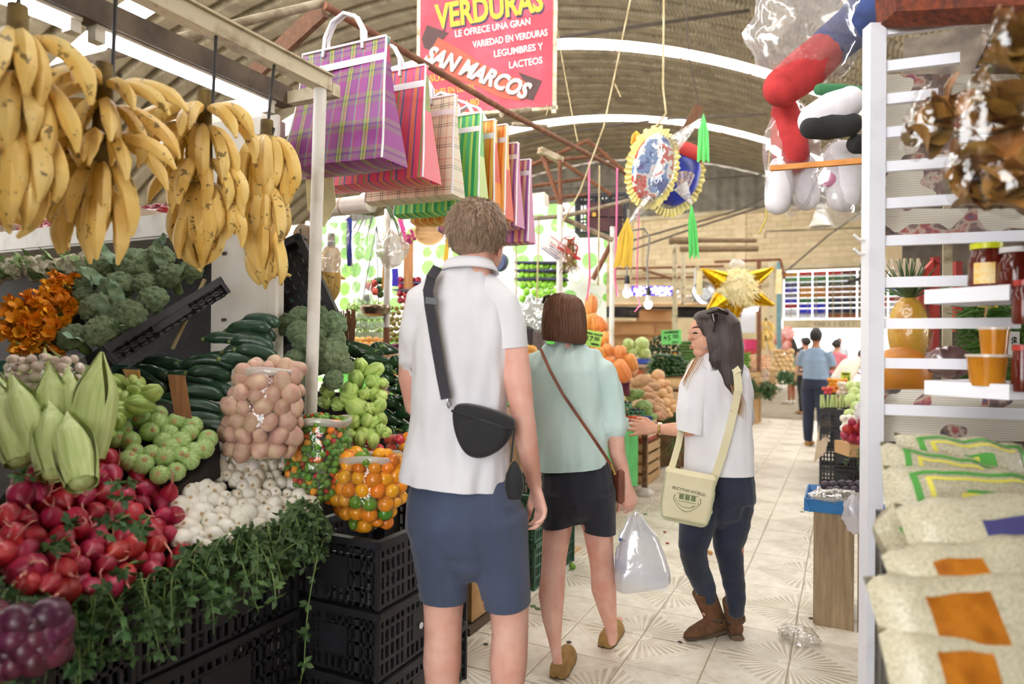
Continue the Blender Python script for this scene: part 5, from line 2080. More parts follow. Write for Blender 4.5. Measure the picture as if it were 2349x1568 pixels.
def chayotes_chillies():
 cs = [(860, 660, 85), (985, 700, 95), (820, 795, 90), (990, 815, 95), (740, 905, 115), (910, 940, 80), (1000, 945, 65), (1075, 940, 70), (520, 910, 85), (470, 1020, 75), (615, 1035, 80), (815, 1080, 120), (970, 1090, 75), (1055, 1080, 75), (790, 1225, 90), (925, 1240, 80), (1035, 1215, 75), (1100, 1210, 60), (750, 1385, 95), (880, 1345, 80), (985, 1345, 60), (1080, 1335, 70), (1130, 1335, 60), (700, 1000, 60), (1090, 810, 60), (860, 1430, 80), (1000, 1440, 70)]
 for x, y, r in cs:
  x, y, r = 640 + x / 4.61, 700 + y / 4.61, r / 4.61
  D = 2.72 - (y - 840) * .0009
  p = P(x, y, D)
  put('chayote', p, rot_to(towards(p, .1, .55), spin=rnd.uniform(0, 6)), px2m(r, D) / .047, 'pale green chayote in the stack by the white post', 'chayote', 'chayote stack')
 ps = [(880, 800), (905, 830), (930, 850), (890, 870), (915, 890), (935, 910), (900, 925), (885, 845), (925, 945), (905, 965), (930, 985), (890, 990), (945, 880), (895, 1005), (920, 1020), (880, 950), (860, 800), (840, 822), (800, 830)]
 for i, (x, y) in enumerate(ps):
  p = P(x, y, 2.98 - (y - 800) * .0006)
  d = (CR * rnd.uniform(.3, 1) * (-1 if i % 3 == 0 else 1) - CF * .5 + UP * rnd.uniform(-.2, .5)).normalized()
  o = put('poblano', p, rot_to(d, spin=rnd.uniform(0, 6)), .82, 'glossy dark poblano chilli in the pile behind the man in white', 'chilli', 'poblano pile', 'poblano_stem', 'poblano_chilli', 'stem')
 for x, y, dx in ((832, 805, 40), (855, 825, 60), (815, 800, 30)):
  p = P(x, y, 2.95)
  put('poblano', p, rot_to((-CR + UP * .1).normalized(), spin=rnd.uniform(0, 6)), 1.0, 'glossy dark poblano chilli lying on top of the chayotes', 'chilli', 'poblanos on top', 'poblano_stem', 'poblano_chilli', 'stem')

chayotes_chillies()

# ---- clear sacks of small vegetables
def sack(name, label, px, top, bot, hw, D, fill, item_label, item_cat, group, step, hd=.8, open_top=True, tip=None, tilt=0.0, rim=True, filmname='clear_sack_film', item_name=None, heap=0):
 """film bag with a rolled rim, goods pressed against the inside; sizes in px at distance D"""
 k = D / F
 h = (bot - top) * k
 R = hw * k
 base = P(px, bot, D)
 t = thing(name, label, 'bag', base)

 def rad(v):
  return R * (.80 + .22 * math.sin(PI * min(1, v * .8 + .12))) * (1 if v > .12 else .55 + .45 * (v / .12) ** .5) * (1 if tip is None else min(1, .35 + v * tip))

 def pt(a, v, g=1.0):
  w = a * 2 * PI
  r = rad(v) * g * (1 + .05 * noise.noise(V3((math.cos(w) * 2, math.sin(w) * 2, v * 3 + px))))
  return base + CR * (r * math.cos(w) + tilt * h * v) + CF * (r * hd * math.sin(w)) + UP * (v * h)
 m = MB()
 m.sheet(lambda a, v: pt(a, v * 1.0), 36, 18, closed=True)
 wpart('film', m, film(filmname, 'ffffff', .88, .08, 26, 1.0, .65), t)
 if rim:
  m = MB()
  m.tube([pt(a, .985 + .02 * math.sin(a * 6 * PI), 1.02) for a in np.linspace(0, 1, 33)[:-1]], [(.006, .013)] * 32, 8, ref=UP, closed=True)
  wpart('rolled_rim', m, film('milky_rim', 'f6f2ec', .25, .3, 40, .6, .2), t)
 # goods against the film on the side one sees, and a heap in the mouth
 it = 0
 ys = np.arange(top + step * .5, bot - step * .3, step * .85)
 for r_, y in enumerate(ys):
  v = (bot - y) / (bot - top)
  half = rad(v) / k
  n = max(1, int(half * PI * .9 / step))
  for j in range(n):
   a = -PI + (j + .5 + (.5 if r_ % 2 else 0)) / n * PI
   if a > 0:
    continue
   q = base + CR * (half * k * .86 * math.cos(a) + tilt * h * v) + CF * (half * k * hd * .84 * math.sin(a)) + UP * (v * h) + V3((rnd.gauss(0, .004), rnd.gauss(0, .004), rnd.gauss(0, .004)))
   kd = rnd.choice(fill)
   put(kd[0], q, rrot(), kd[1] * rnd.uniform(.85, 1.15), item_label, item_cat, group, name=item_name)
 for v in np.arange(.12, .95, step * 1.2 / (bot - top)) if heap else ():      # goods deeper inside
  for j in range(4):
   a = rnd.uniform(-PI, 0)
   q = base + CR * (rad(v) * .5 * math.cos(a) + tilt * h * v) + CF * (rad(v) * hd * .45 * math.sin(a)) + UP * (v * h)
   kd = rnd.choice(fill)
   put(kd[0], q, rrot(), kd[1] * 1.1, item_label, item_cat, group, name=item_name)
 for j in range(heap):
  a = rnd.uniform(0, 2 * PI)
  r = math.sqrt(rnd.random()) * R * .85
  q = base + CR * (r * math.cos(a) + tilt * h) + CF * (r * hd * math.sin(a)) + UP * (h + (.03 * (1 - r / R) - .012))
  kd = rnd.choice(fill)
  put(kd[0], q, rrot(), kd[1] * rnd.uniform(.85, 1.1), item_label, item_cat, group, name=item_name)
 return t

sack('potato_sack', 'clear sack of pink potatoes standing by the courgettes', 592, 848, 1042, 86, 2.30, [('potato', 1.0), ('potato', .85)], 'pink-skinned potato in the clear sack', 'potato', 'potatoes in the sack', 37, tilt=.12, heap=9)
sack('pepper_sack', 'clear sack of small green and orange peppers behind the onions', 724, 962, 1150, 76, 2.42, [('rocoto_green', .50), ('rocoto_green', .55), ('rocoto_green', .6), ('rocoto_orange', .6), ('rocoto_red', .5), ('rocoto_green', .62)], 'little pepper in the mixed green sack', 'pepper', 'small peppers in the green sack', 14.5, tilt=.05, heap=50, item_name='small_pepper')
sack('orange_pepper_sack', 'clear sack of round orange peppers on the corner crate', 840, 1046, 1218, 82, 2.42, [('rocoto_orange', 1.1), ('rocoto_orange', 1.2), ('rocoto_orange', 1.35), ('rocoto_orange', 1.2), ('rocoto_orange', 1.15), ('rocoto_orange', 1.3), ('rocoto_green', 1.1)], 'round orange or green pepper in the corner sack', 'pepper', 'round peppers in the corner sack', 31, tip=1.6, heap=13, tilt=.05, item_name='round_pepper')
sack('garlic_sack', 'clear bag of peeled garlic behind the maize', 108, 812, 900, 84, 2.02, [('garlic', .62), ('garlic', .7)], 'garlic bulb in the clear bag behind the maize', 'garlic', 'garlic in the clear bag', 24, rim=False)
sack('tomato_sack', 'clear bag of red tomatoes behind the corner sack', 838, 992, 1050, 32, 2.62, [('tomato', .75)], 'red tomato in the nearer clear bag', 'tomato', 'tomatoes in the nearer bag', 30, rim=False)
sack('carrot_sack', 'clear bag of orange-red vegetables beside the man in white', 915, 992, 1050, 30, 2.72, [('rocoto_orange', .9), ('tomato', .7)], 'orange or red vegetable in the farther clear bag', 'vegetable', 'vegetables in the farther bag', 26, rim=False, item_name='mixed_vegetable')
sack('purple_onion_sack', 'clear bag of dark red onions at the bottom left corner', 62, 1390, 1520, 88, 1.38, [('red_onion', 1.0), ('red_onion', 1.2)], 'dark red onion in the corner bag', 'onion', 'red onions at bottom left', 34, rim=False)

# ---- hanging plantains
def bunch(x, y, D, tiers, label, seed):
 r_ = random.Random(seed)
 top = P(x, y, D)
 t = thing('plantain_bunch', label, 'bananas', top)
 m = MB()
 k = D / F
 L = (tiers[-1][0] + .05)
 m.tube([UP * .06, UP * .0, V3((0, 0, -L * .5)), V3((0, 0, -L))], [.020, .022, .026, .014], 10)
 sub('stalk', m, mat('plantain_stalk', '8a7440', '5c4a28', rough=.8, scale=20), t)
 for dz, n, sc, tilt, lo, hi in tiers:
  for i in range(n):
   a = lo + (hi - lo) * (i + .5) / n + r_.gauss(0, .14)
   out = CR * math.cos(a) + CF * math.sin(a)
   tl = tilt + r_.gauss(0, .2)
   d = (out * math.sin(tl) - UP * math.cos(tl)).normalized()
   bend = (-UP - d * d.dot(-UP))
   if bend.length < .05:
    bend = out
   if tl < .5:
    bend = (-out - d * d.dot(-out))
   bend.normalize()
   p = V3((0, 0, -dz)) + out * .028
   inst('banana', PR['banana%d' % r_.randrange(2)], p, axes(bend, d.cross(bend) * -1 if d.cross(bend).dot(d.cross(bend)) < 0 else d.cross(bend), d), sc * r_.uniform(.9, 1.08), t)
 return t

bunch(40, 75, 1.50, [(.02, 9, .95, 1.3, -3.3, .2), (.1, 9, .95, 1.0, -3.3, .2), (.2, 9, .95, .9, -3.3, .2), (.26, 8, .9, .6, -3.2, 0)], 'shadowed plantain bunch at the left edge of the picture', 1)
bunch(238, 200, 1.74, [(.0, 9, .84, 1.6, -3.4, .3), (.05, 10, .84, 1.2, -3.5, .4), (.13, 9, .85, 1.3, -3.4, .3), (.2, 10, .85, .95, -3.6, .2), (.26, 9, .88, .8, -3.9, -.4)], 'large speckled plantain bunch, second from the left edge', 2)
bunch(468, 255, 2.04, [(.0, 9, .85, 1.5, -3.4, .3), (.05, 9, .85, 1.05, -3.4, .3), (.15, 9, .85, 1.1, -3.4, .3), (.22, 10, .88, .75, -3.4, .3), (.28, 9, .9, .5, -3.4, .3)], 'yellow plantain bunch hanging left of the checked bags', 3)
bunch(612, 318, 2.24, [(.0, 10, .95, .75, -3.5, .4), (.05, 9, .9, .5, -3.4, .3), (.16, 9, .88, .75, -3.4, .3), (.24, 8, .85, .55, -3.3, .2), (.3, 7, .85, .4, -3.3, .2)], 'yellow plantain bunch nearest the white post', 4)

# ---- stall frame: rails, tube lamp, post, pipe, brace
white_paint = mat('chipped_white_paint', 'e6e2da', 'c9c0b0', rough=.6, scale=9, lo=.25, hi=.5)
m_cream = mat('grimy_cream_paint', 'cfc3a6', '8a7555', rough=.7, scale=14, lo=.3, hi=.5)
m_rust = mat('rusty_pipe', '8a5a3e', '6a4029', rough=.75, scale=25)
m_old = mat('weathered_pipe', 'a89a82', '7a6a52', rough=.7, scale=22)
m_cord = mat('old_cord', 'c9b892', 'a8946c', rough=.95)
m_iron = mat('dark_iron', '3a3532', '26221f', rough=.6)

def tube_thing(name, label, cat, pts, r, m, n=10, group=None):
 b = MB()
 b.tube(pts, r, n)
 q = sum((V3(p) for p in pts), V3()) / len(pts)
 return tag(b.build(name, m, loc=q), label, cat, group)

def frame():
 zt = 2.335
 b = MB()
 b.bar((-1.7, .1, zt), (-1.7, 1.93, zt), .05, .05)
 b.bar((-1.7, .1, zt + .03), (-1.7, 1.93, zt + .03), .07, .006)
 tag(b.build('stall_rail', m_cream, None, False, (-1.7, 1.0, zt)), 'grimy cream rail the plantains hang from, ending at the white post', 'rail')
 b = MB()
 b.bar((-1.93, .1, zt), (-1.93, 1.97, zt), .06, .07)
 tag(b.build('stall_rail', mat('brown_beam', '6f6152', '4a3f35', rough=.8), None, False, (-1.93, 1.0, zt)), 'dark beam carrying the bright tube lamp above the plantains', 'rail')
 b = MB()
 b.bar((-1.97, 1.96, zt - .01), (-1.68, 1.96, zt - .01), .04, .045)
 tag(b.build('stall_rail', m_cream, None, False, (-1.8, 1.96, zt)), 'short cream crossbar at the top of the white post', 'rail')
 for y0, y1, l in ((.1, 1.18, 'nearer'), (1.22, 1.9, 'farther')):
  t = thing('tube_lamp', 'bright white fluorescent tube, the %s one under the dark beam' % l, 'lamp', (-1.94, (y0 + y1) / 2, 2.275))
  m = MB()
  m.tube([(0, -(y1 - y0) / 2 + .03, 0), (0, (y1 - y0) / 2 - .03, 0)], .016, 12)
  sub('tube', m, emit('tube_glow', 'f2f2ff', 5.0), t)
  m = MB()
  m.bar((0, -(y1 - y0) / 2, .025), (0, (y1 - y0) / 2, .025), .05, .02)
  sub('batten', m, white_paint, t, False)
  for s in (-1, 1):
   m = MB()
   m.box((0, s * ((y1 - y0) / 2 - .015), 0), (.036, .03, .04))
   sub('holder', m, white_paint, t, False)
 b = MB()
 p = on_u(735, 205, -1.7)
 q = V3((p.x - .0, p.y, 0))
 b.tube([(p.x - .06, p.y + .02, .72), (p.x, p.y, zt)], .0225, 14)
 t = tag(b.build('stall_post', white_paint, loc=(p.x - .06, p.y, .72)), 'chipped white round post in front of the checked bag', 'post')
 # hooks
 for x, y0, y1 in ((40, -60, 60), (258, -30, 178), (488, 62, 250), (622, 118, 300)):
  a = on_u(x, max(y0, -40), -1.7)
  a.z = zt + .02
  D = depth(a)
  e = P(x - (8 if x > 600 else 0), y1, D)
  b = MB()
  b.tube([a - CR * .03 - UP * .03, a - CR * .02 + UP * .02, a + CR * .012 + UP * .02, a + CR * .01 - UP * .05, a.lerp(e, .6) + CR * .004, e, e + UP * -.02 + CR * .014, e + CR * .02 + UP * .01], .005, 8)
  o = b.build('hook', m_iron, loc=a)
  tag(o, 'black iron hook holding the plantain bunch %s' % {40: 'at the picture edge', 258: 'second from the left', 488: 'left of the checked bags', 622: 'nearest the white post'}[x], 'hook')
 # overhead pipes
 A = P(745, 12, 2.78)
 tube_thing('overhead_pipe', 'brown overhead pipe the shopping bags hang from', 'pipe', [A, P(1160, 255, 3.95), P(1440, 400, 6.1)], .017, m_rust)
 tube_thing('overhead_pipe', 'pale crooked pole crossing above the plantains', 'pipe', [P(80, 176, 2.3), P(190, 142, 2.4), P(330, 108, 2.5), P(560, 50, 2.65), P(745, 6, 2.8)], .018, m_old)
 tube_thing('overhead_pipe', 'short pipe stub tied under the red sign', 'pipe', [P(1150, 262, 4.1), P(1215, 252, 4.3)], .02, m_old)
 b = MB()
 b.bar(P(742, 22, 2.85), P(560, 190, 3.2), .07, .03, CF)
 tag(b.build('timber_brace', wood('brown_timber', '7a5236', '55361f', 1), None, False, P(650, 105, 3.0)), 'brown timber brace behind the checked bag handle', 'brace')

frame()

# ---- shelf, column, tray behind
def back_fittings():
 VS = 1.95
 z0 = 1.85
 sh = thing('apple_shelf', 'white shelf with a raised lip holding red apples at the left', 'shelf', (-3.3, VS, z0))
 u0, u1 = -4.8, -2.33
 m = MB()
 m.box(((u0 + u1) / 2 + 3.3, .22, -.01), (u1 - u0, .5, .02))
 sub('board', m, white_paint, sh, False)
 m = MB()
 m.box(((u0 + u1) / 2 + 3.3, -.03, .035), (u1 - u0, .02, .09))
 sub('lip', m, white_paint, sh, False)
 for i in range(3):
  c0 = V3((-3.05 - i * .55, VS + .2, z0 + .02))
  t = thing('apple_carton', 'open carton of red apples on the white shelf, ' + ['nearest the column', 'in the middle', 'leftmost'][i], 'carton', c0)
  b = MB()
  b.box((0, 0, .01), (.48, .34, .02))
  for s in (-1, 1):
   b.box((s * .235, 0, .06), (.012, .34, .12))
  b.box((0, .165, .09), (.48, .012, .18))
  b.box((0, -.165, .03), (.48, .012, .06))
  sub('tray', b, mat('carton_grey', 'b9aa98', 'a09080', rough=.9), t, False)
  for a in range(6):
   for r in range(3):
    p = c0 + V3((-.2 + a * .08, -.1 + r * .09, .075 + r * .045))
    put('red_apple', p, rot_to((rnd.gauss(0, .3), rnd.gauss(-.3, .3), 1)), 1.05, 'red apple in the cartons on the white shelf', 'apple', 'apples on the white shelf')
 # dark back of the stall below the shelf
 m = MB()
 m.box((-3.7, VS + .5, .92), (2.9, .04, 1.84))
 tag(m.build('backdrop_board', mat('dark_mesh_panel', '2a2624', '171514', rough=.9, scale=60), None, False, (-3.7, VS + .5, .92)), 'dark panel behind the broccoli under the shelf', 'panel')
 # white slotted column
 a, b = P(472, 612, 2.76), P(640, 880, 2.76)
 cx = (a + b) / 2
 col = thing('rack_upright', 'white slotted metal rack upright between broccoli and courgettes', 'rack', (cx.x, cx.y, 0), rot=Matrix.Rotation(0.1, 3, 'Z'))
 m = MB()
 m.box((-.02, 0, 1.15), (.265, .02, 2.3))
 m.box((.12, .04, 1.15), (.02, .1, 2.3))
 m.box((.145, .0, 1.15), (.05, .018, 2.3))
 sub('sheet', m, mat('white_enamel', 'efeae0', 'dcd4c4', rough=.5, scale=5), col, False)
 for i in range(10):
  m = MB()
  m.box((-.085, -.011, .95 + i * .135), (.022, .004, .012))
  sub('slot', m, m_iron, col, False)
 m = MB()
 pa, pb, pc, pd = P(352, 259, 3.25), P(600, 219, 3.05), P(602, 335, 3.05), P(352, 352, 3.25)
 m.add([pa, pb, pc, pd] + [q + CF * .1 for q in (pa, pb, pc, pd)], [(0, 1, 2, 3), (7, 6, 5, 4), (0, 4, 5, 1), (1, 5, 6, 2), (2, 6, 7, 3), (3, 7, 4, 0)])
 tag(m.build('header_panel', _mats['white_enamel'], None, False, (pa + pc) / 2), 'white header panel behind the plantain bunches', 'panel')
 # tilted black tray under the broccoli
 x = (P(465, 650, 2.42) - P(200, 805, 2.1))
 L = x.length
 x.normalize()
 y = (CF + UP * .35 - x * x.dot(CF + UP * .35)).normalized()
 z = x.cross(y)
 cm = crate_meshes(L + .02, .36, .07, 'tray')
 crate(P(330, 738, 2.40) - z * .07, 0, 'shallow black tray tilted beneath the broccoli heads', None, cm, axes(x, y, z))
 tube_thing('bamboo_stick', 'thin pale stick propping the tilted broccoli tray', 'stick', [P(395, 800, 2.45), P(470, 640, 2.5)], .007, wood('pale_stick', 'd8c49a', 'b89c6c'))
 m = MB()
 m.bar(P(-20, 838, 2.15), P(290, 848, 2.45), .03, .035)
 tag(m.build('green_rail', mat('green_paint', '3c7a6a', '2c5f52', rough=.6), None, False, P(135, 842, 2.3)), 'dark green rail behind the garlic bag', 'rail')
 # sloping deck that carries everything between
 m = MB()
 d0, d1 = V3((-1.95, .15, .72)), V3((-1.95, 2.9, .72))
 m.add([(-1.75, .1, .75), (-1.75, 1.85, .75), (-2.4, 2.4, .95), (-4.2, 2.4, 1.25), (-4.2, .1, .9), (-1.75, .1, .73), (-1.75, 1.85, .73), (-2.4, 2.4, .73), (-4.2, 2.4, .73), (-4.2, .1, .73)],
    [(0, 1, 2, 3, 4), (5, 6, 1, 0), (6, 7, 2, 1), (7, 8, 3, 2), (8, 9, 4, 3), (9, 5, 0, 4)])
 tag(m.build('display_deck', m_dark, None, False, (-2.6, 1.4, .8)), 'dark sloping deck beneath the vegetables of the left stall', 'deck')
 m = MB()
 m.box((-2.05, 2.62, .4), (.6, .5, .8))
 tag(m.build('display_box', m_dark, None, False, (-2.05, 2.62, .4)), 'dark box beneath the chayotes and poblanos', 'deck')

back_fittings()
# ================================================================== hanging shopping bags and the red sign
def shopping_bag(label, U, V, ztop, w, h, body, yaw=0.0, flare=1.1, trimcol='f2eef2', puff=.06, handles=True, hcol='e9e6ee'):
 R0 = Matrix.Rotation(yaw, 3, 'Z')
 t = thing('shopping_bag', label, 'bag', (U, V, ztop), 'woven plastic shopping bags on the pipe', R0)

 def half(v):
  return w / 2 * (1 + (flare - 1) * v)

 def dp(v):
  return .012 + puff * v ** 1.4
 for s, nm in ((-1, 'front_panel'), (1, 'back_panel')):
  m = MB()
  m.sheet(lambda u, v, s=s: ((2 * u - 1) * half(v), s * dp(v) * (1 - .15 * abs(2 * u - 1)) + .008 * math.sin(v * 5 + u * 3), -v * h), 10, 12)
  sub(nm, m, body, t)
 m = MB()
 m.sheet(lambda u, v: ((2 * u - 1) * half(1), (2 * v - 1) * dp(1) * (1 - .15 * abs(2 * u - 1)) + .008 * math.sin(5 + u * 3), -h - .012 * math.sin(v * PI)), 10, 4)
 sub('bottom', m, body, t)
 tr = mat('trim_' + trimcol, trimcol, rough=.4)
 for s in (-1, 1):
  m = MB()
  m.sheet(lambda u, v, s=s: (s * half(v), (2 * u - 1) * dp(v) * .85 + .008 * math.sin(v * 5 + (3 if s > 0 else 0)), -v * h), 4, 12)
  sub('gusset', m, body, t)
  m = MB()
  m.tube([(s * half(v), -dp(v) * .85 + .008 * math.sin(v * 5 + (3 if s > 0 else 0)), -v * h) for v in np.linspace(0, 1, 9)], .0045, 6)
  sub('side_piping', m, tr, t)
 m = MB()
 for s in (-1, 1):
  m.tube([((2 * u - 1) * half(0), s * dp(0), .0) for u in (0, .5, 1)], .005, 6)
 sub('top_piping', m, tr, t)
 m = MB()
 m.sheet(lambda u, v: ((2 * u - 1) * half(.14 + .06 * v) * .985, -dp(.15) - .006, -h * (.14 + .055 * v)), 8, 2)
 sub('white_band', m, tr, t)
 if handles:
  for s in (-1, 1):
   m = MB()
   m.tube([(-.10 + .004 * s, s * .012, -.03), (-.095, s * .012, .05), (-.06, s * .01, .11), (0, s * .008, .135), (.06, s * .01, .11), (.095, s * .012, .05), (.10, s * .012, -.03)], .0075, 8)
   sub('handle', m, mat('handle_' + hcol, hcol, rough=.3), t)
 return t

def bags():
 purple = stripes('purple_tartan', [(3, 'a8489e'), (.5, '6a3a78'), (.5, 'c8d44c'), (.6, '58b048'), (.4, 'e87830'), (.5, 'c8d44c'), (.5, '4a4a8a'), (3, '9a4496'), (.5, '60b8c0'), (.5, 'e06048')], [(4, 'a4489a'), (1.2, '8a8468'), (.6, '5a4878'), (1.2, '94906a')], 9.0, 9.0, .45)
 pink = stripes('pink_stripe', [(2, 'f0607c'), (.6, 'c05a98'), (1.2, 'f48a6a'), (.4, '7a62a8'), (1.5, 'ee5a78'), (.5, '98a860'), (1, 'f07a88'), (.5, '5a78b0')], None, 7.5)
 beige = stripes('beige_check', [(3.5, 'ece2c8'), (.35, '3a3634'), (.4, 'ece2c8'), (.35, '3a3634'), (2, 'e4d8ba'), (.3, 'd84a4a')], [(3.5, 'eee6ce'), (.3, '4a4440'), (.4, 'eee6ce'), (.3, '4a4440'), (2, 'e8dcc0'), (.3, 'd85a5a')], 10.0, 10.0, .5)
 green = stripes('green_stripe', [(1, '38b070'), (.8, '98d860'), (1, '58c488'), (.6, 'd0e870'), (.8, '2ea066'), (1, '88d474'), (.5, 'e0f0a0')], None, 8.0)
 orange = stripes('orange_stripe', [(1.2, 'fbb044'), (.5, 'f47a30'), (1, 'fdc868'), (.4, 'e86a50'), (1, 'f8a038'), (.6, 'fde090')], None, 11.0)
 lilac = stripes('lilac_stripe', [(1, 'd890b8'), (.6, '8a58a8'), (1, 'f0b088'), (.6, 'c05a90'), (.8, 'e8c0a0'), (.5, '9a62b0')], None, 9.0)
 shopping_bag('purple plaid woven shopping bag with white handles, nearest of the hanging row', -1.845, 2.20, 2.61, .43, .50, purple, .0, 1.16, puff=.09)
 shopping_bag('pink striped woven shopping bag behind the purple plaid one', -1.86, 2.475, 2.60, .46, .50, pink, .02, 1.12, puff=.08)
 shopping_bag('cream bag with black and red check, third of the hanging row', -1.86, 2.73, 2.555, .46, .47, beige, .0, 1.05)
 shopping_bag('green striped shopping bag, fourth of the hanging row', -1.86, 2.97, 2.545, .47, .48, green, .0, 1.04)
 shopping_bag('nearer orange striped shopping bag beside the green one', -1.86, 3.13, 2.56, .46, .51, orange, .0, 1.08)
 shopping_bag('farther orange striped shopping bag half hidden by its twin', -1.84, 3.22, 2.56, .46, .50, orange, .03, 1.04)
 shopping_bag('nearer lilac striped shopping bag near the end of the row', -1.84, 3.36, 2.50, .46, .46, lilac, .02, 1.04)
 shopping_bag('lilac and apricot striped shopping bag, last of the hanging row', -1.84, 3.52, 2.45, .46, .47, lilac, .04, 1.02)

bags()

def red_sign():
 a, b = P(962, 262, 5.2), P(1266, 243, 4.98)
 W = (b - a).length
 x = (b - a).normalized()
 R0 = axes(x, UP.cross(x), UP)
 c = (a + b) / 2
 k = W / 305.0
 t = thing('market_sign', 'hand-painted red sign reading San Marcos hanging over the aisle', 'sign', c, rot=R0)
 Hs = 330 * k

 def loc(px, py):            # picture position on the board -> its own x, z
  return ((px - 1114) * k, (252 - py + (px - 1114) * .062 * -1) * k)
 m = MB()
 m.box((0, 0, Hs / 2), (W, .006, Hs))
 n = NT('red_canvas')
 col = n.ramp(n.noise(5, 5), [(.25, lin('b8283a')), (.5, lin('d03a4a')), (.75, lin('e0586a'))])
 n.bsdf(col, .6, n.noise(300, 2), .15, .001)
 sub('canvas', m, n.mat, t, False)
 for s in (-1, 1):
  m = MB()
  m.box((s * (W / 2 + .012), .02, Hs / 2 - .02), (.035, .03, Hs + .06))
  sub('side_batten', m, m_cream, t, False)
 m = MB()
 m.box((0, .02, -.01), (W + .08, .03, .03))
 sub('bottom_batten', m, m_cream, t, False)
 yel, nav, whi, brn, org, dbr = mat('sign_yellow', 'e8b830', rough=.6), mat('sign_navy', '3a3050', rough=.6), mat('sign_white', 'efe4dc', rough=.6), mat('sign_brown', '6a4038', rough=.6), mat('sign_orange', 'c0583a', 'a84a34', rough=.6, scale=4), mat('sign_dark', '4a2a26', rough=.6)
 tl = Matrix.Rotation(math.radians(-4.5), 4, 'Y')

 def put_text(s, px, py, size, m1, off=0, y=-.006, rot=tl, sh=0, al='CENTER', sx=1.0):
  X, Z = loc(px, py)
  text(s, size * k, m1, t, thick=.001, offset=off, shear=sh, align=al, xf=Matrix.Translation((X, y, Z)) @ rot, sx=sx)
 put_text('FR', 1010, -42, 88, nav, .008, -.005)
 put_text('FR', 1008, -46, 88, yel, .006, -.008)
 put_text('VERDURAS', 1125, 32, 76, nav, .010, -.005, sx=.66)
 put_text('VERDURAS', 1122, 28, 76, yel, .008, -.008, sx=.66)
 put_text('LE OFRECE UNA GRAN', 1131, 70, 21, whi, .001, sx=.8)
 put_text('VARIEDAD EN VERDURAS', 1171, 95, 21, whi, .001, sx=.7)
 put_text('LEGUMBRES Y', 1190, 121, 21, whi, .001, sx=.85)
 put_text('LACTEOS', 1207, 149, 21, whi, .001, sx=.85)
 put_text('SUS', 1003, 180, 22, yel)
 put_text('ENES EN LOCAL', 1044, 207, 20, yel, sx=.68)
 put_text('S. 180', 1076, 238, 22, yel)
 # ribbon
 rib = [(975, 140), (990, 112), (1005, 88), (1060, 118), (1110, 150), (1155, 172), (1200, 185), (1212, 195), (1196, 232), (1150, 225), (1100, 200), (1040, 178), (1000, 158)]
 m = MB()
 m.poly([loc(*p) for p in rib], .002)
 m.xform(Matrix.Translation((0, -.0055, 0)))
 sub('ribbon', m, org, t, False)
 for pts in ([(965, 90), (978, 58), (1030, 78), (1010, 100), (990, 118), (972, 112)], [(1190, 168), (1245, 188), (1225, 232), (1190, 222), (1208, 196)]):
  m = MB()
  m.poly([loc(*p) for p in pts], .002)
  m.xform(Matrix.Translation((0, -.0045, 0)))
  sub('ribbon_end', m, dbr, t, False)
 r28 = Matrix.Rotation(math.radians(24), 4, 'Y')
 put_text('SAN MARCOS', 1096, 173, 50, brn, .004, -.009, r28, .25, sx=.82)
 put_text('SAN MARCOS', 1094, 169, 50, whi, .006, -.011, r28, .25, sx=.82)
 # pieces of cord at the foot
 for px in (975, 1255):
  X, Z = loc(px, 250)
  m = MB()
  m.tube([(X, -.01, Z + .03), (X + .01, -.015, Z - .01), (X, -.012, Z - .05)], .003, 5)
  sub('tie', m, m_cord, t)

red_sign()
# ================================================================== fruit stall behind the shoppers
BASE_R = dict(green_apple=.036, red_apple=.036, kiwi=.027, apricot=.03, plum=.02, peach=.034, pumpkin=.13, mamey=.055, tan_squash=.058, cherimoya=.062, cabbage=.10, melon=.075, garlic=.024, fig=.027, white_egg=.022, tomato=.034, rocoto_red=.02, rocoto_green=.0225, rocoto_orange=.0225, chayote=.05, round_squash=.036, potato=.032, radish0=.025, onion=.021, carrot_root=.016, poblano=.036)

def cluster(kind, pts, D, label, cat, group, part=None, name=None, partname=None, up=None, sp=.5, squash=None):
 """pts of (px, py, r px); D a number or a function of the pixel"""
 out = []
 for q in pts:
  x, y, r = q[:3]
  d = D(x, y) if callable(D) else D
  p = P(x, y, d)
  s = px2m(r, d) / BASE_R[kind]
  dr = up if up is not None else towards(p, .2, sp)
  dr = (V3(dr) + V3((rnd.gauss(0, .12), rnd.gauss(0, .12), rnd.gauss(0, .12)))).normalized()
  out.append(put(kind, p, rot_to(dr, spin=rnd.uniform(0, 6)), s if squash is None else (s, s, s * squash), label, cat, group, part, name or kind, partname))
 return out

def grid(x0, y0, x1, y1, dx, dy, r, jit=.15):
 out = []
 row = 0
 y = y0
 while y <= y1:
  x = x0 + (dx / 2 if row % 2 else 0)
  while x <= x1:
   out.append((x + rnd.gauss(0, jit) * dx * .5, y + rnd.gauss(0, jit) * dy * .5, r * rnd.uniform(.92, 1.08)))
   x += dx
  y += dy
  row += 1
 return out

def slab(name, label, cat, a, b, c, d, thick, m, along=None):
 """four-cornered board through world points"""
 q = [V3(z) for z in (a, b, c, d)]
 n = (q[1] - q[0]).cross(q[3] - q[0]).normalized() if along is None else V3(along)
 mb = MB()
 mb.add(q + [z + n * thick for z in q], [(0, 1, 2, 3), (7, 6, 5, 4), (0, 4, 5, 1), (1, 5, 6, 2), (2, 6, 7, 3), (3, 7, 4, 0)])
 return tag(mb.build(name, m, None, False, sum(q, V3()) / 4), label, cat)

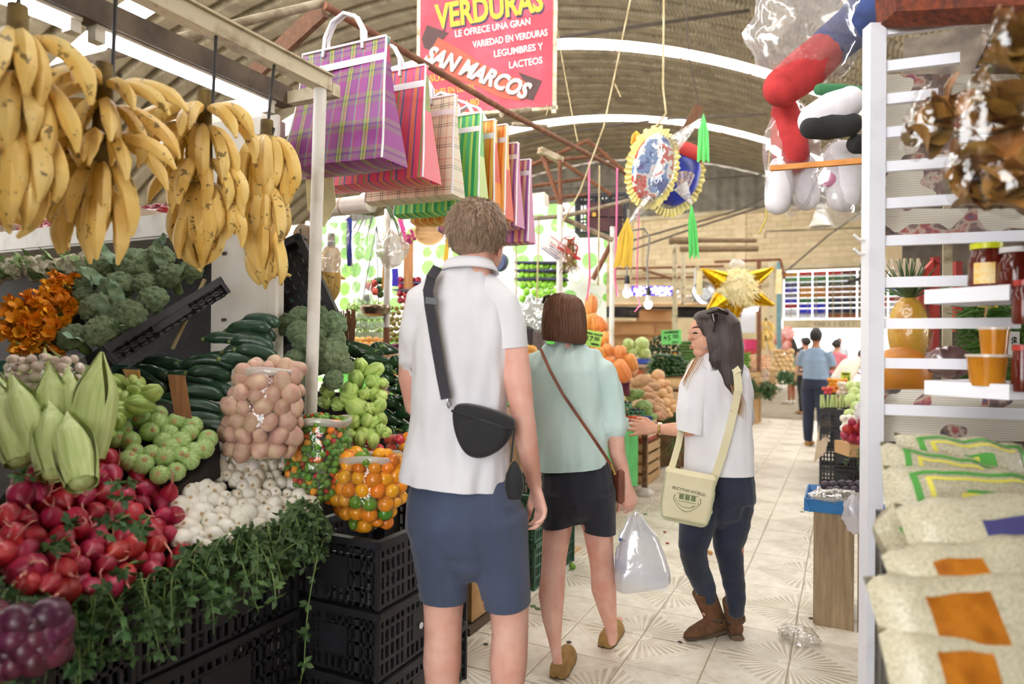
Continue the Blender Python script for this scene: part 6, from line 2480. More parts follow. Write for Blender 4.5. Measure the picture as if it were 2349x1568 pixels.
def apple_print():
 t = NT('apple_oilcloth')
 mp = t.n('ShaderNodeMapping')
 mp.inputs['Scale'].default_value = (4.9, 1, 4.9)
 t.l(t.obj(), mp.inputs[0])
 v = t.n('ShaderNodeTexVoronoi', feature='F1')
 v.inputs['Scale'].default_value = 1.0
 v.inputs['Randomness'].default_value = .4
 t.l(mp.outputs[0], v.inputs['Vector'])
 d = v.outputs['Distance']
 sp = t.n('ShaderNodeSeparateColor')
 t.l(v.outputs['Color'], sp.inputs[0])
 full = t.math('LESS_THAN', sp.outputs[0], .74)
 disc = t.math('LESS_THAN', d, .45)
 ringm = t.math('MULTIPLY', t.math('LESS_THAN', t.math('ABSOLUTE', t.math('SUBTRACT', d, .36)), .03), .6)
 f = t.math('MULTIPLY', disc, full)
 col = t.mix(f, lin('e6e4dc'), lin('74bc24'))
 nf = t.math('MULTIPLY', ringm, t.math('SUBTRACT', 1.0, full))
 col = t.mix(nf, col, lin('a8cc70'))
 col = t.mix(t.math('MULTIPLY', f, t.math('MULTIPLY', t.math('GREATER_THAN', t.noise(22, 2), .62), .5)), col, lin('c8ec90'))
 t.bsdf(col, .3, t.noise(3, 3), .3, .03)
 return t.mat

def fruit_stall():
 VB = 6.8
 a, b = on_v(700, 560, VB), on_v(1394, 560, VB)
 m = MB()
 W = b.x - a.x
 m.sheet(lambda u, v: (a.x + W * u - (a.x + b.x) / 2, .02 * math.sin(u * 17) + .01 * math.sin(v * 9), .9 + 2.08 * v - .06 * math.sin(u * 9) * v), 60, 14)
 o = m.build('wall_oilcloth', apple_print())
 o.location = ((a.x + b.x) / 2, VB, 0)
 struct(o, 'white oilcloth wall printed with green apples')
 q = MB()
 q.box((a.x - 1.2, VB + .3, 1.5), (3.4, .06, 3.0))
 tag(q.build('backdrop_board', mat('pale_partition', 'e4ddd0', 'd4ccbc', rough=.8), None, False, (a.x - 1.2, VB + .3, 1.5)), 'pale partition far behind the hanging plastic bags', 'panel')
 # display steps under the fruit
 for i, (u0, u1, v0, v1, z, l) in enumerate(((-4.4, -2.3, 5.9, 6.75, 1.45, 'highest'), (-4.4, -2.1, 5.2, 5.9, 1.2, 'middle'), (-4.2, -2.06, 3.3, 4.9, .9, 'lowest'))):
  m = MB()
  zb = .88 if i < 2 else 0
  m.box(((u0 + u1) / 2, (v0 + v1) / 2, (z + zb) / 2), (u1 - u0, v1 - v0, z - zb))
  tag(m.build('display_step', mat('green_baize', '6fbf58', '58a846', rough=.9) if i < 2 else mat('old_planks', '9a7a58', '6a4f36', rough=.9), None, False, ((u0 + u1) / 2, (v0 + v1) / 2, z / 2)), '%s step of the fruit stall display' % l, 'display')
 m = MB()
 m.box((-2.95, 3.25, .55), (1.6, .06, 1.1))
 tag(m.build('divider_board', m_dark, None, False, (-2.95, 3.25, .55)), 'dark front board between the two left stalls', 'panel')
 # green apples on trays
 ga = 'green apple on the trays before the apple-print cloth'
 for y, n in ((612, 9), (632, 9), (650, 8)):
  cluster('green_apple', [(1192 + 108 * (i + .5) / n + rnd.gauss(0, 1), y + rnd.gauss(0, .8), 8.2) for i in range(n)], 6.75, ga, 'apple', 'green apples on trays')
 cluster('green_apple', grid(1200, 655, 1275, 690, 16.5, 15, 8.6), lambda x, y: 6.6 - (y - 655) * .004, ga, 'apple', 'green apples on trays')
 for i, y in enumerate((604, 622, 641)):
  a, b = P(1186, y, 6.85), P(1300, y, 6.72)
  m = MB()
  m.bar(a, b, .22, .018)
  tag(m.build('fruit_tray', mat('purple_tray', '4a4470', '2f2c48', rough=.7), None, False, (a + b) / 2), 'dark tray of green apples, %s of three' % ['top', 'middle', 'lowest'][i], 'tray')
 for y, n in ((642, 4), (658, 4), (674, 3), (690, 3)):
  cluster('red_apple', [(918 + 14 * i + rnd.gauss(0, 1), y + rnd.gauss(0, 1), 8) for i in range(n)], 6.5, 'dark red apple stacked on trays left of the man in white', 'apple', 'red apples on trays')
 for i, y in enumerate((650, 666)):
  a, b = P(912, y, 6.6), P(985, y, 6.5)
  m = MB()
  m.bar(a, b, .2, .016)
  tag(m.build('fruit_tray', _mats['purple_tray'], None, False, (a + b) / 2), 'dark tray of red apples, %s one' % ['upper', 'lower'][i], 'tray')
 cluster('kiwi', grid(885, 706, 930, 790, 12.4, 12, 6.4), lambda x, y: 5.6 - (y - 700) * .002, 'brown kiwi fruit in the tall stack beside the white shirt', 'kiwi', 'kiwi stack')
 cluster('apricot', grid(772, 780, 884, 818, 15, 11, 8.5), lambda x, y: 4.6 - (y - 780) * .003, 'yellow apricot in the tray below the grapes', 'apricot', 'apricots')
 cluster('plum', grid(884, 792, 946, 852, 9.5, 8.5, 5.6), lambda x, y: 4.5 - (y - 790) * .003, 'dark plum in the heap behind the white shirt', 'plum', 'plums')
 cluster('peach', grid(862, 815, 925, 870, 17, 13, 10), lambda x, y: 3.9 - (y - 810) * .002, 'pale peach in the row behind the poblanos', 'peach', 'peaches')
 cluster('peach', grid(872, 872, 938, 905, 17, 13, 9), 3.7, 'pale onion-like fruit just above the poblanos', 'fruit', 'pale fruits above the poblanos', name='pale_fruit')
 cluster('apricot', [(1196, 806, 9), (1208, 800, 10), (1222, 803, 11), (1200, 815, 9), (1215, 815, 9)], 4.9, 'yellow mango beside the shoulder of the woman in mint', 'mango', 'mangoes behind the mint blouse', name='mango', squash=1.5)
 gm = PR['grape'].materials[0]
 for i, (x, y) in enumerate([(808 + 17 * (j % 5), 702 + 22 * (j // 5)) for j in range(20)]):
  D = 5.3 - (y - 700) * .004
  c = P(x, y, D)
  m = MB()
  for j in range(26):
   m.ball(V3((rnd.gauss(0, .026), rnd.gauss(0, .02), rnd.gauss(0, .018))), .0115, 6, 5)
  o = m.build('grape_cluster', gm)
  o.location = c
  tag(o, 'cluster of green grapes in the clear boxes beneath the scale pan', 'grapes', 'green grapes')
 for i, (x0, x1, y) in enumerate(((798, 885, 722), (790, 885, 746), (775, 885, 770))):
  a, b = P(x0, y, 5.12 - .1 * i), P(x1, y, 5.05 - .1 * i)
  m = MB()
  m.bar(a, b, .16, .05, UP)
  tag(m.build('grape_box', film('box_film', 'f0fff0', .6, .1, 20, .5, .4), None, False, (a + b) / 2), 'clear plastic box of grapes, %s row' % ['upper', 'middle', 'lower'][i], 'box')
 # hanging scale with pan, nearer dial scale
 for nm, x, y, r, D, rimc in (('dial_scale', 694, 545, 30, 3.2, '8a7258'), ('dial_scale', 1140, 600, 22, 4.9, '40507a')):
  p = P(x, y, D)
  rr = px2m(r, D)
  R0 = rot_to((-CF - CR * .75).normalized() if x < 800 else (-CF - CR * .6).normalized())
  t = thing('dial_scale', 'round hanging dial scale beside the white post' if x < 800 else 'round dial scale with a blue rim half hidden by the head of the man', 'scale', p, rot=R0)
  m = MB()
  m.lathe([(rr * .2, -.05), (rr, -.045), (rr * 1.02, .0), (rr, .012), (rr * .9, .012)], 28)
  sub('case', m, mat('scale_rim_' + rimc, rimc, rough=.5), t)
  m = MB()
  m.lathe([(.001, .010), (rr * .92, .010)], 28, capped=False)
  sub('dial', m, mat('scale_dial', 'f2f2ee', 'e2e6ec', rough=.3, scale=40), t)
  m = MB()
  m.box((0, rr * .3, .014), (.006, rr * .7, .003))
  sub('needle', m, m_iron, t, False)
 m = MB()
 c = P(862, 700, 4.3)
 w = px2m(36, 4.3)
 t = thing('scale_pan', 'stainless steel scale pan hanging by the second post', 'pan', c)
 m.lathe([(w, 0), (w * .98, -.02), (w * .85, -.055), (w * .5, -.068), (.002, -.07)], 28, capped=False)
 o = sub('bowl', m, mat('stainless', 'b0a090', '8a7866', rough=.25, Metallic=.9), t)
 o.modifiers.new('s', 'SOLIDIFY').thickness = .002
 for dx in (-.9, .9, 0):
  m = MB()
  m.tube([CR * (w * dx) + (CF * w * .9 if dx == 0 else CF * 0), UP * .5], .0025, 5)
  sub('chain', m, m_iron, t)
 tube_thing('scale_chain', 'thin chain and hook hanging from the nearer dial scale', 'chain', [P(697, 575, 3.2), P(696, 605, 3.2), P(700, 625, 3.2), P(694, 640, 3.2)], .005, m_iron)
 # overripe plantains behind the post
 o = bunch(760, 560, 3.9, [(.02, 9, .95, .35, -3.4, .3), (.10, 9, 1.0, .3, -3.4, .3)], 'overripe dark-streaked plantain bunch behind the plastic bags', 9)
 # clear bags hung in sheets
 for i, (x0, y0, x1, y1, l) in enumerate(((738, 502, 798, 622, 'short clear plastic bag sheet right of the white post'), (806, 490, 858, 694, 'long clear plastic bag sheet beside the plant bunch'))):
  D = 3.45
  m = MB()
  m.sheet(lambda u, v: P(x0 + (x1 - x0) * u + 4 * math.sin(v * 6), y0 + (y1 - y0) * v + 5 * u, D + .02 * math.sin(u * 9 + v * 4) + .02 * math.sin(v * 11)), 14, 22)
  q = P((x0 + x1) / 2, y0, D)
  tag(m.build('plastic_bag_sheet', film('bag_sheet', 'e6eafa', .50, .12, 9, 1.0, .45), None, True, q), l, 'plastic bag')
 m = MB()
 m.ball((0, 0, 0), (.085, .06, .10), 26, 20, FACE, disp=lambda p: 1 + .28 * noise.noise(p * 2.2) + .10 * abs(noise.noise(p * 7)))
 o = m.build('crumpled_bag', film('crumpled_film', 'f2e6da', .35, .15, 22, 1.2, .5))
 o.location = P(900, 572, 3.9)
 tag(o, 'crumpled clear bag hanging below the plant bunch', 'plastic bag')
 # white roll of plastic
 a, b = P(752, 478, 3.7), P(852, 466, 3.55)
 t = thing('plastic_roll', 'horizontal white roll of plastic above the clear bags', 'roll', (a + b) / 2)
 m = MB()
 m.tube([a, b], .048, 18)
 wpart('sheet_roll', m, mat('white_roll', 'f4ece6', 'e6dcd4', rough=.35), t)
 m = MB()
 m.tube([a.lerp(b, .36), a.lerp(b, .39)], .0495, 18)
 wpart('tape_band', m, mat('tape_band', 'd8b89a', rough=.5), t)
 # hanging aloe bunch with red ribbon
 c = P(872, 452, 3.7)
 t = thing('aloe_bunch', 'hanging bunch of spiky aloe leaves with a red ribbon', 'plant', c)
 for i in range(15):
  a = rnd.uniform(0, 6.28)
  d = (CR * math.cos(a) + CF * math.sin(a) * .6 - UP * rnd.uniform(.3, 1.6)).normalized()
  L = rnd.uniform(.12, .24)
  m = MB()
  m.tube([V3((0, 0, 0)), d * L * .4 + UP * .01, d * L * .8 - UP * .01, d * L - UP * .04], [(.007, .003), (.010, .004), (.006, .003), (.001, .001)], 6)
  sub('aloe_leaf', m, mat('aloe_green', '8fa078', '6c8058', rough=.6, jit=.3), t)
 m = MB()
 m.ball((0, 0, .0), (.05, .04, .04), 10, 8, disp=lambda p: 1 + .5 * noise.noise(p * 5))
 sub('ribbon_knot', m, mat('dark_red_ribbon', '8a2a34', '3a1a1c', rough=.6, scale=40), t)
 # streamers and ribbons
 for i, (pts, w, col, D, l) in enumerate((([(921, 470), (917, 500), (926, 530), (922, 562)], .030, 'ee5aa8', 4.2, 'frilled pink paper streamer beside the aloe bunch'),
            ([(884, 598), (882, 630), (880, 662)], .028, 'f0b040', 4.3, 'orange ribbon hanging left of the second white post'),
            ([(906, 616), (907, 636), (906, 656)], .04, '4a40d8', 4.5, 'blue ribbon fringe right of the second white post'),
            ([(1029, 540), (1025, 570), (1022, 600)], .03, 'f4c840', 4.6, 'yellow ribbon hanging left of the head of the man'),
            ([(802, 500), (800, 560), (803, 610)], .03, '3848b0', 4.0, 'dark blue ribbon between the clear bag sheets'))):
  m = MB()
  for j in range(len(pts) - 1):
   m.bar(P(pts[j][0], pts[j][1], D), P(pts[j + 1][0], pts[j + 1][1], D), w, .004, CF)
  tag(m.build('streamer', mat('paper_' + col, col, rough=.7), None, False, P(pts[0][0], pts[0][1], D)), l, 'streamer')
 q = [P(700, 395, 2.95), P(762, 392, 2.95), P(770, 470, 2.95), P(742, 520, 2.95), P(705, 480, 2.95)]
 m = MB()
 m.add(q + [z + CF * .01 for z in q], [(0, 1, 2, 3, 4), (9, 8, 7, 6, 5)] + [(i, i + 5, (i + 1) % 5 + 5, (i + 1) % 5) for i in range(5)])
 tag(m.build('yellow_bag', mat('pale_yellow_plastic', 'f2e6b0', rough=.4), None, False, q[0]), 'pale yellow plastic bag hanging behind the white post', 'plastic bag')
 # tilted crate and big dark squashes by the column
 cm = crate_meshes(.40, .25, .10, 'small')
 x = (P(712, 720, 2.95) - P(662, 612, 2.95)).normalized()
 z = (-CF - x * x.dot(-CF)).normalized()
 crate(P(686, 668, 2.98), 0, 'small black crate standing tilted beside the white column', None, cm, axes(x, z.cross(x), z))
 for i, (x0, y0, x1, y1) in enumerate(((652, 680, 742, 672), (656, 700, 760, 690), (700, 712, 772, 708))):
  a, b = P(x0, y0, 3.1), P(x1, y1, 3.15)
  L = (b - a).length
  xx = (b - a).normalized()
  o = inst('dark_squash', PR['courgette'], (a + b) / 2, axes(xx, UP.cross(xx).normalized(), xx.cross(UP.cross(xx)).normalized()), (L / .25, 1.1, 1.1))
  tag(o, ['long dark squash, upper of three behind the tilted crate', 'long dark squash, middle of three behind the tilted crate', 'long dark squash, lowest behind the broccoli mound'][i], 'squash')
 # bundle of dry fibre behind the broccoli
 c = P(785, 760, 3.0)
 m = MB()
 for i in range(90):
  a = rnd.uniform(0, 6.28)
  d = V3((math.cos(a) * .05, math.sin(a) * .05, 0))
  m.tube([d + UP * rnd.uniform(-.08, -.04), d * 1.05 + UP * .0, d * rnd.uniform(.5, 1.2) + UP * rnd.uniform(.05, .1)], .003, 4)
 o = m.build('fibre_bundle', mat('brown_fibre', '8a5f42', '5f3d28', rough=.95))
 o.location = c
 o['kind'] = 'stuff'
 tag(o, 'bundle of brown plant fibre behind the broccoli mound', 'fibre')
 # woven basket hung high, wooden board
 m = MB()
 m.lathe([(.001, -.03), (.09, -.025), (.13, .0), (.135, .012), (.12, .012)], 24, capped=False)
 o = m.build('woven_basket', wood('wicker', 'c09a68', '8a6638', 0))
 o.matrix_world = Matrix.Translation(P(985, 532, 5.9)) @ rot_to((-CF + UP * .3)).to_4x4()
 tag(o, 'round woven basket hung above the red apples', 'basket')
 m = MB()
 m.box((0, 0, 0), (.08, .03, .48), FACE)
 o = m.build('wooden_board', wood('carved_board', 'b88050', '8a5830'), None, False)
 o.location = P(937, 600, 6.0)
 tag(o, 'upright carved wooden board beside the apple-print cloth', 'board')
 c = P(935, 545, 5.4)
 t = thing('flower_garland', 'small bunch of magenta flowers above the wooden board', 'flowers', c)
 for i in range(14):
  m = MB()
  m.ball(V3((rnd.gauss(0, .03), rnd.gauss(0, .02), rnd.gauss(0, .045))), .016, 8, 6)
  sub('blossom_head', m, mat('magenta_flower', 'c03a78', '8a2458', rough=.7), t)
 c = P(856, 664, 4.6)
 t = thing('flower_bunch', 'coral flowers with green leaves behind the scale chain', 'flowers', c)
 for i in range(9):
  m = MB()
  m.ball(V3((rnd.gauss(0, .04), rnd.gauss(0, .02), rnd.gauss(0, .05))), .026, 8, 6, disp=lambda p: 1 + .2 * noise.noise(p * 4))
  sub('blossom_head' if i % 2 else 'leaf_tuft', m, mat('coral_flower', 'f07a68', 'd85a50', rough=.7) if i % 2 else leafmats()[0], t)
 # tube lamps of this stall
 for i, (x0, y0, x1, y1, D, l) in enumerate(((920, 516, 1010, 508, 5.7, 'white tube lamp above the red apples'), (1160, 494, 1254, 482, 5.2, 'white tube lamp above the green apples'))):
  a, b = P(x0, y0, D), P(x1, y1, D - .1)
  t = thing('tube_lamp', l, 'lamp', (a + b) / 2)
  m = MB()
  m.tube([a, b], .018, 10)
  wpart('tube', m, emit('tube_glow', 'f2f2ff', 5.0), t)
  m = MB()
  m.bar(a + UP * .075, b + UP * .075, .12, .10)
  wpart('housing', m, mat('cream_housing', 'efe6d6', 'ddd2be', rough=.6), t, False)
 # posts and pipes
 def post(x, ytop, D, r, l, rusty):
  p = P(x, ytop, D)
  m = MB()
  m.tube([(p.x, p.y, 0), (p.x, p.y, p.z)], r, 12)
  t = tag(m.build('stall_post', white_paint, loc=(p.x, p.y, 0)), l, 'post')
  if rusty:
   m = MB()
   m.tube([(.0, 0, rusty[0]), (0, 0, rusty[1])], r * 1.02, 12)
   sub('worn_section', m, m_rust, t)
  return p
 post(889, 480, 4.3, .02, 'second white post with brown wear at mid height', (.95, 1.5))
 post(1285, 470, 5.3, .024, 'peeling white post in front of the green apples', (1.55, 1.75))
 post(1405, 520, 5.8, .022, 'peeling white post beside the pumpkins', None)
 pip = [([(1175, 505), (1283, 496)], 5.35, .018, m_old, 'pale pipe under the second tube lamp'), ([(1285, 498), (1440, 460), (1470, 472)], 5.3, .016, m_old, 'grey pipe bent over in front of the dark crates'),
     ([(1290, 500), (1405, 550)], 5.4, .022, m_old, 'weathered pole running from post to post'), ([(1180, 395), (1350, 322)], 5.6, .015, m_rust, 'rusty pipe, topmost of the frame right of the bags'),
     ([(1345, 320), (1440, 398)], 5.6, .016, m_rust, 'rusty pipe sloping down right from the frame top'), ([(1240, 345), (1292, 486)], 5.5, .018, m_rust, 'rusty diagonal strut of the pipe frame'),
     ([(1205, 376), (1395, 354)], 5.7, .015, m_rust, 'second rusty rail of the pipe frame'), ([(1190, 432), (1335, 410)], 5.8, .015, m_rust, 'third rusty rail of the pipe frame'),
     ([(1195, 462), (1345, 446)], 5.9, .015, m_rust, 'lowest rusty rail of the pipe frame'), ([(1285, 368), (1402, 446)], 5.6, .016, m_rust, 'rusty pipe sloping toward the dark crates'),
     ([(1284, 366), (1286, 486)], 5.5, .018, m_rust, 'short rusty upright above the peeling post'), ([(1404, 555), (1360, 640)], 5.9, .022, m_rust, 'brown slanting prop left of the pumpkin post'),
     ([(1175, 285), (1255, 290)], 5.0, .016, m_old, 'loose pipe end beneath the red sign')]
 for pts, D, r, m, l in pip:
  tube_thing('frame_pipe', l, 'pipe', [P(x, y, D + .1 * i) for i, (x, y) in enumerate(pts)], r, m)
 m = MB()
 m.bar(P(1238, 344, 5.45), P(1288, 368, 5.6), .05, .05)
 tag(m.build('frame_bar', m_cream, None, False, P(1262, 356, 5.5)), 'cream square bar at the top of the diagonal strut', 'bar')
 # small framed notice
 c = P(1271, 568, 5.2)
 t = thing('paper_notice', 'tilted white notice with red and blue lettering tied to the peeling post', 'notice', c, rot=FACE @ Matrix.Rotation(math.radians(36), 3, 'Y'))
 k = 5.2 / F
 m = MB()
 m.box((0, 0, 0), (52 * k, .004, 42 * k))
 sub('card', m, mat('notice_card', 'f6ece6', rough=.6), t, False)
 for z, c0 in ((17, 'c84050'), (-17, '5060a0')):
  m = MB()
  m.box((0, -.003, z * k), (44 * k, .002, 1.4 * k))
  sub('border_line', m, mat('ink_' + c0, c0, rough=.7), t, False)
 for i, (s, c0) in enumerate((('Te', 'c84050'), ('lo que me das', 'c84050'), ('dejes y Pague', '504878'), ('que Dios', '504878'), ('te lo multiplique', '504878'))):
  text(s, 6.4 * k, mat('ink_' + c0, c0, rough=.7), t, thick=.0004, xf=Matrix.Translation((4 * k, -.004, (11 - i * 5.8) * k)))
 # dry herb bundle with red ribbon
 c = P(1308, 560, 5.15)
 t = thing('herb_bundle', 'dried herb bundle with red ribbon tied to the peeling post', 'herbs', c)
 m = MB()
 for i in range(60):
  m.tube([V3((rnd.gauss(0, .02), rnd.gauss(0, .02), .04)), V3((rnd.gauss(0, .035), rnd.gauss(0, .02), -.08)), V3((rnd.gauss(0, .05), rnd.gauss(0, .03), rnd.uniform(-.22, -.14)))], .002, 4, cap=False)
 o = sub('roots', m, mat('dry_root', 'b08a60', '80603c', rough=.95), t)
 o['kind'] = 'stuff'
 for i in range(4):
  m = MB()
  m.tube([V3((0, 0, .06)), V3((rnd.gauss(0, .05), -.02, .05)), V3((rnd.gauss(0, .05), -.02, -.02)), V3((rnd.gauss(0, .04), -.02, -.12))], [(.010, .003)] * 4, 6)
  sub('ribbon', m, mat('red_ribbon', 'b8302c', rough=.6), t)
 # dark crates lashed high on the frame
 cm = crate_meshes(.30, .28, .35, 'locker')
 for x, y, l in ((1362, 540, 'open black crate with a yellow lock high on the pipe frame'), (1400, 538, 'brown-black crate next to the one with the yellow lock')):
  crate(P(x, y, 6.2), YAW * .5, l, 'dark crates on the pipe frame', cm)
 for i, y in enumerate((520, 487)):
  m = MB()
  m.box((0, 0, 0), (.29, .25, .12), FACE)
  o = m.build('brown_box', mat('maroon_box', '5a3a3c', '46292c', rough=.8), None, False)
  o.location = P(1385, y, 6.15)
  tag(o, ['lower maroon box inside the dark crates', 'upper maroon box inside the dark crates'][i], 'box')
 m = MB()
 m.box((0, 0, 0), (.03, .015, .035), FACE)
 o = m.build('padlock', mat('yellow_lock', 'e0b040', rough=.5), None, False)
 o.location = P(1363, 492, 6.0)
 tag(o, 'small yellow padlock on the open black crate', 'lock')
 # sacks of dark beans with foil bags
 for i, (x, y, w, h, c1) in enumerate(((1205, 782, 22, 34, '3a3236'), (1232, 786, 20, 30, '6a5f5c'))):
  p = P(x, y, 5.0)
  m = MB()
  m.lathe([(px2m(w, 5.0), -px2m(h, 5)), (px2m(w, 5.0) * 1.05, 0), (px2m(w, 5) * .9, px2m(h * .8, 5)), (px2m(w, 5.0) * .5, px2m(h, 5))], 16)
  o = m.build('bean_sack', mat('bean_' + c1, c1, rough=.6, scale=120))
  o.location = p
  tag(o, ['sack of black beans left of the brown bob', 'sack of grey beans touching the brown bob'][i], 'sack')
 m = MB()
 m.ball((0, 0, 0), (.14, .1, .17), 24, 18, FACE, disp=lambda p: 1 + .3 * noise.noise(p * 2) + .12 * abs(noise.noise(p * 6)))
 o = m.build('foil_bag', film('foil_film', 'e8ecf4', .30, .12, 18, 1.2, .6))
 o.location = P(1222, 735, 5.1)
 tag(o, 'crinkled silvery bag between the man and the brown bob', 'bag')

fruit_stall()
# ================================================================== tables farther along the left side
def C5(pts, ox=1340, oy=720, k=5.6):
 return [(ox + p[0] / k, oy + p[1] / k, p[2] / k) for p in pts]

m_pine = wood('pine_slat', 'd9b98c', 'b8905c', 0)
m_pinez = wood('pine_upright', 'd4b284', 'b08a58', 2)

def slat_crate(loc, rz, L, W, H, n, label, upright=False, group=None):
 """open wooden crate of nailed slats"""
 t = thing('wooden_crate', label, 'crate', loc, group, Matrix.Rotation(rz, 3, 'Z'))
 for sx in (-1, 1):
  for sy in (-1, 1):
   m = MB()
   m.box((sx * (L / 2 - .02), sy * (W / 2 - .02), H / 2), (.035, .035, H))
   sub('corner_post', m, m_pinez, t, False)
 for k in range(n):
  if upright:
   w = L / n
   for s in (-1, 1):
    m = MB()
    m.box((-L / 2 + w * (k + .5), s * W / 2, H / 2), (w * .84, .012, H))
    sub('slat', m, m_pinez, t, False)
  else:
   h = H / n
   for ax in range(4):
    m = MB()
    if ax < 2:
     m.box((0, (ax * 2 - 1) * W / 2, h * (k + .5)), (L, .012, h * .74))
    else:
     m.box(((ax * 2 - 5) * L / 2, 0, h * (k + .5)), (.012, W, h * .74))
    sub('slat', m, m_pine, t, False)
 m = MB()
 m.box((0, 0, .01), (L, W, .012))
 sub('base', m, m_pine, t, False)
 return t

def price_card(label, x, y, w, h, D, col, lines, tilt=0.0, stick=None):
 k = D / F
 t = thing('price_card', label, 'sign', P(x, y, D), rot=FACE @ Matrix.Rotation(tilt, 3, 'Y'))
 m = MB()
 m.box((0, 0, 0), (w * k, .004, h * k))
 sub('card', m, mat('card_' + col, col, rough=.5), t, False)
 for s, dx, dz, sz in lines:
  text(s, sz * k, mat('marker_ink', '1e2a1c', rough=.6), t, thick=.0006, offset=.0012, xf=Matrix.Translation((dx * k, -.004, dz * k)))
 if stick:
  m = MB()
  m.tube([(0, .006, -h * k * .3), (-.01, .01, -stick * k)], .005, 6)
  sub('stick', m, m_pinez, t)
 return t

def pumpkin_table():
 # table with a board edge, green cloth, leg, goods beneath
 U0 = -1.66
 m = MB()
 m.box((-3.03, 6.4, .84), (2.74, 2.9, .06))
 tb = m.build('fruit_table', m_pine, None, False, (-3.03, 6.4, .84))
 tag(tb, 'wooden fruit table the woman in white points at', 'table')
 for v in (5.0, 6.35, 7.8):
  m = MB()
  m.box((1.34, v - 6.4, -.43), (.045, .045, .82))
  sub('leg', m, mat('rusty_leg', '8a6a4c', '4f3626', rough=.9, scale=30), tb, False)
 a = on_z(1438, 1162)
 m = MB()
 m.sheet(lambda u, v: (U0 + .015 + .012 * math.sin(u * 14), 4.95 + .95 * u, .84 - .62 * v - .05 * u), 24, 6)
 tag(m.build('green_banner', mat('green_cloth', '5cc468', '46b058', rough=.6), None, True, (U0, 5.4, .6)), 'bright green cloth hanging from the front of the fruit table', 'cloth')
 m = MB()
 m.box((U0 + .02, 5.25, .19), (.03, .6, .07))
 tag(m.build('green_label_strip', mat('green_print', '4cb868', '9fdcae', rough=.5, scale=60), None, False, (U0, 5.25, .19)), 'green printed strip beneath the green cloth', 'strip')
 slat_crate((-1.95, 5.35, 0), 0, .5, .5, .3, 3, 'wooden crate under the green cloth')
 slat_crate((-1.98, 7.0, 0), 0, .42, .5, .42, 4, 'wooden crate standing on the floor beneath the fruit table')
 c = V3((-1.98, 6.95, .43))
 t = thing('hilda_carton', 'red carton with a pale lettered panel beneath the fruit table', 'carton', c)
 m = MB()
 m.box((0, 0, .15), (.4, .42, .3))
 sub('box', m, mat('red_carton', 'b04638', '943428', rough=.7), t, False)
 m = MB()
 m.box((0, -.213, .15), (.3, .004, .22))
 m.box((.203, 0, .15), (.004, .34, .22))
 sub('panel', m, mat('carton_panel', 'e8c8a0', rough=.7), t, False)
 text('HILDA', .09, mat('ink_brown', '8a3c2c', rough=.7), t, thick=.001, xf=Matrix.Translation((0, -.218, .14)))
 text('HILDA', .09, _mats['ink_brown'], t, thick=.001, xf=Matrix.Translation((.208, 0, .14)) @ Matrix.Rotation(PI / 2, 4, 'Z'))
 m = MB()
 m.ball((0, 0, 0), (.16, .22, .13), 20, 14, disp=lambda p: 1 + .12 * noise.noise(p * 3))
 o = m.build('net_sack', mat('yellow_net', 'd8bc74', 'a88a48', rough=.7, scale=50, bump=.5, bscale=200))
 o.location = (-1.9, 6.15, .16)
 tag(o, 'yellow net sack on the floor under the fruit table', 'sack')
 m = MB()
 m.ball((0, 0, 0), (.09, .06, .045), 14, 10, disp=lambda p: 1 + .3 * noise.noise(p * 2))
 o = m.build('white_rag', film('white_rag_film', 'f4f0ea', .1, .4, 20, 1, .1))
 o.location = on_z(1478, 1138) + UP * .035
 tag(o, 'crumpled white plastic bag on the floor by the table leg', 'plastic bag')
 slat_crate(on_z(1275, 1330) + V3((-.28, .3, 0)), 0, .4, .7, .01, 1, 'flat wooden pallet slat behind the green crate')
 # pumpkins
 pk = C5([(90, -115, 85), (40, 110, 75), (130, 110, 80), (215, 130, 70), (290, 350, 90), (160, 350, 85), (310, 510, 90), (455, 545, 95), (605, 625, 80), (480, 730, 105), (330, 680, 90), (60, 330, 80), (200, 560, 90)])
 for x, y, r in pk:
  D = 6.1 - (y - 720) * .003
  p = P(x, y, D)
  s = px2m(r, D) / .125
  o = put('pumpkin', p, rot_to((rnd.gauss(0, .3), rnd.gauss(-.3, .3), 1), spin=rnd.uniform(0, 6)), s, 'orange ribbed squash stacked beside the peeling post', 'squash', 'orange squashes', 'pumpkin_stalk', 'orange_squash', 'stalk')
 price_card('green card priced seventeen behind the brown bob', 1361, 777, 38, 36, 5.6, 'b4e86a', [('FRESA DULCE', 0, 11, 6.4), ('17', -9, -1, 17), ('00', 8, 1, 12), ('MEDIO', 6, -12, 6)], math.radians(10))
 f = lambda x, y: 6.55 - (y - 850) * .004
 cluster('mamey', C5([(640, 755, 62), (590, 875, 55), (650, 960, 50), (810, 980, 58), (890, 930, 60), (860, 870, 50), (890, 1080, 62), (800, 1060, 60), (950, 1230, 58), (970, 1310, 50), (1010, 1290, 45), (860, 1150, 55), (940, 1120, 55), (700, 1030, 50), (980, 1190, 50), (560, 830, 50)]), f, 'brown mamey fruit in the pile the woman points at', 'mamey', 'mameys', up=(CR * .8 - CF * .3 - UP * .35), sp=.3)
 cluster('mamey', C5([(730, 860, 85)]), lambda x, y: 6.2, 'round brown mamey cut open with a red wedge on top', 'mamey', None, up=CR)
 m = MB()
 m.add([(-.035, 0, 0), (.035, 0, .01), (.0, -.02, .045), (.0, .03, .0)], [(0, 1, 2), (0, 3, 1), (1, 3, 2), (2, 3, 0)])
 o = m.build('mamey_wedge', mat('mamey_flesh', 'e06848', rough=.5), None, False)
 o.location = P(1468, 857, 6.15)
 tag(o, 'red wedge of fruit flesh on the cut mamey', 'fruit')
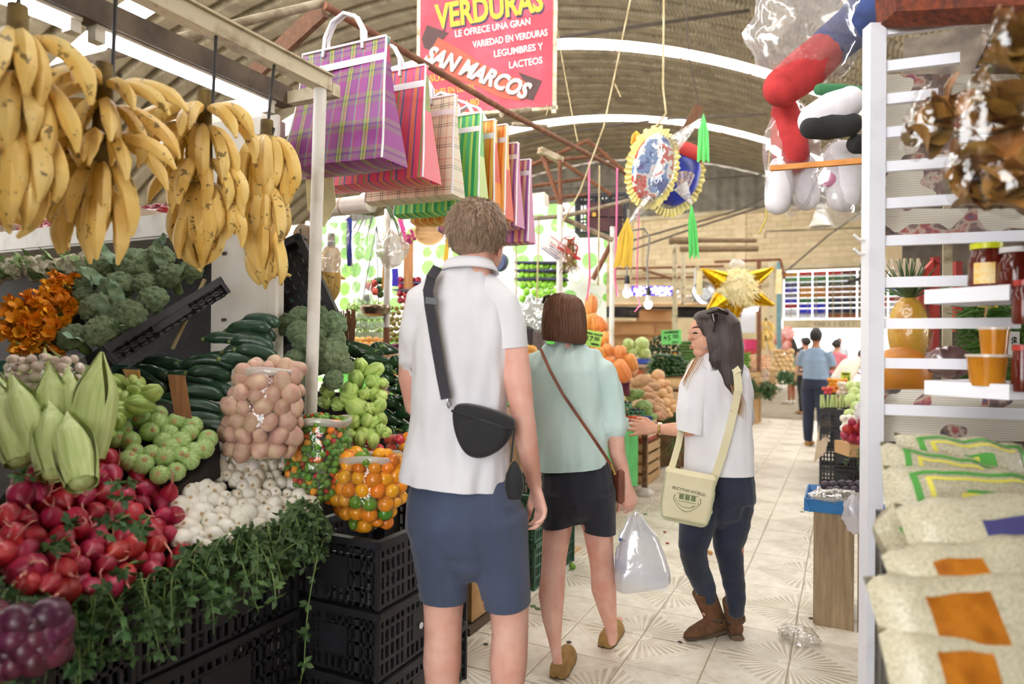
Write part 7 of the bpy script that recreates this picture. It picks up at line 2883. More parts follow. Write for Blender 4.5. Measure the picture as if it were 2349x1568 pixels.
 cluster('tan_squash', C5([(950, 790, 88), (985, 900, 72), (1060, 895, 52), (1010, 1020, 68), (1085, 980, 55), (1050, 1140, 72), (1180, 1150, 52), (1150, 1210, 55), (1060, 1250, 55), (1100, 1070, 52), (830, 815, 45), (1110, 1130, 50), (1190, 1200, 45), (1100, 1290, 45), (1060, 1070, 50)]), lambda x, y: 6.75 - (y - 850) * .003, 'pale tan squash in the pile behind the mameys', 'squash', 'tan squashes', name='tan_squash', sp=.3)
 cluster('cherimoya', C5([(605, 1040, 78), (690, 1030, 66), (770, 1190, 92), (890, 1320, 45), (820, 1260, 60)]), 6.0, 'knobbly green custard apple in front of the mameys', 'fruit', 'custard apples', name='custard_apple')
 cluster('plum', C5([(500 + 32 * (i % 3), 860 + 34 * (i // 3), 26) for i in range(18)]), 5.95, 'small red plum at the near end of the fruit table', 'plum', 'red plums on the table', name='red_plum')
 # berry baskets and strawberry box
 for i, (x, y) in enumerate(((1430, 925), (1458, 942))):
  p = P(x, y, 5.75)
  t = thing('berry_basket', ['green basket of blackberries, farther one', 'green basket of blackberries, nearer one'][i], 'basket', p)
  m = MB()
  for z in (0, .03, .06):
   m.tube([(.07 * math.cos(a), .07 * math.sin(a), -.06 + z) for a in np.linspace(0, 2 * PI, 17)[:-1]], .004, 5, closed=True)
  for a in np.linspace(0, 2 * PI, 13)[:-1]:
   m.tube([(.07 * math.cos(a), .07 * math.sin(a), -.06), (.072 * math.cos(a), .072 * math.sin(a), .005)], .004, 5)
  sub('lattice', m, mat('green_plastic', '3c9a6c', rough=.4), t)
  m = MB()
  for j in range(50):
   a, r = rnd.uniform(0, 6.28), math.sqrt(rnd.random()) * .06
   m.ball((r * math.cos(a), r * math.sin(a), rnd.uniform(-.02, .015)), .011, 6, 5)
  o = sub('berries', m, mat('blackberry', '3a2830', '221820', rough=.4), t)
  o['kind'] = 'stuff'
 t = thing('strawberry_box', 'white carton of red strawberries by the pointing hand', 'box', P(1452, 968, 5.6))
 m = MB()
 m.box((0, 0, -.02), (.17, .14, .05))
 sub('carton', m, mat('white_card'), t, False) if 'white_card' in _mats else None
 cluster('rocoto_red', [(1436 + 8 * (i % 5) + rnd.gauss(0, 1), 957 + 6 * (i // 5), 4.5) for i in range(10)], 5.58, 'strawberry in the white carton by the pointing hand', 'strawberry', 'strawberries', name='strawberry')
 m = MB()
 m.box((0, 0, 0), (.07, .05, .06), FACE)
 o = m.build('blue_carton', mat('blue_card', '2c4a8a', '24407a', rough=.5), None, False)
 o.location = P(1485, 962, 5.7)
 tag(o, 'small dark blue carton beside the strawberries', 'box')
 st = [P(1540 + rnd.uniform(-16, 16), 950 + rnd.uniform(-10, 12), 6.9) for i in range(26)]
 sprigs('herb_bunch', 'fine green herbs at the end of the fruit table', st, .16, .012, 8, .6)
 st = [P(1548 + rnd.uniform(-10, 14), 1000 + rnd.uniform(-10, 50), 7.2) for i in range(26)]
 sprigs('herb_bunch', 'long hanging green stalks behind the white polo sleeve', st, .35, .012, 5, .9)
 # green crate and cardboard box below the left edge
 cm = crate_meshes(.62, .42, .27, 'green')
 for k in range(2):
  c = crate((-1.78, 3.85, k * .27), PI / 2, ['lower', 'upper'][k] + ' dark green lattice crate behind the bare leg of the woman in mint', 'green crates', cm)
  for ch in c.children:
   pass
 gp = mat('green_crate_plastic', '2f5c46', '244a38', rough=.5)
 for nm in ('long', 'short', 'rim', 'base'):
  cm[nm].materials.clear()
  cm[nm].materials.append(gp)
 t = thing('cardboard_box', 'brown cardboard box with a blue stripe between the legs of the man', 'carton', (-1.83, 3.15, .05))
 m = MB()
 m.box((0, 0, .2), (.42, .5, .4))
 sub('box', m, mat('cardboard', 'bd9566', 'a57f52', rough=.9), t, False)
 m = MB()
 m.box((.212, -.02, .25), (.003, .035, .24))
 sub('stripe', m, mat('teal_print', '3a6a80', rough=.8), t, False)
 text('SOL', .07, _mats['teal_print'], t, thick=.001, xf=Matrix.Translation((.213, .12, .25)) @ Matrix.Rotation(PI / 2, 4, 'Z'))
 m = MB()
 m.box((-1.85, 3.5, .02), (.5, 1.3, .04))
 tag(m.build('timber_plinth', wood('dark_plinth', '5c4a38', '3c2f24', 1), None, False, (-1.85, 3.5, .02)), 'dark timber strip under the cardboard box', 'plinth')

pumpkin_table()

def vegetable_tables():
 g = 'cabbage'
 cluster('cabbage', C5([(575, 390, 82), (740, 385, 92), (480, 470, 72), (610, 500, 80), (770, 505, 92), (690, 450, 70)]), 8.0, 'pale green cabbage on the blue tray behind the orange squashes', 'cabbage', 'cabbages')
 slab('blue_tray', 'blue plastic tray under the cabbages', 'tray', P(1455, 822, 7.95), P(1492, 822, 7.95), P(1490, 832, 7.9), P(1458, 832, 7.9), .03, mat('blue_plastic', '3c58c0', rough=.4))
 for x, y in hexpts([(1488, 790), (1505, 772), (1530, 772), (1565, 790), (1562, 812), (1492, 816)], 7.5, .3):
  p = P(x, y, 8.4)
  put('poblano', p, rrot(), .5, 'small dark green chilli behind the five-peso card', 'chilli', 'small dark chillies', name='small_chilli')
 price_card('green card reading Animeses five pesos', 1540, 773, 46, 33, 7.6, '7ee07a', [('ANIMESES', 0, 11, 7.5), ('+5', -10, -2, 17), ('00', 10, 1, 13), ('KILO', 8, -12, 6)], math.radians(-3), 40)
 for x, y in hexpts([(1490, 822), (1510, 808), (1545, 810), (1580, 840), (1572, 862), (1490, 862)], 9.5, .15):
  p = P(x, y, 7.5)
  d = (-CF + CR * (.1 if x < 1535 else .9) + UP * rnd.gauss(0, .1)).normalized()
  o = inst('cucumber', PR['cucumber'], p + CF * .06, axes(d, d.cross(UP).normalized().cross(d) * -1, d.cross(UP).normalized()), (.9, .95, .95))
  tag(o, 'dark cucumber lying end-on in the wooden box', 'cucumber', 'cucumbers in the wooden box')
 for i in range(8):
  p = P(1580, 785 + i * 7, 8.1)
  o = inst('cucumber', PR['slim_cucumber'], p, axes(CR, CF, UP), 1.2)
  tag(o, 'slim pale cucumber stacked left of the face of the woman', 'cucumber', 'slim cucumbers')
 for i in range(12):
  p = P(1545 + rnd.uniform(-8, 22), 826 + rnd.uniform(-8, 14), 7.7)
  put('blossom', p, rrot(), .9, 'orange squash blossom between the cucumbers', 'flower', 'blossoms by the cucumbers', name='squash_blossom')
 slat_crate(P(1530, 886, 7.45), .1, .48, .3, .11, 1, 'low wooden box holding the dark cucumbers')
 # counters carrying these
 m = MB()
 m.box((-2.5, 8.7, .45), (1.7, 1.5, .9))
 tag(m.build('vegetable_counter', mat('brown_counter', '8a6848', '66492f', rough=.9), None, False, (-2.5, 8.7, .45)), 'brown counter under the cabbages and cucumbers', 'counter')
 kr = mat('kraft_card', 'caa176', 'b58a60', rough=.9, scale=4)
 for i, (x0, y0, x1, y1, D) in enumerate(((1402, 738, 1500, 792, 9.3), (1470, 712, 1541, 742, 9.6), (1500, 738, 1548, 770, 9.4), (1408, 768, 1510, 800, 9.0))):
  a, b = P(x0, y1, D), P(x1, y0, D)
  m = MB()
  m.box((0, 0, 0), ((b - a).dot(CR), .35, b.z - a.z), FACE)
  for s in (-1, 1):
   m.box(V3((0, 0, (b.z - a.z) / 2)) + FACE @ V3((0, s * .2, .01)), ((b - a).dot(CR), .1, .006), FACE)
  o = m.build('carton', kr, None, False)
  o.location = (a + b) / 2 + CF * .18
  tag(o, 'brown carton, %s of the stack under the bulbs' % ['upper left', 'topmost', 'right', 'lowest'][i], 'carton')
 # upper shelf with crates, onions, purple lights
 slab('long_shelf', 'long pale shelf behind the two light bulbs', 'shelf', P(1400, 702, 10), P(1650, 702, 9.4), P(1650, 698, 9.9), P(1400, 698, 10.5), .03, m_pine)
 cm = crate_meshes(.46, .3, .15, 'shelfcrate')
 for i, (x, y) in enumerate(((1428, 728), (1505, 728), (1580, 728), (1655, 728))):
  crate(P(x, y, 9.9), YAW, ['leftmost dark lattice crate under the long shelf', 'second dark lattice crate under the long shelf', 'third dark lattice crate under the long shelf', 'dark lattice crate above the head of the guide'][i], 'crates under the long shelf', cm)
 cluster('white_egg', grid(1560, 682, 1606, 696, 8.5, 8, 4.8), 9.6, 'white bulb on the long shelf beside the kitchen scale', 'onion', 'white bulbs on the shelf', name='white_bulb')
 p = P(1615, 672, 9.5)
 t = thing('kitchen_scale', 'kitchen scale with a wide steel pan left of the golden star', 'scale', p)
 m = MB()
 m.lathe([(.001, 0), (.16, .02), (.17, .03), (.16, .03)], 24, Matrix.Translation(CF * .05) @ rot_to(-CF + UP * .2).to_4x4(), capped=False)
 sub('pan', m, mat('steel', 'c8c4c4', rough=.3), t)
 m = MB()
 m.lathe([(.001, .04), (.075, .04), (.085, 0), (.001, 0)], 20, Matrix.Translation(-CF * .05 - UP * .02) @ rot_to(-CF).to_4x4())
 sub('dial', m, mat('pale_dial', 'e0e6ee', 'b0bcc8', rough=.3, scale=20), t)
 a, b = P(1447, 678, 9.8), P(1546, 656, 9.7)
 m = MB()
 m.box((0, 0, 0), ((b - a).dot(CR), .06, b.z - a.z), FACE)
 o = m.build('purple_foil_panel', mat('violet_foil', '5038d8', '3a24b0', rough=.3), None, False)
 o.location = (a + b) / 2
 tag(o, 'violet foil panel strung with tiny white lights', 'decoration')
 m = MB()
 for i in range(90):
  x = rnd.choice((rnd.gauss(1470, 14), rnd.gauss(1522, 12)))
  q = P(x, rnd.uniform(658, 677), 9.68)
  m.ball(q - (a + b) / 2, .012, 5, 4)
 q = sub('fairy_lights', m, emit('fairy_glow', 'e8e0ff', 5.0), o)
 q['kind'] = 'stuff'
 # light bulbs on conduit
 for x, y, pts, l in ((1438, 672, [(1441, 480), (1441, 560), (1438, 640)], 'left bare bulb glowing on a straight cable'), (1487, 698, [(1440, 530), (1478, 524), (1490, 545), (1484, 600), (1488, 680)], 'right bare bulb glowing on a bent grey conduit')):
  D = 5.2
  t = thing('light_bulb', l, 'lamp', P(x, y, D))
  m = MB()
  m.ball((0, 0, 0), (.030, .030, .034), 16, 12)
  sub('globe', m, emit('bulb_glow', 'fff6f0', 14.0), t)
  m = MB()
  m.lathe([(.026, .02), (.02, .05), (.018, .075)], 12)
  sub('collar', m, mat('white_plastic', 'f0ece6', rough=.4), t)
  m = MB()
  m.lathe([(.020, .07), (.020, .10), (.016, .13)], 12)
  sub('socket', m, mat('black_plastic'), t) if 'black_plastic' in _mats else None
  m = MB()
  m.tube([P(a_, b_, D) for a_, b_ in pts], .008, 6)
  wpart('cable', m, mat('grey_conduit', '9a948a', rough=.6), t)
 # posts and beams of the far frames
 for i, (x, y0, y1, D, r, mm) in enumerate(((1548, 560, 760, 8.2, .03, m_cream), (1567, 580, 700, 9.0, .03, m_cream), (1600, 610, 700, 10, .03, m_cream), (1741, 600, 860, 12.5, .04, m_rust), (1768, 590, 830, 13, .04, m_cream), (1787, 600, 800, 14, .05, mat('blue_post', '7aa0a8', rough=.8)))):
  tube_thing('far_post', 'upright post of the far stalls, %s from the left' % ['first', 'second', 'third', 'fourth', 'fifth', 'sixth'][i], 'post', [P(x, y0, D), P(x, y1, D)], r, mm)
 bm = [([(1535, 552), (1600, 552)], 9, .05), ([(1600, 551), (1735, 551)], 9, .03), ([(1560, 571), (1738, 570)], 10, .045), ([(1400, 616), (1660, 610)], 11, .02), ([(1475, 618), (1545, 640)], 11, .02), ([(1400, 640), (1640, 634)], 11.5, .02), ([(1640, 600), (1790, 595)], 12, .025), ([(1790, 595), (1800, 640)], 12.5, .025)]
 for i, (pts, D, r) in enumerate(bm):
  tube_thing('far_beam', 'thin overhead beam of the far stall frames, number %s from the top left' % ['one', 'two', 'three', 'four', 'five', 'six', 'seven', 'eight'][i], 'beam', [P(x, y, D) for x, y in pts], r, m_rust if r < .03 else wood('grey_timber', '8a7252', '63503a', 0))
 # aisle-side stalls in the distance
 slat_crate(on_z(1742, 972) + V3((-.22, .2, 0)), 0, .42, .42, .62, 4, 'upright wooden crate right behind the woman in white', True)
 slat_crate(on_z(1742, 972) + V3((-.22, .2, .64)), 0, .42, .42, .30, 3, 'wooden crate on top of the upright one behind the woman in white')
 slat_crate(on_z(1782, 909) + V3((-.3, .3, 0)), 0, .5, .5, .72, 6, 'tall slatted crate beneath the far melons')
 m = MB()
 m.box((-2.95, 13.8, .5), (1.5, 3.4, 1.0))
 tag(m.build('far_counter', _mats['brown_counter'], None, False, (-2.95, 13.8, .5)), 'counter of the far stall beyond the woman in white', 'counter')
 m = MB()
 m.box((-3.3, 20, .55), (1.6, 5, 1.1))
 tag(m.build('far_counter', _mats['brown_counter'], None, False, (-3.3, 20, .55)), 'counter of the farthest stall before the gate', 'counter')
 fd = lambda x, y: 13.2 - (y - 800) * .012
 cluster('melon', grid(1772, 806, 1816, 848, 11, 10, 6.5), lambda x, y: 15.5, 'netted melon in the far pyramid by the aisle', 'melon', 'far melons')
 cluster('peach', grid(1718, 818, 1768, 848, 7, 6.5, 4.2), fd, 'pinkish fruit in the far rows behind the woman in white', 'fruit', 'far pink fruit', name='far_fruit')
 cluster('tomato', grid(1704, 796, 1742, 812, 7, 6, 4), fd, 'orange-red tomato on the far stall', 'tomato', 'far tomatoes', name='far_tomato')
 cluster('rocoto_green', grid(1698, 812, 1720, 842, 7, 7, 4.2), 12.6, 'green vegetable at the shoulder of the woman in white', 'vegetable', 'far green vegetables', name='far_green_vegetable')
 cluster('garlic', grid(1715, 850, 1762, 882, 7, 6, 4), 12.8, 'pale root at the front of the far stall', 'vegetable', 'far pale roots', name='pale_root')
 for x, y, l in ((1715, 880, 'behind the elbow of the woman in white'), (1755, 888, 'over the upright crate'), (1800, 862, 'below the far melons')):
  sprigs('greens_bunch', 'bunch of dark greens hanging ' + l, [P(x + rnd.uniform(-16, 16), y + rnd.uniform(-10, 8), 12.4 if x < 1790 else 15) for i in range(22)], .3, .04, 7, .8, cat='greens')
 m = MB()
 m.box((0, 0, 0), (.27, .25, .2), FACE)
 o = m.build('pink_box', mat('hot_pink', 'e8487e', rough=.5), None, False)
 o.location = P(1723, 790, 12.8)
 tag(o, 'hot pink box on the far stall', 'box')
 for i, y in enumerate((748, 768, 788)):
  bunch(1757, y - 12, 12.6, [(.0, 7, 1.1, .9, -3.3, .2)], 'far hand of yellow bananas, %s of the hanging string' % ['top', 'middle', 'bottom'][i], 30 + i)
 for i, (x, y, w, h) in enumerate(((1806, 765, 36, 34), (1800, 790, 30, 26), (1788, 778, 22, 34))):
  m = MB()
  m.ball((0, 0, 0), (px2m(w, 15) / 2, .12, px2m(h, 15) / 2), 14, 10, FACE, disp=lambda p: 1 + .2 * noise.noise(p * 2 + V3((i, 0, 0))))
  o = m.build('coral_bag', film('coral_film', 'f08060', .15, .3, 14, .8, .2))
  o.location = P(x, y, 15)
  tag(o, 'coral plastic bag hanging at the far stall, %s' % ['largest', 'lowest', 'leftmost'][i], 'bag')
 for i, (x, y, w, h) in enumerate(((1716, 738, 34, 50), (1600, 650, 16, 60))):
  slab('white_plastic_sheet', ['white plastic bags hanging beneath the golden star', 'pale strip of plastic hanging left of the golden star'][i], 'plastic', P(x - w / 2, y - h / 2, 11), P(x + w / 2, y - h / 2, 11), P(x + w / 2, y + h / 2, 11), P(x - w / 2, y + h / 2, 11), .01, film('hanging_sheet', 'eef0f6', .2, .3, 8, .5, .2))
 t = thing('tube_lamp', 'far tube lamp beneath the golden star', 'lamp', P(1716, 710, 11))
 m = MB()
 m.box((0, 0, 0), (.3, .05, .03), FACE)
 sub('tube', m, emit('tube_glow', 'f2f2ff', 5.0), t, False)
 m = MB()
 m.box((0, 0, .05), (.34, .1, .04), FACE)
 sub('housing', m, white_paint, t, False)
 # bell lamp hung before the block wall
 p = P(1883, 505, 15)
 t = thing('bell_lamp', 'unlit bell-shaped industrial lamp before the block wall', 'lamp', p)
 m = MB()
 m.lathe([(.06, .26), (.12, .2), (.16, .05), (.24, -.1), (.24, -.14)], 24, capped=False)
 sub('shade', m, mat('pale_lamp', 'd8d4c8', 'bcb6a8', rough=.4), t)
 m = MB()
 m.lathe([(.001, .34), (.1, .34), (.1, .26), (.001, .26)], 16)
 sub('cap', m, mat('pale_lamp'), t)
 p = P(1968, 640, 12)
 t = thing('floodlight', 'black floodlight at the top right of the gate', 'lamp', p)
 m = MB()
 m.box((0, 0, 0), (.36, .12, .06), FACE @ Matrix.Rotation(-.35, 3, 'Y'))
 sub('head', m, m_iron, t, False)
 m = MB()
 m.box((.08, 0, .16), (.08, .06, .22), FACE)
 sub('bracket', m, m_iron, t, False)

vegetable_tables()
# ================================================================== right-hand rack and stalls
def right_rack():
 D0, D1 = 2.0, 1.86
 wp = mat('white_rack_paint', 'e9e8ee', 'd2cfd6', rough=.45, scale=7, lo=.2, hi=.45)
 top = P(2006, 60, D0)
 t = thing('display_rack', 'white slatted metal rack along the right edge of the picture', 'rack', (top.x, top.y, 0))
 m = MB()
 m.box((top.x, top.y, top.z / 2), (.046, .046, top.z), FACE)
 wpart('post', m, wp, t, False)
 for y, x1 in ((72, 2420), (155, 2200), (230, 2150), (306, 2140), (384, 2180), (468, 2300), (553, 2420), (648, 2225), (742, 2340), (832, 2230), (938, 2420), (1030, 2420)):
  a = P(2022, y, D0)
  b = P(x1, y, D1 if x1 > 2300 else D0 + (D1 - D0) * (x1 - 2022) / 360)
  b.z = a.z
  m = MB()
  m.bar(a, b, .02, .03)
  wpart('slat', m, wp, t, False)
 # papers lining the trays
 def news(y0, y1, x1, D, l, nm, dark):
  n = NT(nm)
  sp = n.n('ShaderNodeSeparateXYZ')
  n.l(n.obj(), sp.inputs[0])
  rows = n.math('GREATER_THAN', n.math('SINE', n.math('MULTIPLY', sp.outputs[2], 900.0)), .1)
  base = n.mix(n.math('MULTIPLY', rows, .35), lin('d8d0c0'), lin('8a8478'))
  pic = n.math('GREATER_THAN', n.noise(9, 1), .5 if dark else .62)
  col = n.mix(n.math('MULTIPLY', pic, .9), base, n.ramp(n.noise(22, 3), [(.35, lin('2a2628')), (.5, lin('7a5a58')), (.55, lin('b8a898')), (.62, lin('a03a38')), (.7, lin('3a4a78'))]))
  n.bsdf(col, .8)
  a, b = P(2020, y0, D), P(x1, y0, D - .14)
  c, d = P(x1, y1, D - .14), P(2020, y1, D)
  slab('newspaper', l, 'newspaper', a, b, c, d, .012, n.mat, CF)
 news(170, 300, 2360, 2.14, 'folded newspaper in the top tray of the rack', 'news_one', True)
 news(310, 470, 2360, 2.13, 'crumpled dark newspaper in the upper tray of the rack', 'news_two', True)
 news(478, 545, 2380, 2.10, 'newspaper with a photo printed across it behind the rack', 'news_three', True)
 news(893, 1012, 2380, 2.10, 'grey newsprint lining the lower tray of the rack', 'news_four', False)
 # ledges with honey
 for i, (y, l) in enumerate(((680, 'upper white ledge carrying the honey jar'), (890, 'lower white ledge carrying the amber cups'))):
  a, b = P(2212, y, 1.72), P(2420, y - 2, 1.55)
  b.z = a.z
  m = MB()
  m.bar(a + CF * .07, b + CF * .07, .2, .036)
  tag(m.build('ledge_shelf', wp, None, False, (a + b) / 2), l, 'shelf')
 hon = mat('dark_honey', '6a2418', '43140e', rough=.12, scale=5)
 amb = mat('amber_honey', 'c88424', '9a5c14', rough=.12, scale=5)

 def jar(x, yb, w, h, D, m1, lid, l, label=False):
  k = D / F
  r, H = w * k / 2, h * k
  t = thing('honey_jar', l, 'jar', P(x, yb, D))
  m = MB()
  m.lathe([(r * .9, .002), (r, .01), (r, H * .78), (r * .86, H * .88), (r * .8, H)], 24)
  sub('glass', m, m1, t)
  m = MB()
  m.lathe([(.001, H), (r * .88, H), (r * .9, H * 1.0), (r * .9, H * 1.14), (.001, H * 1.14)], 24)
  sub('lid', m, mat('lid_' + lid, lid, rough=.35), t)
  if label:
   m = MB()
   m.sheet(lambda u, v: V3((r * 1.01 * math.cos(3.4 + u * 1.2), r * 1.01 * math.sin(3.4 + u * 1.2), H * (.16 + .5 * v))), 8, 2)
   sub('paper_label', m.xform(FACE.to_4x4()), mat('honey_label', 'eec060', 'f2e0b0', rough=.5, scale=60), t)
 jar(2262, 668, 72, 96, 1.66, hon, 'd8dc20', 'honey jar with a bright yellow lid and paper label', True)
 jar(2330, 668, 72, 88, 1.60, hon, 'e8e4e4', 'dark honey jar with a clear lid beside the yellow-lidded one')
 jar(2348, 745, 46, 90, 1.56, hon, 'b03028', 'dark jar with a red lid at the picture edge')
 for x, yb, w, h, l in ((2264, 884, 84, 66, 'lower amber cup of honey on the white ledge'), (2280, 814, 62, 58, 'upper amber cup of honey standing on the other')):
  k = 1.64 / F
  t = thing('honey_cup', l, 'cup', P(x, yb, 1.64))
  r, H = w * k / 2, h * k
  m = MB()
  m.lathe([(r * .8, 0), (r * .97, H), (r * .97, H)], 24)
  sub('cup', m, amb, t)
  m = MB()
  m.lathe([(r, H), (r * 1.04, H), (r * 1.04, H + .006), (.001, H + .007)], 24)
  sub('lid', m, mat('clear_lid', 'd8c8b8', rough=.2), t)
 jar(2345, 900, 44, 96, 1.58, hon, 'b03028', 'tall dark bottle right of the amber cups')
 # pineapple, papaya and others behind the slats
 c = P(2083, 760, 2.55)
 t = thing('pineapple', 'yellow peeled pineapple in clear wrap behind the rack slats', 'pineapple', c)
 m = MB()
 m.ball((0, 0, 0), (.068, .068, .13), 24, 18, disp=lambda p: 1 + .03 * math.sin(p.z * 22) * math.sin(9 * math.atan2(p.y, p.x)))
 sub('fruit', m, mat('pineapple_flesh', 'eebe3e', 'd89a24', rough=.4, scale=16), t)
 for i in range(30):
  a, s = i * 2.4, i / 30
  d = V3((math.cos(a) * (1.1 - s), math.sin(a) * (1.1 - s), .5 + s)).normalized()
  m = MB()
  m.tube([UP * .12, UP * .12 + d * .07, UP * .12 + d * .16 - UP * .02 * (1 - s)], [(.010, .004), (.010, .004), (.001, .001)], 5)
  sub('crown_leaf', m, mat('crown_green', '5f7a4c', '465f3a', rough=.6), t)
 m = MB()
 m.ball((0, 0, -.01), (.08, .08, .15), 22, 16, disp=lambda p: 1 + .12 * noise.noise(p * 3))
 sub('wrap', m, film('fruit_wrap', 'fffbe8', .86, .1, 24, 1.2, .7), t)
 m = MB()
 m.ball((0, 0, 0), (.10, .085, .085), 22, 16, FACE)
 o = m.build('papaya', mat('papaya_skin', 'e09430', 'c87a24', rough=.45, scale=6))
 o.location = P(2066, 852, 2.35)
 tag(o, 'large orange papaya behind the lower rack slats', 'papaya')
 m = MB()
 m.ball((0, 0, 0), (.07, .05, .05), 18, 12, FACE, disp=lambda p: 1 + .3 * noise.noise(p * 3))
 o = m.build('purple_bag', film('purple_wrap', '8a5a60', .2, .3, 20, 1, .3))
 o.location = P(2178, 830, 2.2)
 tag(o, 'crumpled purple-brown bag left of the amber cups', 'bag')
 m = MB()
 m.ball((0, 0, 0), (.05, .05, .12), 16, 12, FACE, disp=lambda p: 1 + .3 * noise.noise(p * 2.4))
 # red mesh door
 t = thing('red_mesh_door', 'red metal mesh door behind the pineapple', 'door', P(2128, 830, 3.2))
 rp = mat('red_paint', 'c83a30', 'a82c26', rough=.5)
 for x0, y0, x1, y1 in ((2145, 590, 2142, 835), (2112, 620, 2110, 835), (2108, 640, 2145, 600), (2110, 770, 2144, 740), (2196, 600, 2194, 760)):
  m = MB()
  m.bar(P(x0, y0, 3.2), P(x1, y1, 3.2), .03, .03, CF)
  wpart('frame_bar', m, rp, t, False)
 for i in range(22):
  m = MB()
  for s in (-1, 1):
   a, b = P(2112, 640 + i * 9, 3.22), P(2142, 640 + i * 9 + s * 22, 3.22)
   m.tube([a, b], .003, 4)
  wpart('mesh_wire', m, rp, t)
 m = MB()
 q = P(2172, 800, 3.0)
 m.box((q.x, q.y, 1.1), (.035, .035, 2.2))
 tag(m.build('stall_post', m_cream, None, False, (q.x, q.y, 1.1)), 'cream post seen through the rack beside the red door', 'post')
 m = MB()
 m.box((0, 0, 1.6), (3.2, .08, 3.2))
 o = m.build('upright_board', mat('brown_partition', '6a5f52', '4a4038', rough=.9), None, False)
 o.matrix_world = Matrix.Translation((1.9, 4.6, 0))
 tag(o, 'brown partition at the back of the right-hand stall', 'panel')
 m = MB()
 bc = P(2290, 800, 2.6)
 for i in range(420):
  a = rnd.uniform(0, 6.28)
  d = V3((math.cos(a), math.sin(a) * .5, rnd.gauss(0, .35))).normalized() * rnd.uniform(.04, .08)
  p = CR * rnd.uniform(-.13, .13) + CF * rnd.uniform(-.03, .03) + UP * rnd.uniform(-.18, .2)
  m.tube([p - d, p + UP * .008, p + d], [.0015, .0045, .0015], 4)
 o = m.build('green_beans', mat('bean_green', '5f8a3c', '46702c', rough=.5))
 o.location = bc
 o['kind'] = 'stuff'
 tag(o, 'heap of slender green beans behind the amber cups', 'beans')
 price_card('white price card among the green beans', 2325, 790, 26, 60, 2.5, 'efece6', [('$', 0, 8, 24)])
 price_card('yellow price card above the green beans', 2266, 698, 46, 14, 2.55, 'e8dc30', [('KILO', 4, -1, 9)], 0, 60)
 for i in range(6):
  x = 2030 + i * 15
  tube_thing('garlic_string', 'pale string bag hanging behind the top of the pineapple', 'bag', [P(x, 592, 2.9), P(x + 4, 615, 2.9), P(x - 2, 640, 2.9)], [.006, .014, .004], film('net_film', 'efe0c8', .2, .4, 30, .8, .1), group='string bags behind the rack')
 m = MB()
 q = P(2050, 880, 2.5)
 m.box((1.75, 2.0, .5), (1.1, 1.2, 1.0))
 tag(m.build('produce_counter', m_dark, None, False, (1.75, 2.0, .5)), 'dark counter supporting the fruit behind the rack', 'counter')

right_rack()

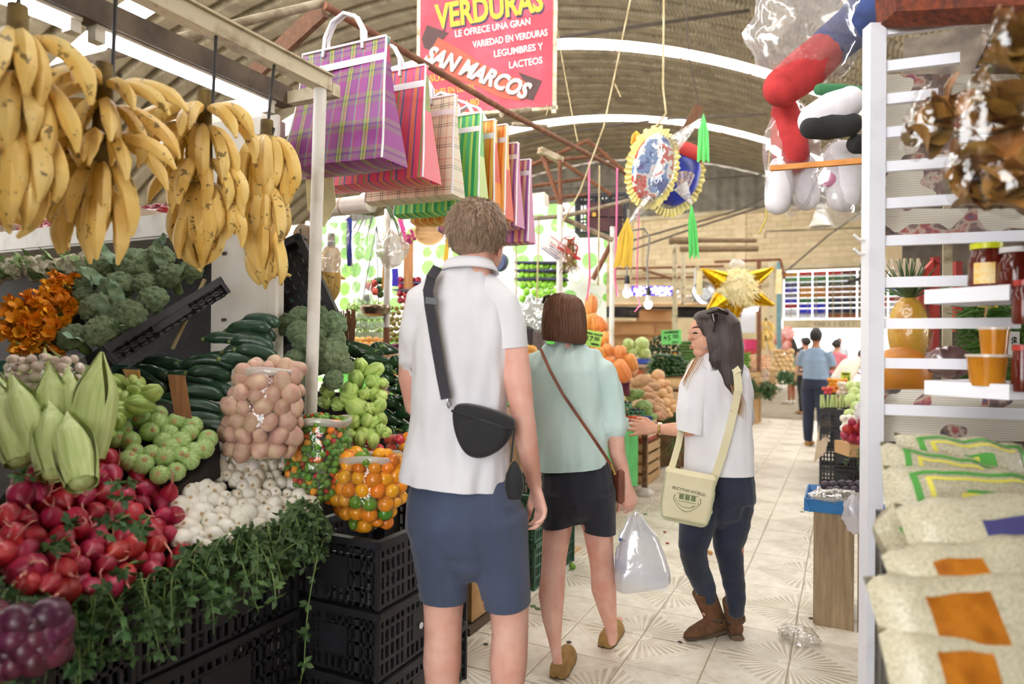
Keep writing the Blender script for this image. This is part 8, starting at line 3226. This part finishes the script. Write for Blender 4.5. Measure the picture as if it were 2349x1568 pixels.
def rice_and_snacks():
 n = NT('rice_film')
 col = n.ramp(n.noise(220, 3), [(.3, lin('a59c80')), (.65, lin('cbc3a8'))])  # rice tones darkened to imitate the dim lower corner
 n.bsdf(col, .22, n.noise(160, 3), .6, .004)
 gr, ye = mat('print_green', '5fa850', rough=.3), mat('print_yellow', 'e8dc60', rough=.3)
 pur, orr = mat('print_purple', '4a4878', rough=.4), mat('print_orange', 'b8701c', '94540f', rough=.4, scale=30)

 def pil(u, v, w, h, d, s):
  x, z = (2 * u - 1), (2 * v - 1)
  f = max(0, (1 - abs(x) ** 3) * (1 - abs(z) ** 3)) ** .45
  wob = 1 + .1 * noise.noise(V3((x * 2 + s, z * 2, s)))
  return V3((x * w / 2, -d / 2 * f * wob, z * h / 2 + .01 * noise.noise(V3((x * 3, s, 0)))))
 bags = [(2215, 1075, .30, .15, 1.55, 'g', 5), (2180, 1125, .30, .16, 1.48, 'g', 12), (2225, 1165, .32, .17, 1.40, 'g', 2), (2290, 1235, .32, .16, 1.22, 'p', -6), (2120, 1250, .22, .2, 1.42, 'g', 60), (2275, 1335, .33, .15, 1.16, 'o', -8), (2140, 1390, .2, .2, 1.30, 'o', 78), (2265, 1455, .34, .2, 1.10, 'O', -4), (2140, 1510, .2, .2, 1.22, 'o', 80), (2290, 1560, .34, .15, 1.06, 'o', 0)]
 for i, (x, y, w, h, D, kind, tilt) in enumerate(bags):
  R0 = FACE @ Matrix.Rotation(math.radians(tilt), 3, 'Y') @ Matrix.Rotation(-.5, 3, 'X')
  t = thing('rice_bag', 'rice bag with %s print, %s of the right stack' % ({'g': 'a green and yellow', 'p': 'a purple', 'o': 'an orange', 'O': 'a large orange'}[kind], ['topmost', 'second from the top', 'third from the top', 'foremost at mid height', 'upright at mid height', 'nearest under the purple print', 'upright one by the grey pole', 'nearest at the lower right', 'lowest upright one', 'bottom one'][i]), 'rice bag', P(x, y, D), rot=R0)
  m = MB()
  m.sheet(lambda u, v: pil(u, v, w, h, .10, i), 18, 14)
  m.sheet(lambda u, v: pil(u, v, w, h, -.10, i), 18, 14)
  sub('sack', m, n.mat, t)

  def patch(u0, u1, v0, v1, m1, nm):
   m = MB()
   m.sheet(lambda a, b: pil(u0 + (u1 - u0) * a, v0 + (v1 - v0) * b, w, h, .10, i) + V3((0, -.0015, 0)), 12, 8)
   sub(nm, m, m1, t)
  if kind == 'g':
   for u0, u1, v0, v1, m1 in ((.12, .88, .82, .87, gr), (.12, .88, .13, .18, gr), (.10, .14, .13, .87, gr), (.86, .9, .13, .87, gr), (.18, .82, .74, .78, ye), (.18, .82, .22, .26, ye), (.18, .21, .22, .78, ye), (.40, .62, .42, .62, gr), (.36, .50, .5, .58, ye)):
    patch(u0, u1, v0, v1, m1, 'printed_mark')
  elif kind == 'p':
   patch(.35, .72, .45, .66, pur, 'printed_label')
  else:
   patch(*((.18, .42, .25, .75) if kind == 'o' else (.2, .5, .3, .8)), orr, 'printed_label')
 for i, (x, y0, D) in enumerate(((2022, 1170, 1.75), (2052, 1350, 1.55))):
  p = P(x, y0, D)
  tube_thing('steel_pole', ['thin grey steel pole beside the rack post', 'thicker grey steel pole before the rice bags'][i], 'pole', [(p.x, p.y, 0), (p.x, p.y, p.z)], .014 + .008 * i, mat('grey_steel', '8a8680', '5f5b55', rough=.4, Metallic=.6))
 m = MB()
 m.box((1.05, .95, .3), (.8, .9, .6))
 o = m.build('rice_plinth', m_dark, None, False, (1.05, .95, .3))
 tag(o, 'dark plinth under the stacked rice bags', 'plinth')
 # hanging bags of fried discs
 fr = mat('fried_disc', 'a87838', '704a20', rough=.5, scale=20, jit=.3)
 fl = film('snack_film', 'b89868', .86, .1, 12, 1.2, .7)
 for i, (x, y, w, h, D, lean) in enumerate(((2150, 260, 62, 115, 1.45, .5), (2285, 250, 80, 150, 1.25, .3), (2240, 400, 72, 90, 1.35, .1), (2325, 420, 70, 80, 1.2, .0), (2330, 90, 70, 90, 1.15, .2))):
  k = D / F
  t = thing('snack_bag', 'clear hanging bag of brown fried discs, %s at upper right' % ['leftmost', 'largest', 'lowest', 'rightmost', 'topmost'][i], 'snack bag', P(x, y, D), rot=FACE @ Matrix.Rotation(lean, 3, 'Y'))
  for j in range(9):
   m = MB()
   r = w * k * rnd.uniform(.7, .85)
   m.sheet(lambda u, v, r=r: V3((r * v * math.cos(u * 2 * PI), r * v * math.sin(u * 2 * PI) * .9, .02 * v * v * math.sin(u * 4 * PI + j) + .012 * v)), 14, 3, closed=True)
   o = sub('fried_disc', m, fr, t)
   o.matrix_local = Matrix.Translation((rnd.gauss(0, .008), rnd.gauss(0, .01), h * k * (-.75 + 1.3 * j / 9))) @ Matrix.Rotation(rnd.uniform(.3, .9), 4, 'X') @ Matrix.Rotation(rnd.gauss(0, .25), 4, 'Y')
  m = MB()
  m.ball((0, 0, 0), (w * k, w * k * .8, h * k), 24, 18, disp=lambda p: (1 + .16 * noise.noise(p * 3 + V3((i, i, i)))) * (1 if p.z < .5 else 1 - (p.z - .5) * .9))
  sub('film', m, fl, t)
 slab('orange_mesh_bags', 'dark orange mesh bags along the top of the rack', 'bag', P(2050, -60, 1.9), P(2420, -90, 1.6), P(2400, 8, 1.6), P(2055, 26, 1.9), .1, mat('orange_mesh', '7a3414', '481c0a', rough=.8, scale=60), CF)

rice_and_snacks()

def right_stall():
 # upright plank crate with the fig tray
 p = V3((.06, 3.95, 0))
 t = thing('plank_crate', 'upright box of weathered planks carrying the figs', 'crate', p)
 for i in range(2):
  m = MB()
  m.box((-.10 + .19 * i, -.18, .285), (.175, .014, .57))
  sub('plank', m, wood('weathered_plank', 'b09878', '7c6448', 2), t, False)
  m = MB()
  m.box((-.19, -.08 + .19 * i, .285), (.014, .175, .57))
  sub('plank', m, _mats['weathered_plank'], t, False)
 m = MB()
 m.box((0, 0, .56), (.38, .36, .012))
 m.box((.19, 0, .285), (.014, .36, .57))
 sub('panel', m, _mats['weathered_plank'], t, False)

 def tray(cx, cy, z, w, d, h, m1, nm, l):
  b = MB()
  b.box((0, 0, .006), (w * .86, d * .86, .012))
  for sx, sy in ((1, 0), (-1, 0), (0, 1), (0, -1)):
   R0 = Matrix.Rotation(.35 * sx, 3, 'Y') @ Matrix.Rotation(-.35 * sy, 3, 'X')
   b.box((sx * w * .465, sy * d * .465, h / 2), (.008 if sx else w, .008 if sy else d, h), R0)
  tag(b.build(nm, m1, None, False), l, 'tray').location = (cx, cy, z)
 tray(.04, 3.93, .572, .44, .40, .07, mat('blue_tray', '2a78b8', '2068a4', rough=.4), 'blue_tray', 'blue plastic tray under the figs')
 tray(.05, 3.90, .60, .36, .30, .05, mat('foam_white', 'f0ece8', rough=.6), 'foam_tray', 'white foam tray of wrapped dark figs')
 cluster('fig', [(x, y, 11) for x, y, r in grid(1893, 1112, 1975, 1150, 19, 13, 11)], lambda x, y: 3.62 - (y - 1110) * .004, 'dark purple fig heaped in the blue tray', 'fig', 'figs in the tray')
 m = MB()
 m.ball((0, 0, 0), (.13, .07, .035), 22, 12, FACE, disp=lambda p: 1 + .25 * noise.noise(p * 3))
 o = m.build('fig_wrap', film('fig_film', 'e8e4d8', .45, .1, 20, 1.2, .6))
 o.location = P(1918, 1138, 3.42)
 tag(o, 'crinkled clear wrap at the front of the fig tray', 'plastic')
 # stack of black crates with vegetables on top
 cm = crate_meshes(.4, .3, .19, 'rightcrate')
 for k in range(4):
  crate((-.02, 7.75, k * .195), 0, 'black crate, %s of the stack under the celery' % ['lowest', 'second', 'third', 'top'][k], 'crates under the celery', cm)
 for k in range(3):
  crate((.40, 7.5, k * .195), 0, 'black crate beside the celery stack, %s of three' % ['lowest', 'middle', 'top'][k], 'crates beside the celery', cm)
 m = MB()
 m.box((.5, 8.6, .4), (1.2, 1.2, .8))
 tag(m.build('vegetable_counter', _mats['brown_counter'], None, False, (.5, 8.6, .4)), 'counter of the right-hand stall under the cabbages', 'counter')
 for i in range(9):
  a = P(1884 + i * 7, 934, 7.05)
  b = a + UP * .13 + CR * rnd.gauss(0, .01)
  m = MB()
  m.tube([a, (a + b) / 2, b], [(.017, .012), (.017, .012), (.014, .009)], 8)
  tag(m.build('celery_stalk', mat('celery_pale', 'd6e29a', 'b8cc78', rough=.5), loc=a), 'pale green celery stalk standing on the black crates', 'celery', 'celery stalks')
 cluster('cabbage', [(x, y, 13) for x, y, r in grid(1952, 885, 1995, 950, 20, 16, 13)], lambda x, y: 7.0 - (y - 880) * .01, 'round green squash heaped behind the rack post', 'squash', 'green squashes by the rack', name='green_squash')
 cluster('garlic', grid(1925, 880, 1962, 940, 11, 10, 6.5), 7.1, 'pale garlic head heaped beside the celery', 'garlic', 'garlic beside the celery', name='garlic_bulb')
 cluster('rocoto_orange', grid(1902, 872, 1945, 900, 9, 8, 5), 7.3, 'small orange vegetable behind the celery', 'vegetable', 'orange vegetables behind the celery', name='orange_vegetable')
 cluster('tomato', grid(1890, 892, 1906, 902, 8, 8, 5), 7.2, 'red tomato at the left of the celery', 'tomato', 'tomatoes left of the celery')
 cluster('onion', grid(1936, 958, 1985, 1005, 12, 11, 7.5), 5.6, 'white onion bulb above the pink radishes', 'onion', 'onions at the right', name='white_onion')
 cluster('radish0', [(1945, 985, 12), (1962, 980, 11), (1975, 990, 11), (1952, 1003, 13), (1968, 1010, 12), (1940, 1000, 10), (1982, 1003, 11), (1955, 968, 9), (1978, 968, 10)], 5.4, 'bright pink radish on the right-hand carton', 'radish', 'radishes at the right', name='pink_radish')
 m = MB()
 m.box((0, 0, 0), (.26, .25, .1), FACE)
 o = m.build('carton', mat('kraft_card'), None, False)
 o.location = P(1968, 1028, 5.5)
 tag(o, 'small carton under the pink radishes', 'carton')
 m = MB()
 q = P(1975, 1100, 5.5)
 m.box((q.x + .1, q.y + .1, .27), (.05, .05, .54))
 tag(m.build('red_stand', mat('red_paint'), None, False, (q.x + .1, q.y + .1, .27)), 'red stand leg below the radish carton', 'stand')
 sprigs('greens_bunch', 'green stalks hanging below the pink radishes', [P(1970 + rnd.uniform(-6, 8), 1030, 5.35) for i in range(10)], .25, .012, 5, .9, cat='greens')
 price_card('yellow-green card reading fresa thirteen above the celery', 1940, 866, 22, 26, 7.4, 'd8ec4a', [('FRESA', 0, 8, 6), ('13', 2, -3, 15)])
 slab('cardboard_flap', 'loose cardboard flap leaning on the black crates', 'cardboard', P(1882, 960, 7.0), P(1908, 965, 6.95), P(1895, 1035, 6.85), P(1868, 1060, 6.9), .012, mat('grey_card', 'c8b49c', 'b09c84', rough=.9), CF)
 m = MB()
 m.ball((0, 0, 0), (.05, .035, .08), 18, 14, FACE, disp=lambda p: 1 + .3 * noise.noise(p * 2.5))
 for i, (x, y, D) in enumerate(((1962, 1180, 2.9), (1975, 945, 5.5))):
  o = inst('torn_plastic', m.mesh('torn_plastic', film('torn_film', 'e8e4ec', .3, .3, 20, 1, .3)), P(x, y, D), None, 1)
  tag(o, ['torn white plastic hanging on the rack post', 'cloudy plastic bag behind the rack post'][i], 'plastic')
 for i, y in enumerate((548, 580)):
  a = P(1990, y, 2.0)
  tube_thing('coat_hook', ['upper', 'lower'][i] + ' white hook on the left side of the rack post', 'hook', [a, a - CR * .025 - UP * .002, a - CR * .04 + UP * .012], .005, mat('white_plastic'))

right_stall()

# ---- scraps on the floor
def litter():
 def scrap(l, cat, x, y, r, col, sq=.4, nm='floor_scrap', grp=None):
  m = MB()
  m.ball((0, 0, 0), (r, r * .8, r * sq), 10, 6, disp=lambda p: 1 + .4 * noise.noise(p * 2 + V3((x, y, 0))))
  o = m.build(nm, mat('scrap_' + col, col, rough=.6))
  o.location = on_z(x, y) + UP * (r * sq + .004)
  tag(o, l, cat, grp)
 scrap('small green lime on the floor beside the bare leg', 'lime', 1313, 1307, .022, '7ab040', .95, 'lime')
 scrap('tan nut on the floor by the dark jeans', 'nut', 1629, 1273, .018, 'd8a868', .8, 'nut')
 for x, y in ((1525, 1222), (1531, 1248), (1764, 968)):
  scrap('tiny red scrap on the pale floor tiles', 'litter', x, y, .014, 'b83030', .4, grp='red scraps')
 for x, y in ((1223, 1392), (1235, 1398), (1480, 1180), (1840, 1175), (1455, 1345), (1846, 1168)):
  scrap('little green leaf scrap on the floor tiles', 'leaf', x, y, .02, '5f7a48', .15, grp='leaf scraps')
 for x, y in ((1305, 1475), (1065, 1490), (1560, 1475), (1115, 1480), (1600, 1260), (1860, 1420)):
  scrap('dark crumb of dirt on the floor tiles', 'litter', x, y, .012, '4a4238', .3, grp='dirt crumbs')
 m = MB()
 m.ball((0, 0, .035), (.09, .07, .04), 24, 16, disp=lambda p: 1 + .35 * noise.noise(p * 3) + .1 * noise.noise(p * 8))
 o = m.build('floor_wrap', film('floor_film', 'f0e4d8', .6, .1, 24, 1.3, .6))
 o.location = on_z(1832, 1472)
 tag(o, 'crumpled clear wrapper on the floor before the plank crate', 'plastic')

litter()
# ================================================================== pinatas, ribbons, ropes
def ruffle(mb, rx, rz, w, n=44, y=0.0):
 """pleated paper frill round an oval"""
 mb.sheet(lambda u, v: V3(((rx + w * v) * math.cos(u * 2 * PI) * (1 + .03 * v * math.cos(u * n * PI)), y + .008 * math.sin(u * n * 2 * PI) * (.4 + v), (rz + w * v) * math.sin(u * 2 * PI) * (1 + .03 * v * math.cos(u * n * PI)))), n * 4, 2, closed=True)

def tassel(x, y0, y1, w, D, col, label, lean=0):
 t = thing('paper_tassel', label, 'tassel', P(x, y0, D))
 L = px2m(y1 - y0, D)
 W = px2m(w, D)
 for i in range(7):
  f = (i - 3) / 3
  m = MB()
  q = [V3((0, 0, 0)), CR * (f * W * .4 + lean * .3) - UP * L * .35 - CF * .01 * (i % 2), CR * (f * W * .5 + lean) - UP * L * (1 - .03 * (i % 3)) + CF * .01 * (i % 3)]
  m.tube(q, [(W * .05, .003), (W * .10, .004), (W * .11, .003)], 6, ref=CF)
  sub('strip', m, mat('tissue_' + col, col, rough=.7), t)

def pinatas():
 ye = mat('yellow_crepe', 'faf0ac', 'f0e088', rough=.8, scale=12)
 D = 4.3
 k = D / F
 wrap = film('pinata_wrap', 'ffffff', .62, .08, 14, 1.4, .7)
 art = NT('pinata_print')
 col = art.ramp(art.noise(9, 3), [(.30, lin('2c4a9a')), (.42, lin('6a94d0')), (.5, lin('f0ece8')), (.57, lin('d85048')), (.64, lin('5a8a58')), (.72, lin('e8e4f0'))], 'CONSTANT')
 art.bsdf(col, .4)
 # front oval, its face a plain many-coloured print under film
 t = thing('oval_pinata', 'oval yellow-frilled pinata with a printed face under clear film', 'pinata', P(1497, 385, D), rot=FACE @ Matrix.Rotation(math.radians(16), 3, 'Y') @ Matrix.Rotation(math.radians(22), 3, 'Z'))
 m = MB()
 m.lathe([(.001, -.03), (52 * k * .9, -.028), (52 * k, .0), (52 * k * .9, .03), (.001, .034)], 36, Matrix.Diagonal((1, 1, 1.5, 1)) @ Matrix.Rotation(PI / 2, 4, 'X'))
 sub('drum', m, art.mat, t)
 m = MB()
 ruffle(m, 52 * k, 78 * k, 18 * k)
 sub('frill', m, ye, t)
 m = MB()
 m.lathe([(.001, .06), (40 * k, .055), (53 * k, .03)], 30, Matrix.Diagonal((1, 1, 1.5, 1)) @ Matrix.Rotation(PI / 2, 4, 'X'), capped=False)
 sub('film', m, wrap, t)
 # rear one, blue with a red top
 t = thing('round_pinata', 'blue pinata with a red cap and yellow frill behind the oval one', 'pinata', P(1552, 410, D + .25), rot=FACE @ Matrix.Rotation(math.radians(22), 3, 'Y'))
 m = MB()
 m.ball((0, -.04, 0), (50 * k, .09, 72 * k), 30, 22, disp=lambda p: 1 + .05 * noise.noise(p * 4))
 sub('body', m, mat('blue_foil', '2c3cc0', '1c2460', rough=.35, scale=6), t)
 m = MB()
 m.ball((0, -.06, 62 * k), (42 * k, .075, 22 * k), 22, 14)
 sub('cap', m, mat('red_crepe', 'd84038', 'b83430', rough=.6), t)
 m = MB()
 ruffle(m, 48 * k, 74 * k, 20 * k, y=.03)
 sub('frill', m, ye, t)
 m = MB()
 m.tube([V3((.02, -.10, -.0)), V3((.06, -.13, -.12))], [.075, .02], 16)
 sub('glitter_cone', m, mat('holo_glitter', 'b8a070', '6a62a0', rough=.2, scale=80), t)
 for a, b, r, l in (((1545, 330), (1608, 272), .055, 'clear film cone pointing up beside the green tassel'), ((1490, 455), (1442, 512), .045, 'clear film cone pointing down at the yellow tassel'), ((1560, 425), (1588, 470), .05, 'clear film cone pointing at the lower green tassel')):
  m = MB()
  m.tube([P(a[0], a[1], D), P(b[0], b[1], D)], [r, .006], 16)
  tag(m.build('film_cone', film('holo_film', 'f0e6f0', .55, .06, 40, 1.5, .75), None, True, P(a[0], a[1], D)), l, 'decoration')
 tassel(1614, 262, 372, 24, D, '6ae070', 'upper bright green paper tassel on the blue pinata')
 tassel(1586, 468, 592, 20, D, '6ae070', 'lower bright green paper tassel below the pinatas', .02)
 tassel(1440, 500, 614, 34, D, 'f6cc48', 'yellow paper tassel hanging left of the pinatas', -.03)
 tassel(1460, 300, 330, 22, D, 'f0b040', 'small orange paper tip at the top of the oval pinata')
 m = MB()
 m.bar(P(1606, 240, 4.7), P(1565, 312, 4.8), .06, .04, CF)
 tag(m.build('timber_end', wood('brown_timber', '', ''), None, False, P(1585, 275, 4.7)), 'brown timber end above the blue pinata', 'timber')
 # golden star
 D = 8.3
 k = D / F
 t = thing('star_pinata', 'shaggy golden star pinata hanging over the far stalls', 'pinata', P(1690, 662, D), rot=FACE)
 sh = mat('cream_tissue', 'fdf2cc', 'f2e2a8', rough=.9, scale=20)
 m = MB()
 m.ball((0, 0, 0), (46 * k, 40 * k, 46 * k), 30, 22, disp=lambda p: 1 + .1 * noise.noise(p * 6))
 for i in range(500):
  v = V3((rnd.gauss(0, 1), -abs(rnd.gauss(0, 1)), rnd.gauss(0, 1))).normalized()
  p = v * 46 * k
  m.tube([p * .95, p * 1.12 + V3((rnd.gauss(0, .02), 0, rnd.gauss(-.02, .02)))], [.012, .002], 3, cap=False)
 sub('shaggy_core', m, sh, t)
 gf = mat('gold_foil', 'e8b818', 'b88a10', rough=.22, scale=30, Metallic=.8)
 for dx, dz in ((80, 48), (-86, 44), (82, -38), (-80, -72), (-8, -74)):
  a = V3((dx * .42 * k, -.02, dz * .42 * k))
  b = V3((dx * k, -.06, dz * k))
  m = MB()
  m.tube([a, b], [.15 if dz < -70 else .125, .014], 14)
  sub('gold_cone', m, gf, t)
 for dx, dz in ((88, 44), (-92, 40), (-26, 36)):
  m = MB()
  for j in range(5):
   m.tube([V3((dx * k + .01 * j, -.07, dz * k)), V3((dx * k + .014 * j - .02, -.08, (dz - 56) * k))], .012, 5)
  sub('paper_fringe', m, sh, t)
 m = MB()
 m.ball((0, 0, 56 * k), (.09, .08, .06), 14, 10, disp=lambda p: 1 + .3 * noise.noise(p * 3))
 sub('top_bag', m, film('star_cap_film', 'f4ece0', .2, .3, 20, 1, .3), t)
 # bagged pinatas at upper right, plain coloured forms
 D = 2.75
 red, blu = mat('red_paper', 'c03434', 'a02828', rough=.85, scale=14), mat('navy_paper', '34457a', '26345c', rough=.85, scale=14)
 whp, bkp, grp = mat('white_paper', 'ece8ea', 'd8d4d8', rough=.9), mat('black_paper', '2c2c2c', '202020', rough=.85), mat('green_paper', '3c7a50', rough=.85)
 bagf = film('pinata_bag_film', 'f4f2f6', .72, .10, 6, 1.2, .5)

 def form(nm, label, parts, film_ball=None):
  x0, y0, d0 = parts[0][1][0]
  t = thing(nm, label, 'pinata', P(x0, y0, d0))
  for pn, pts, rad, m1 in parts:
   m = MB()
   m.tube([P(*q) for q in pts], [px2m(r, pts[0][2]) for r in rad], 20)
   for q, r in ((pts[0], rad[0]), (pts[-1], rad[-1])):
    m.ball(P(*q), px2m(r, q[2]), 14, 10)
   wpart(pn, m, m1, t)
  if film_ball:
   for x, y, d, rx, ry in film_ball:
    m = MB()
    kk = d / F
    m.ball(P(x, y, d), (rx * kk, .5 * rx * kk, ry * kk), 30, 22, FACE, disp=lambda p: 1 + .18 * noise.noise(p * 2.3 + V3((x, 0, 0))))
    wpart('clear_bag', m, bagf, t)
 form('bagged_pinata', 'red and navy paper pinata in a big clear bag at upper right', [('red_limb', [(1795, 200, D), (1840, 165, D), (1890, 120, D)], [44, 50, 46], red), ('navy_top', [(1905, 105, D), (1960, 60, D), (1985, 20, D)], [47, 50, 44], blu)], [(1850, 70, D, 130, 130)])
 form('boot_pinata', 'white paper boot pinata with a black sole and green band', [('boot', [(1870, 275, 2.6), (1910, 255, 2.6), (1945, 235, 2.6)], [38, 44, 36], whp), ('sole', [(1862, 292, 2.58), (1900, 290, 2.57), (1950, 286, 2.58)], [26, 30, 26], bkp), ('band', [(1880, 205, 2.6), (1930, 208, 2.6), (1975, 212, 2.6)], [13, 15, 13], grp)])
 form('figure_pinata', 'red paper figure pinata with white feet in clear wrap', [('torso', [(1800, 255, 2.9), (1810, 310, 2.9), (1815, 360, 2.9)], [30, 40, 40], red), ('foot', [(1790, 385, 2.9), (1788, 430, 2.9), (1785, 462, 2.9)], [26, 32, 30], whp), ('foot', [(1845, 380, 2.95), (1850, 430, 2.95), (1850, 455, 2.95)], [26, 30, 28], whp)], [(1815, 360, 2.9, 66, 130)])
 form('white_pinata', 'white paper pinata in clear wrap beside the rack post', [('body', [(1930, 360, 2.8), (1935, 400, 2.8), (1935, 450, 2.8)], [38, 42, 36], whp), ('pink_band', [(1900, 412, 2.78), (1970, 408, 2.78)], [16, 16], mat('pink_paper', 'e87ab0', rough=.8)), ('dark_tip', [(1965, 330, 2.6), (1985, 330, 2.6)], [22, 22], bkp)], [(1930, 420, 2.8, 66, 95)])
 m = MB()
 m.bar(P(1768, 386, 2.7), P(1990, 368, 2.45), .02, .02)
 tag(m.build('wooden_stick', wood('orange_stick', 'd8924c', 'b87434', 0), None, False, P(1880, 377, 2.6)), 'orange wooden stick crossing the wrapped pinatas', 'stick')

pinatas()

def ropes():
 pk, cr, dk = mat('pink_ribbon', 'f070a0', rough=.6), m_cord, mat('dark_wire', '4a4038', rough=.7)
 rs = [('cream rope holding the oval pinata', [(1523, -20), (1521, 200), (1528, 260), (1497, 300)], 4.3, .007, cr), ('thin dark cord to the blue pinata', [(1572, -20), (1580, 130), (1604, 245)], 4.5, .004, dk),
    ('slanting string left of the pinatas', [(1450, -20), (1420, 125), (1385, 290), (1330, 440), (1290, 510)], 5.0, .006, cr), ('frayed end knotted on the slanting string', [(1410, 192), (1416, 205), (1424, 222)], 5.0, .005, cr),
    ('string hanging beside the red sign', [(1272, 20), (1285, 110), (1310, 250), (1325, 325)], 5.0, .004, cr), ('left pink ribbon in front of the apple print', [(1352, 370), (1350, 520), (1353, 640), (1346, 690)], 5.1, .007, pk),
    ('right pink ribbon by the peeling post', [(1416, 385), (1414, 520), (1411, 640), (1416, 680)], 5.2, .007, pk), ('pink ribbon curling beside the bulbs', [(1466, 470), (1462, 600), (1460, 670), (1468, 700), (1456, 715)], 5.2, .005, pk),
    ('cream cord before the dark crates', [(1375, 380), (1374, 520), (1372, 655)], 5.1, .006, cr), ('white cord left of the green apples', [(1184, 500), (1184, 680)], 5.6, .006, cr), ('white cord across the green apples', [(1236, 498), (1232, 690)], 5.6, .007, cr),
    ('white cord right of the yellow tassel', [(1450, 500), (1447, 640)], 5.1, .006, cr), ('yellow string dangling below the wrapped pinatas', [(1772, 300), (1758, 420), (1758, 500), (1742, 535)], 3.0, .004, mat('yellow_string', 'd8c060', rough=.8))]
 for l, pts, D, r, m in rs:
  tube_thing('hanging_rope', l, 'cord', [P(x, y, D) for x, y in pts], r, m, 6)
 for l, pts, D, r in (('long tie rod spanning the vault above the front skylight', [(1270, 88), (1500, 55), (1760, 18)], 12, .03), ('tie rod spanning the vault before the second skylight', [(1180, 320), (1500, 275), (1760, 262)], 16, .025), ('sagging wire crossing the gable', [(1180, 440), (1430, 425), (1760, 400)], 18, .02),
       ('cable slanting over the left of the block wall', [(1400, 590), (1600, 520), (1860, 440)], 14, .02), ('second cable slanting over the block wall', [(1420, 560), (1700, 480), (1860, 400)], 14, .02), ('cable running down to the gate', [(1800, 625), (1900, 540), (1985, 480)], 16, .02), ('conduit along the block wall', [(1755, 545), (1757, 530), (1890, 526), (1985, 522)], 22, .02)):
  tube_thing('overhead_wire', l, 'wire', [P(x, y, D) for x, y in pts], r, dk, 6)

ropes()
# ================================================================== sub-parts under their parts, place words for the larger repeats
NEST = {'messenger_bag': [('flap', ('piping', 'crest_panel', 'crest_line', 'lettering'))], 'market_sign': [('canvas', ('lettering', 'ribbon', 'ribbon_end'))], 'honey_jar': [('glass', ('paper_label',))],
  'pineapple': [('fruit', ('crown_leaf',))], 'tube_lamp': [('housing', ('tube',)), ('batten', ('tube', 'holder'))], 'price_card': [('card', ('lettering',))], 'paper_notice': [('card', ('lettering', 'border_line'))],
  'rice_bag': [('sack', ('printed_mark', 'printed_label'))], 'hilda_carton': [('panel', ('lettering',))], 'cardboard_box': [('box', ('stripe', 'lettering'))], 'shopping_bag': [('front_panel', ('white_band', 'side_piping'))],
  'oval_pinata': [('drum', ('film',))], 'light_bulb': [('socket', ('collar', 'globe'))], 'rolling_shutter_box': [('housing', ('lettering',))], 'dial_scale': [('case', ('dial', 'needle'))], 'honey_cup': [('cup', ('lid',))],
  'star_pinata': [('shaggy_core', ('gold_cone', 'paper_fringe'))], 'shoulder_pouch': [('body', ('front_pocket', 'flap_seam')), ('strap', ('slider', 'clip'))]}

def kin(o):
 return o.name.split('.')[0]

def finish():
 kids = {}
 for o in bpy.data.objects:
  if o.parent:
   kids.setdefault(o.parent.name, []).append(o)
 tops = [o for o in bpy.data.objects if o.parent is None]
 for t in tops:
  ch = kids.get(t.name, [])
  for host, names in NEST.get(kin(t), ()):
   h = [c for c in ch if kin(c) == host]
   if h:
    for c in ch:
     if kin(c) in names and c.parent == t:
      c.parent = h[0]
  if kin(t) == 'person':
   for host, names in (('shoe', ('sole',)), ('boot', ('boot_sole', 'boot_strap', 'buckle')), ('blouse', ('sleeve_cuff',)), ('polo_shirt', ('collar', 'sleeve')), ('hair', ('hair_strands', 'hair_ends'))):
    hs = [c for c in ch if kin(c) == host]
    for nm in names:
     for i, c in enumerate([c for c in ch if kin(c) == nm]):
      if hs:
       h = hs[min(i, len(hs) - 1)]
       q = c.location - h.location
       c.parent = h
       c.location = q
 words = ORD
 grp = {}
 for t in tops:
  if t.get('group') and t.get('label'):
   grp.setdefault((t['group'], t['label']), []).append(t)
 for (g, lab), L in grp.items():
  n = len(L)
  if n < 2 or n > 36 or len(lab.split()) > 11:
   continue
  bands = ['all'] if n <= 7 else (['upper', 'lower'] if n <= 16 else ['top', 'middle', 'bottom'])

  def pix(o):
   p = V3(o.matrix_basis.translation) - V3((0, 0, EYE))
   d = p.dot(_fw)
   return p.dot(CR) / d, p.z / d
  L.sort(key=lambda o: -pix(o)[1])
  per = -(-n // len(bands))
  for b, bn in enumerate(bands):
   for i, o in enumerate(sorted(L[b * per:(b + 1) * per], key=lambda o: pix(o)[0])):
    if i < len(words):
     o['label'] = lab + (', ' if bn == 'all' else ', %s rows, ' % bn) + words[i] + ' from left'

finish()
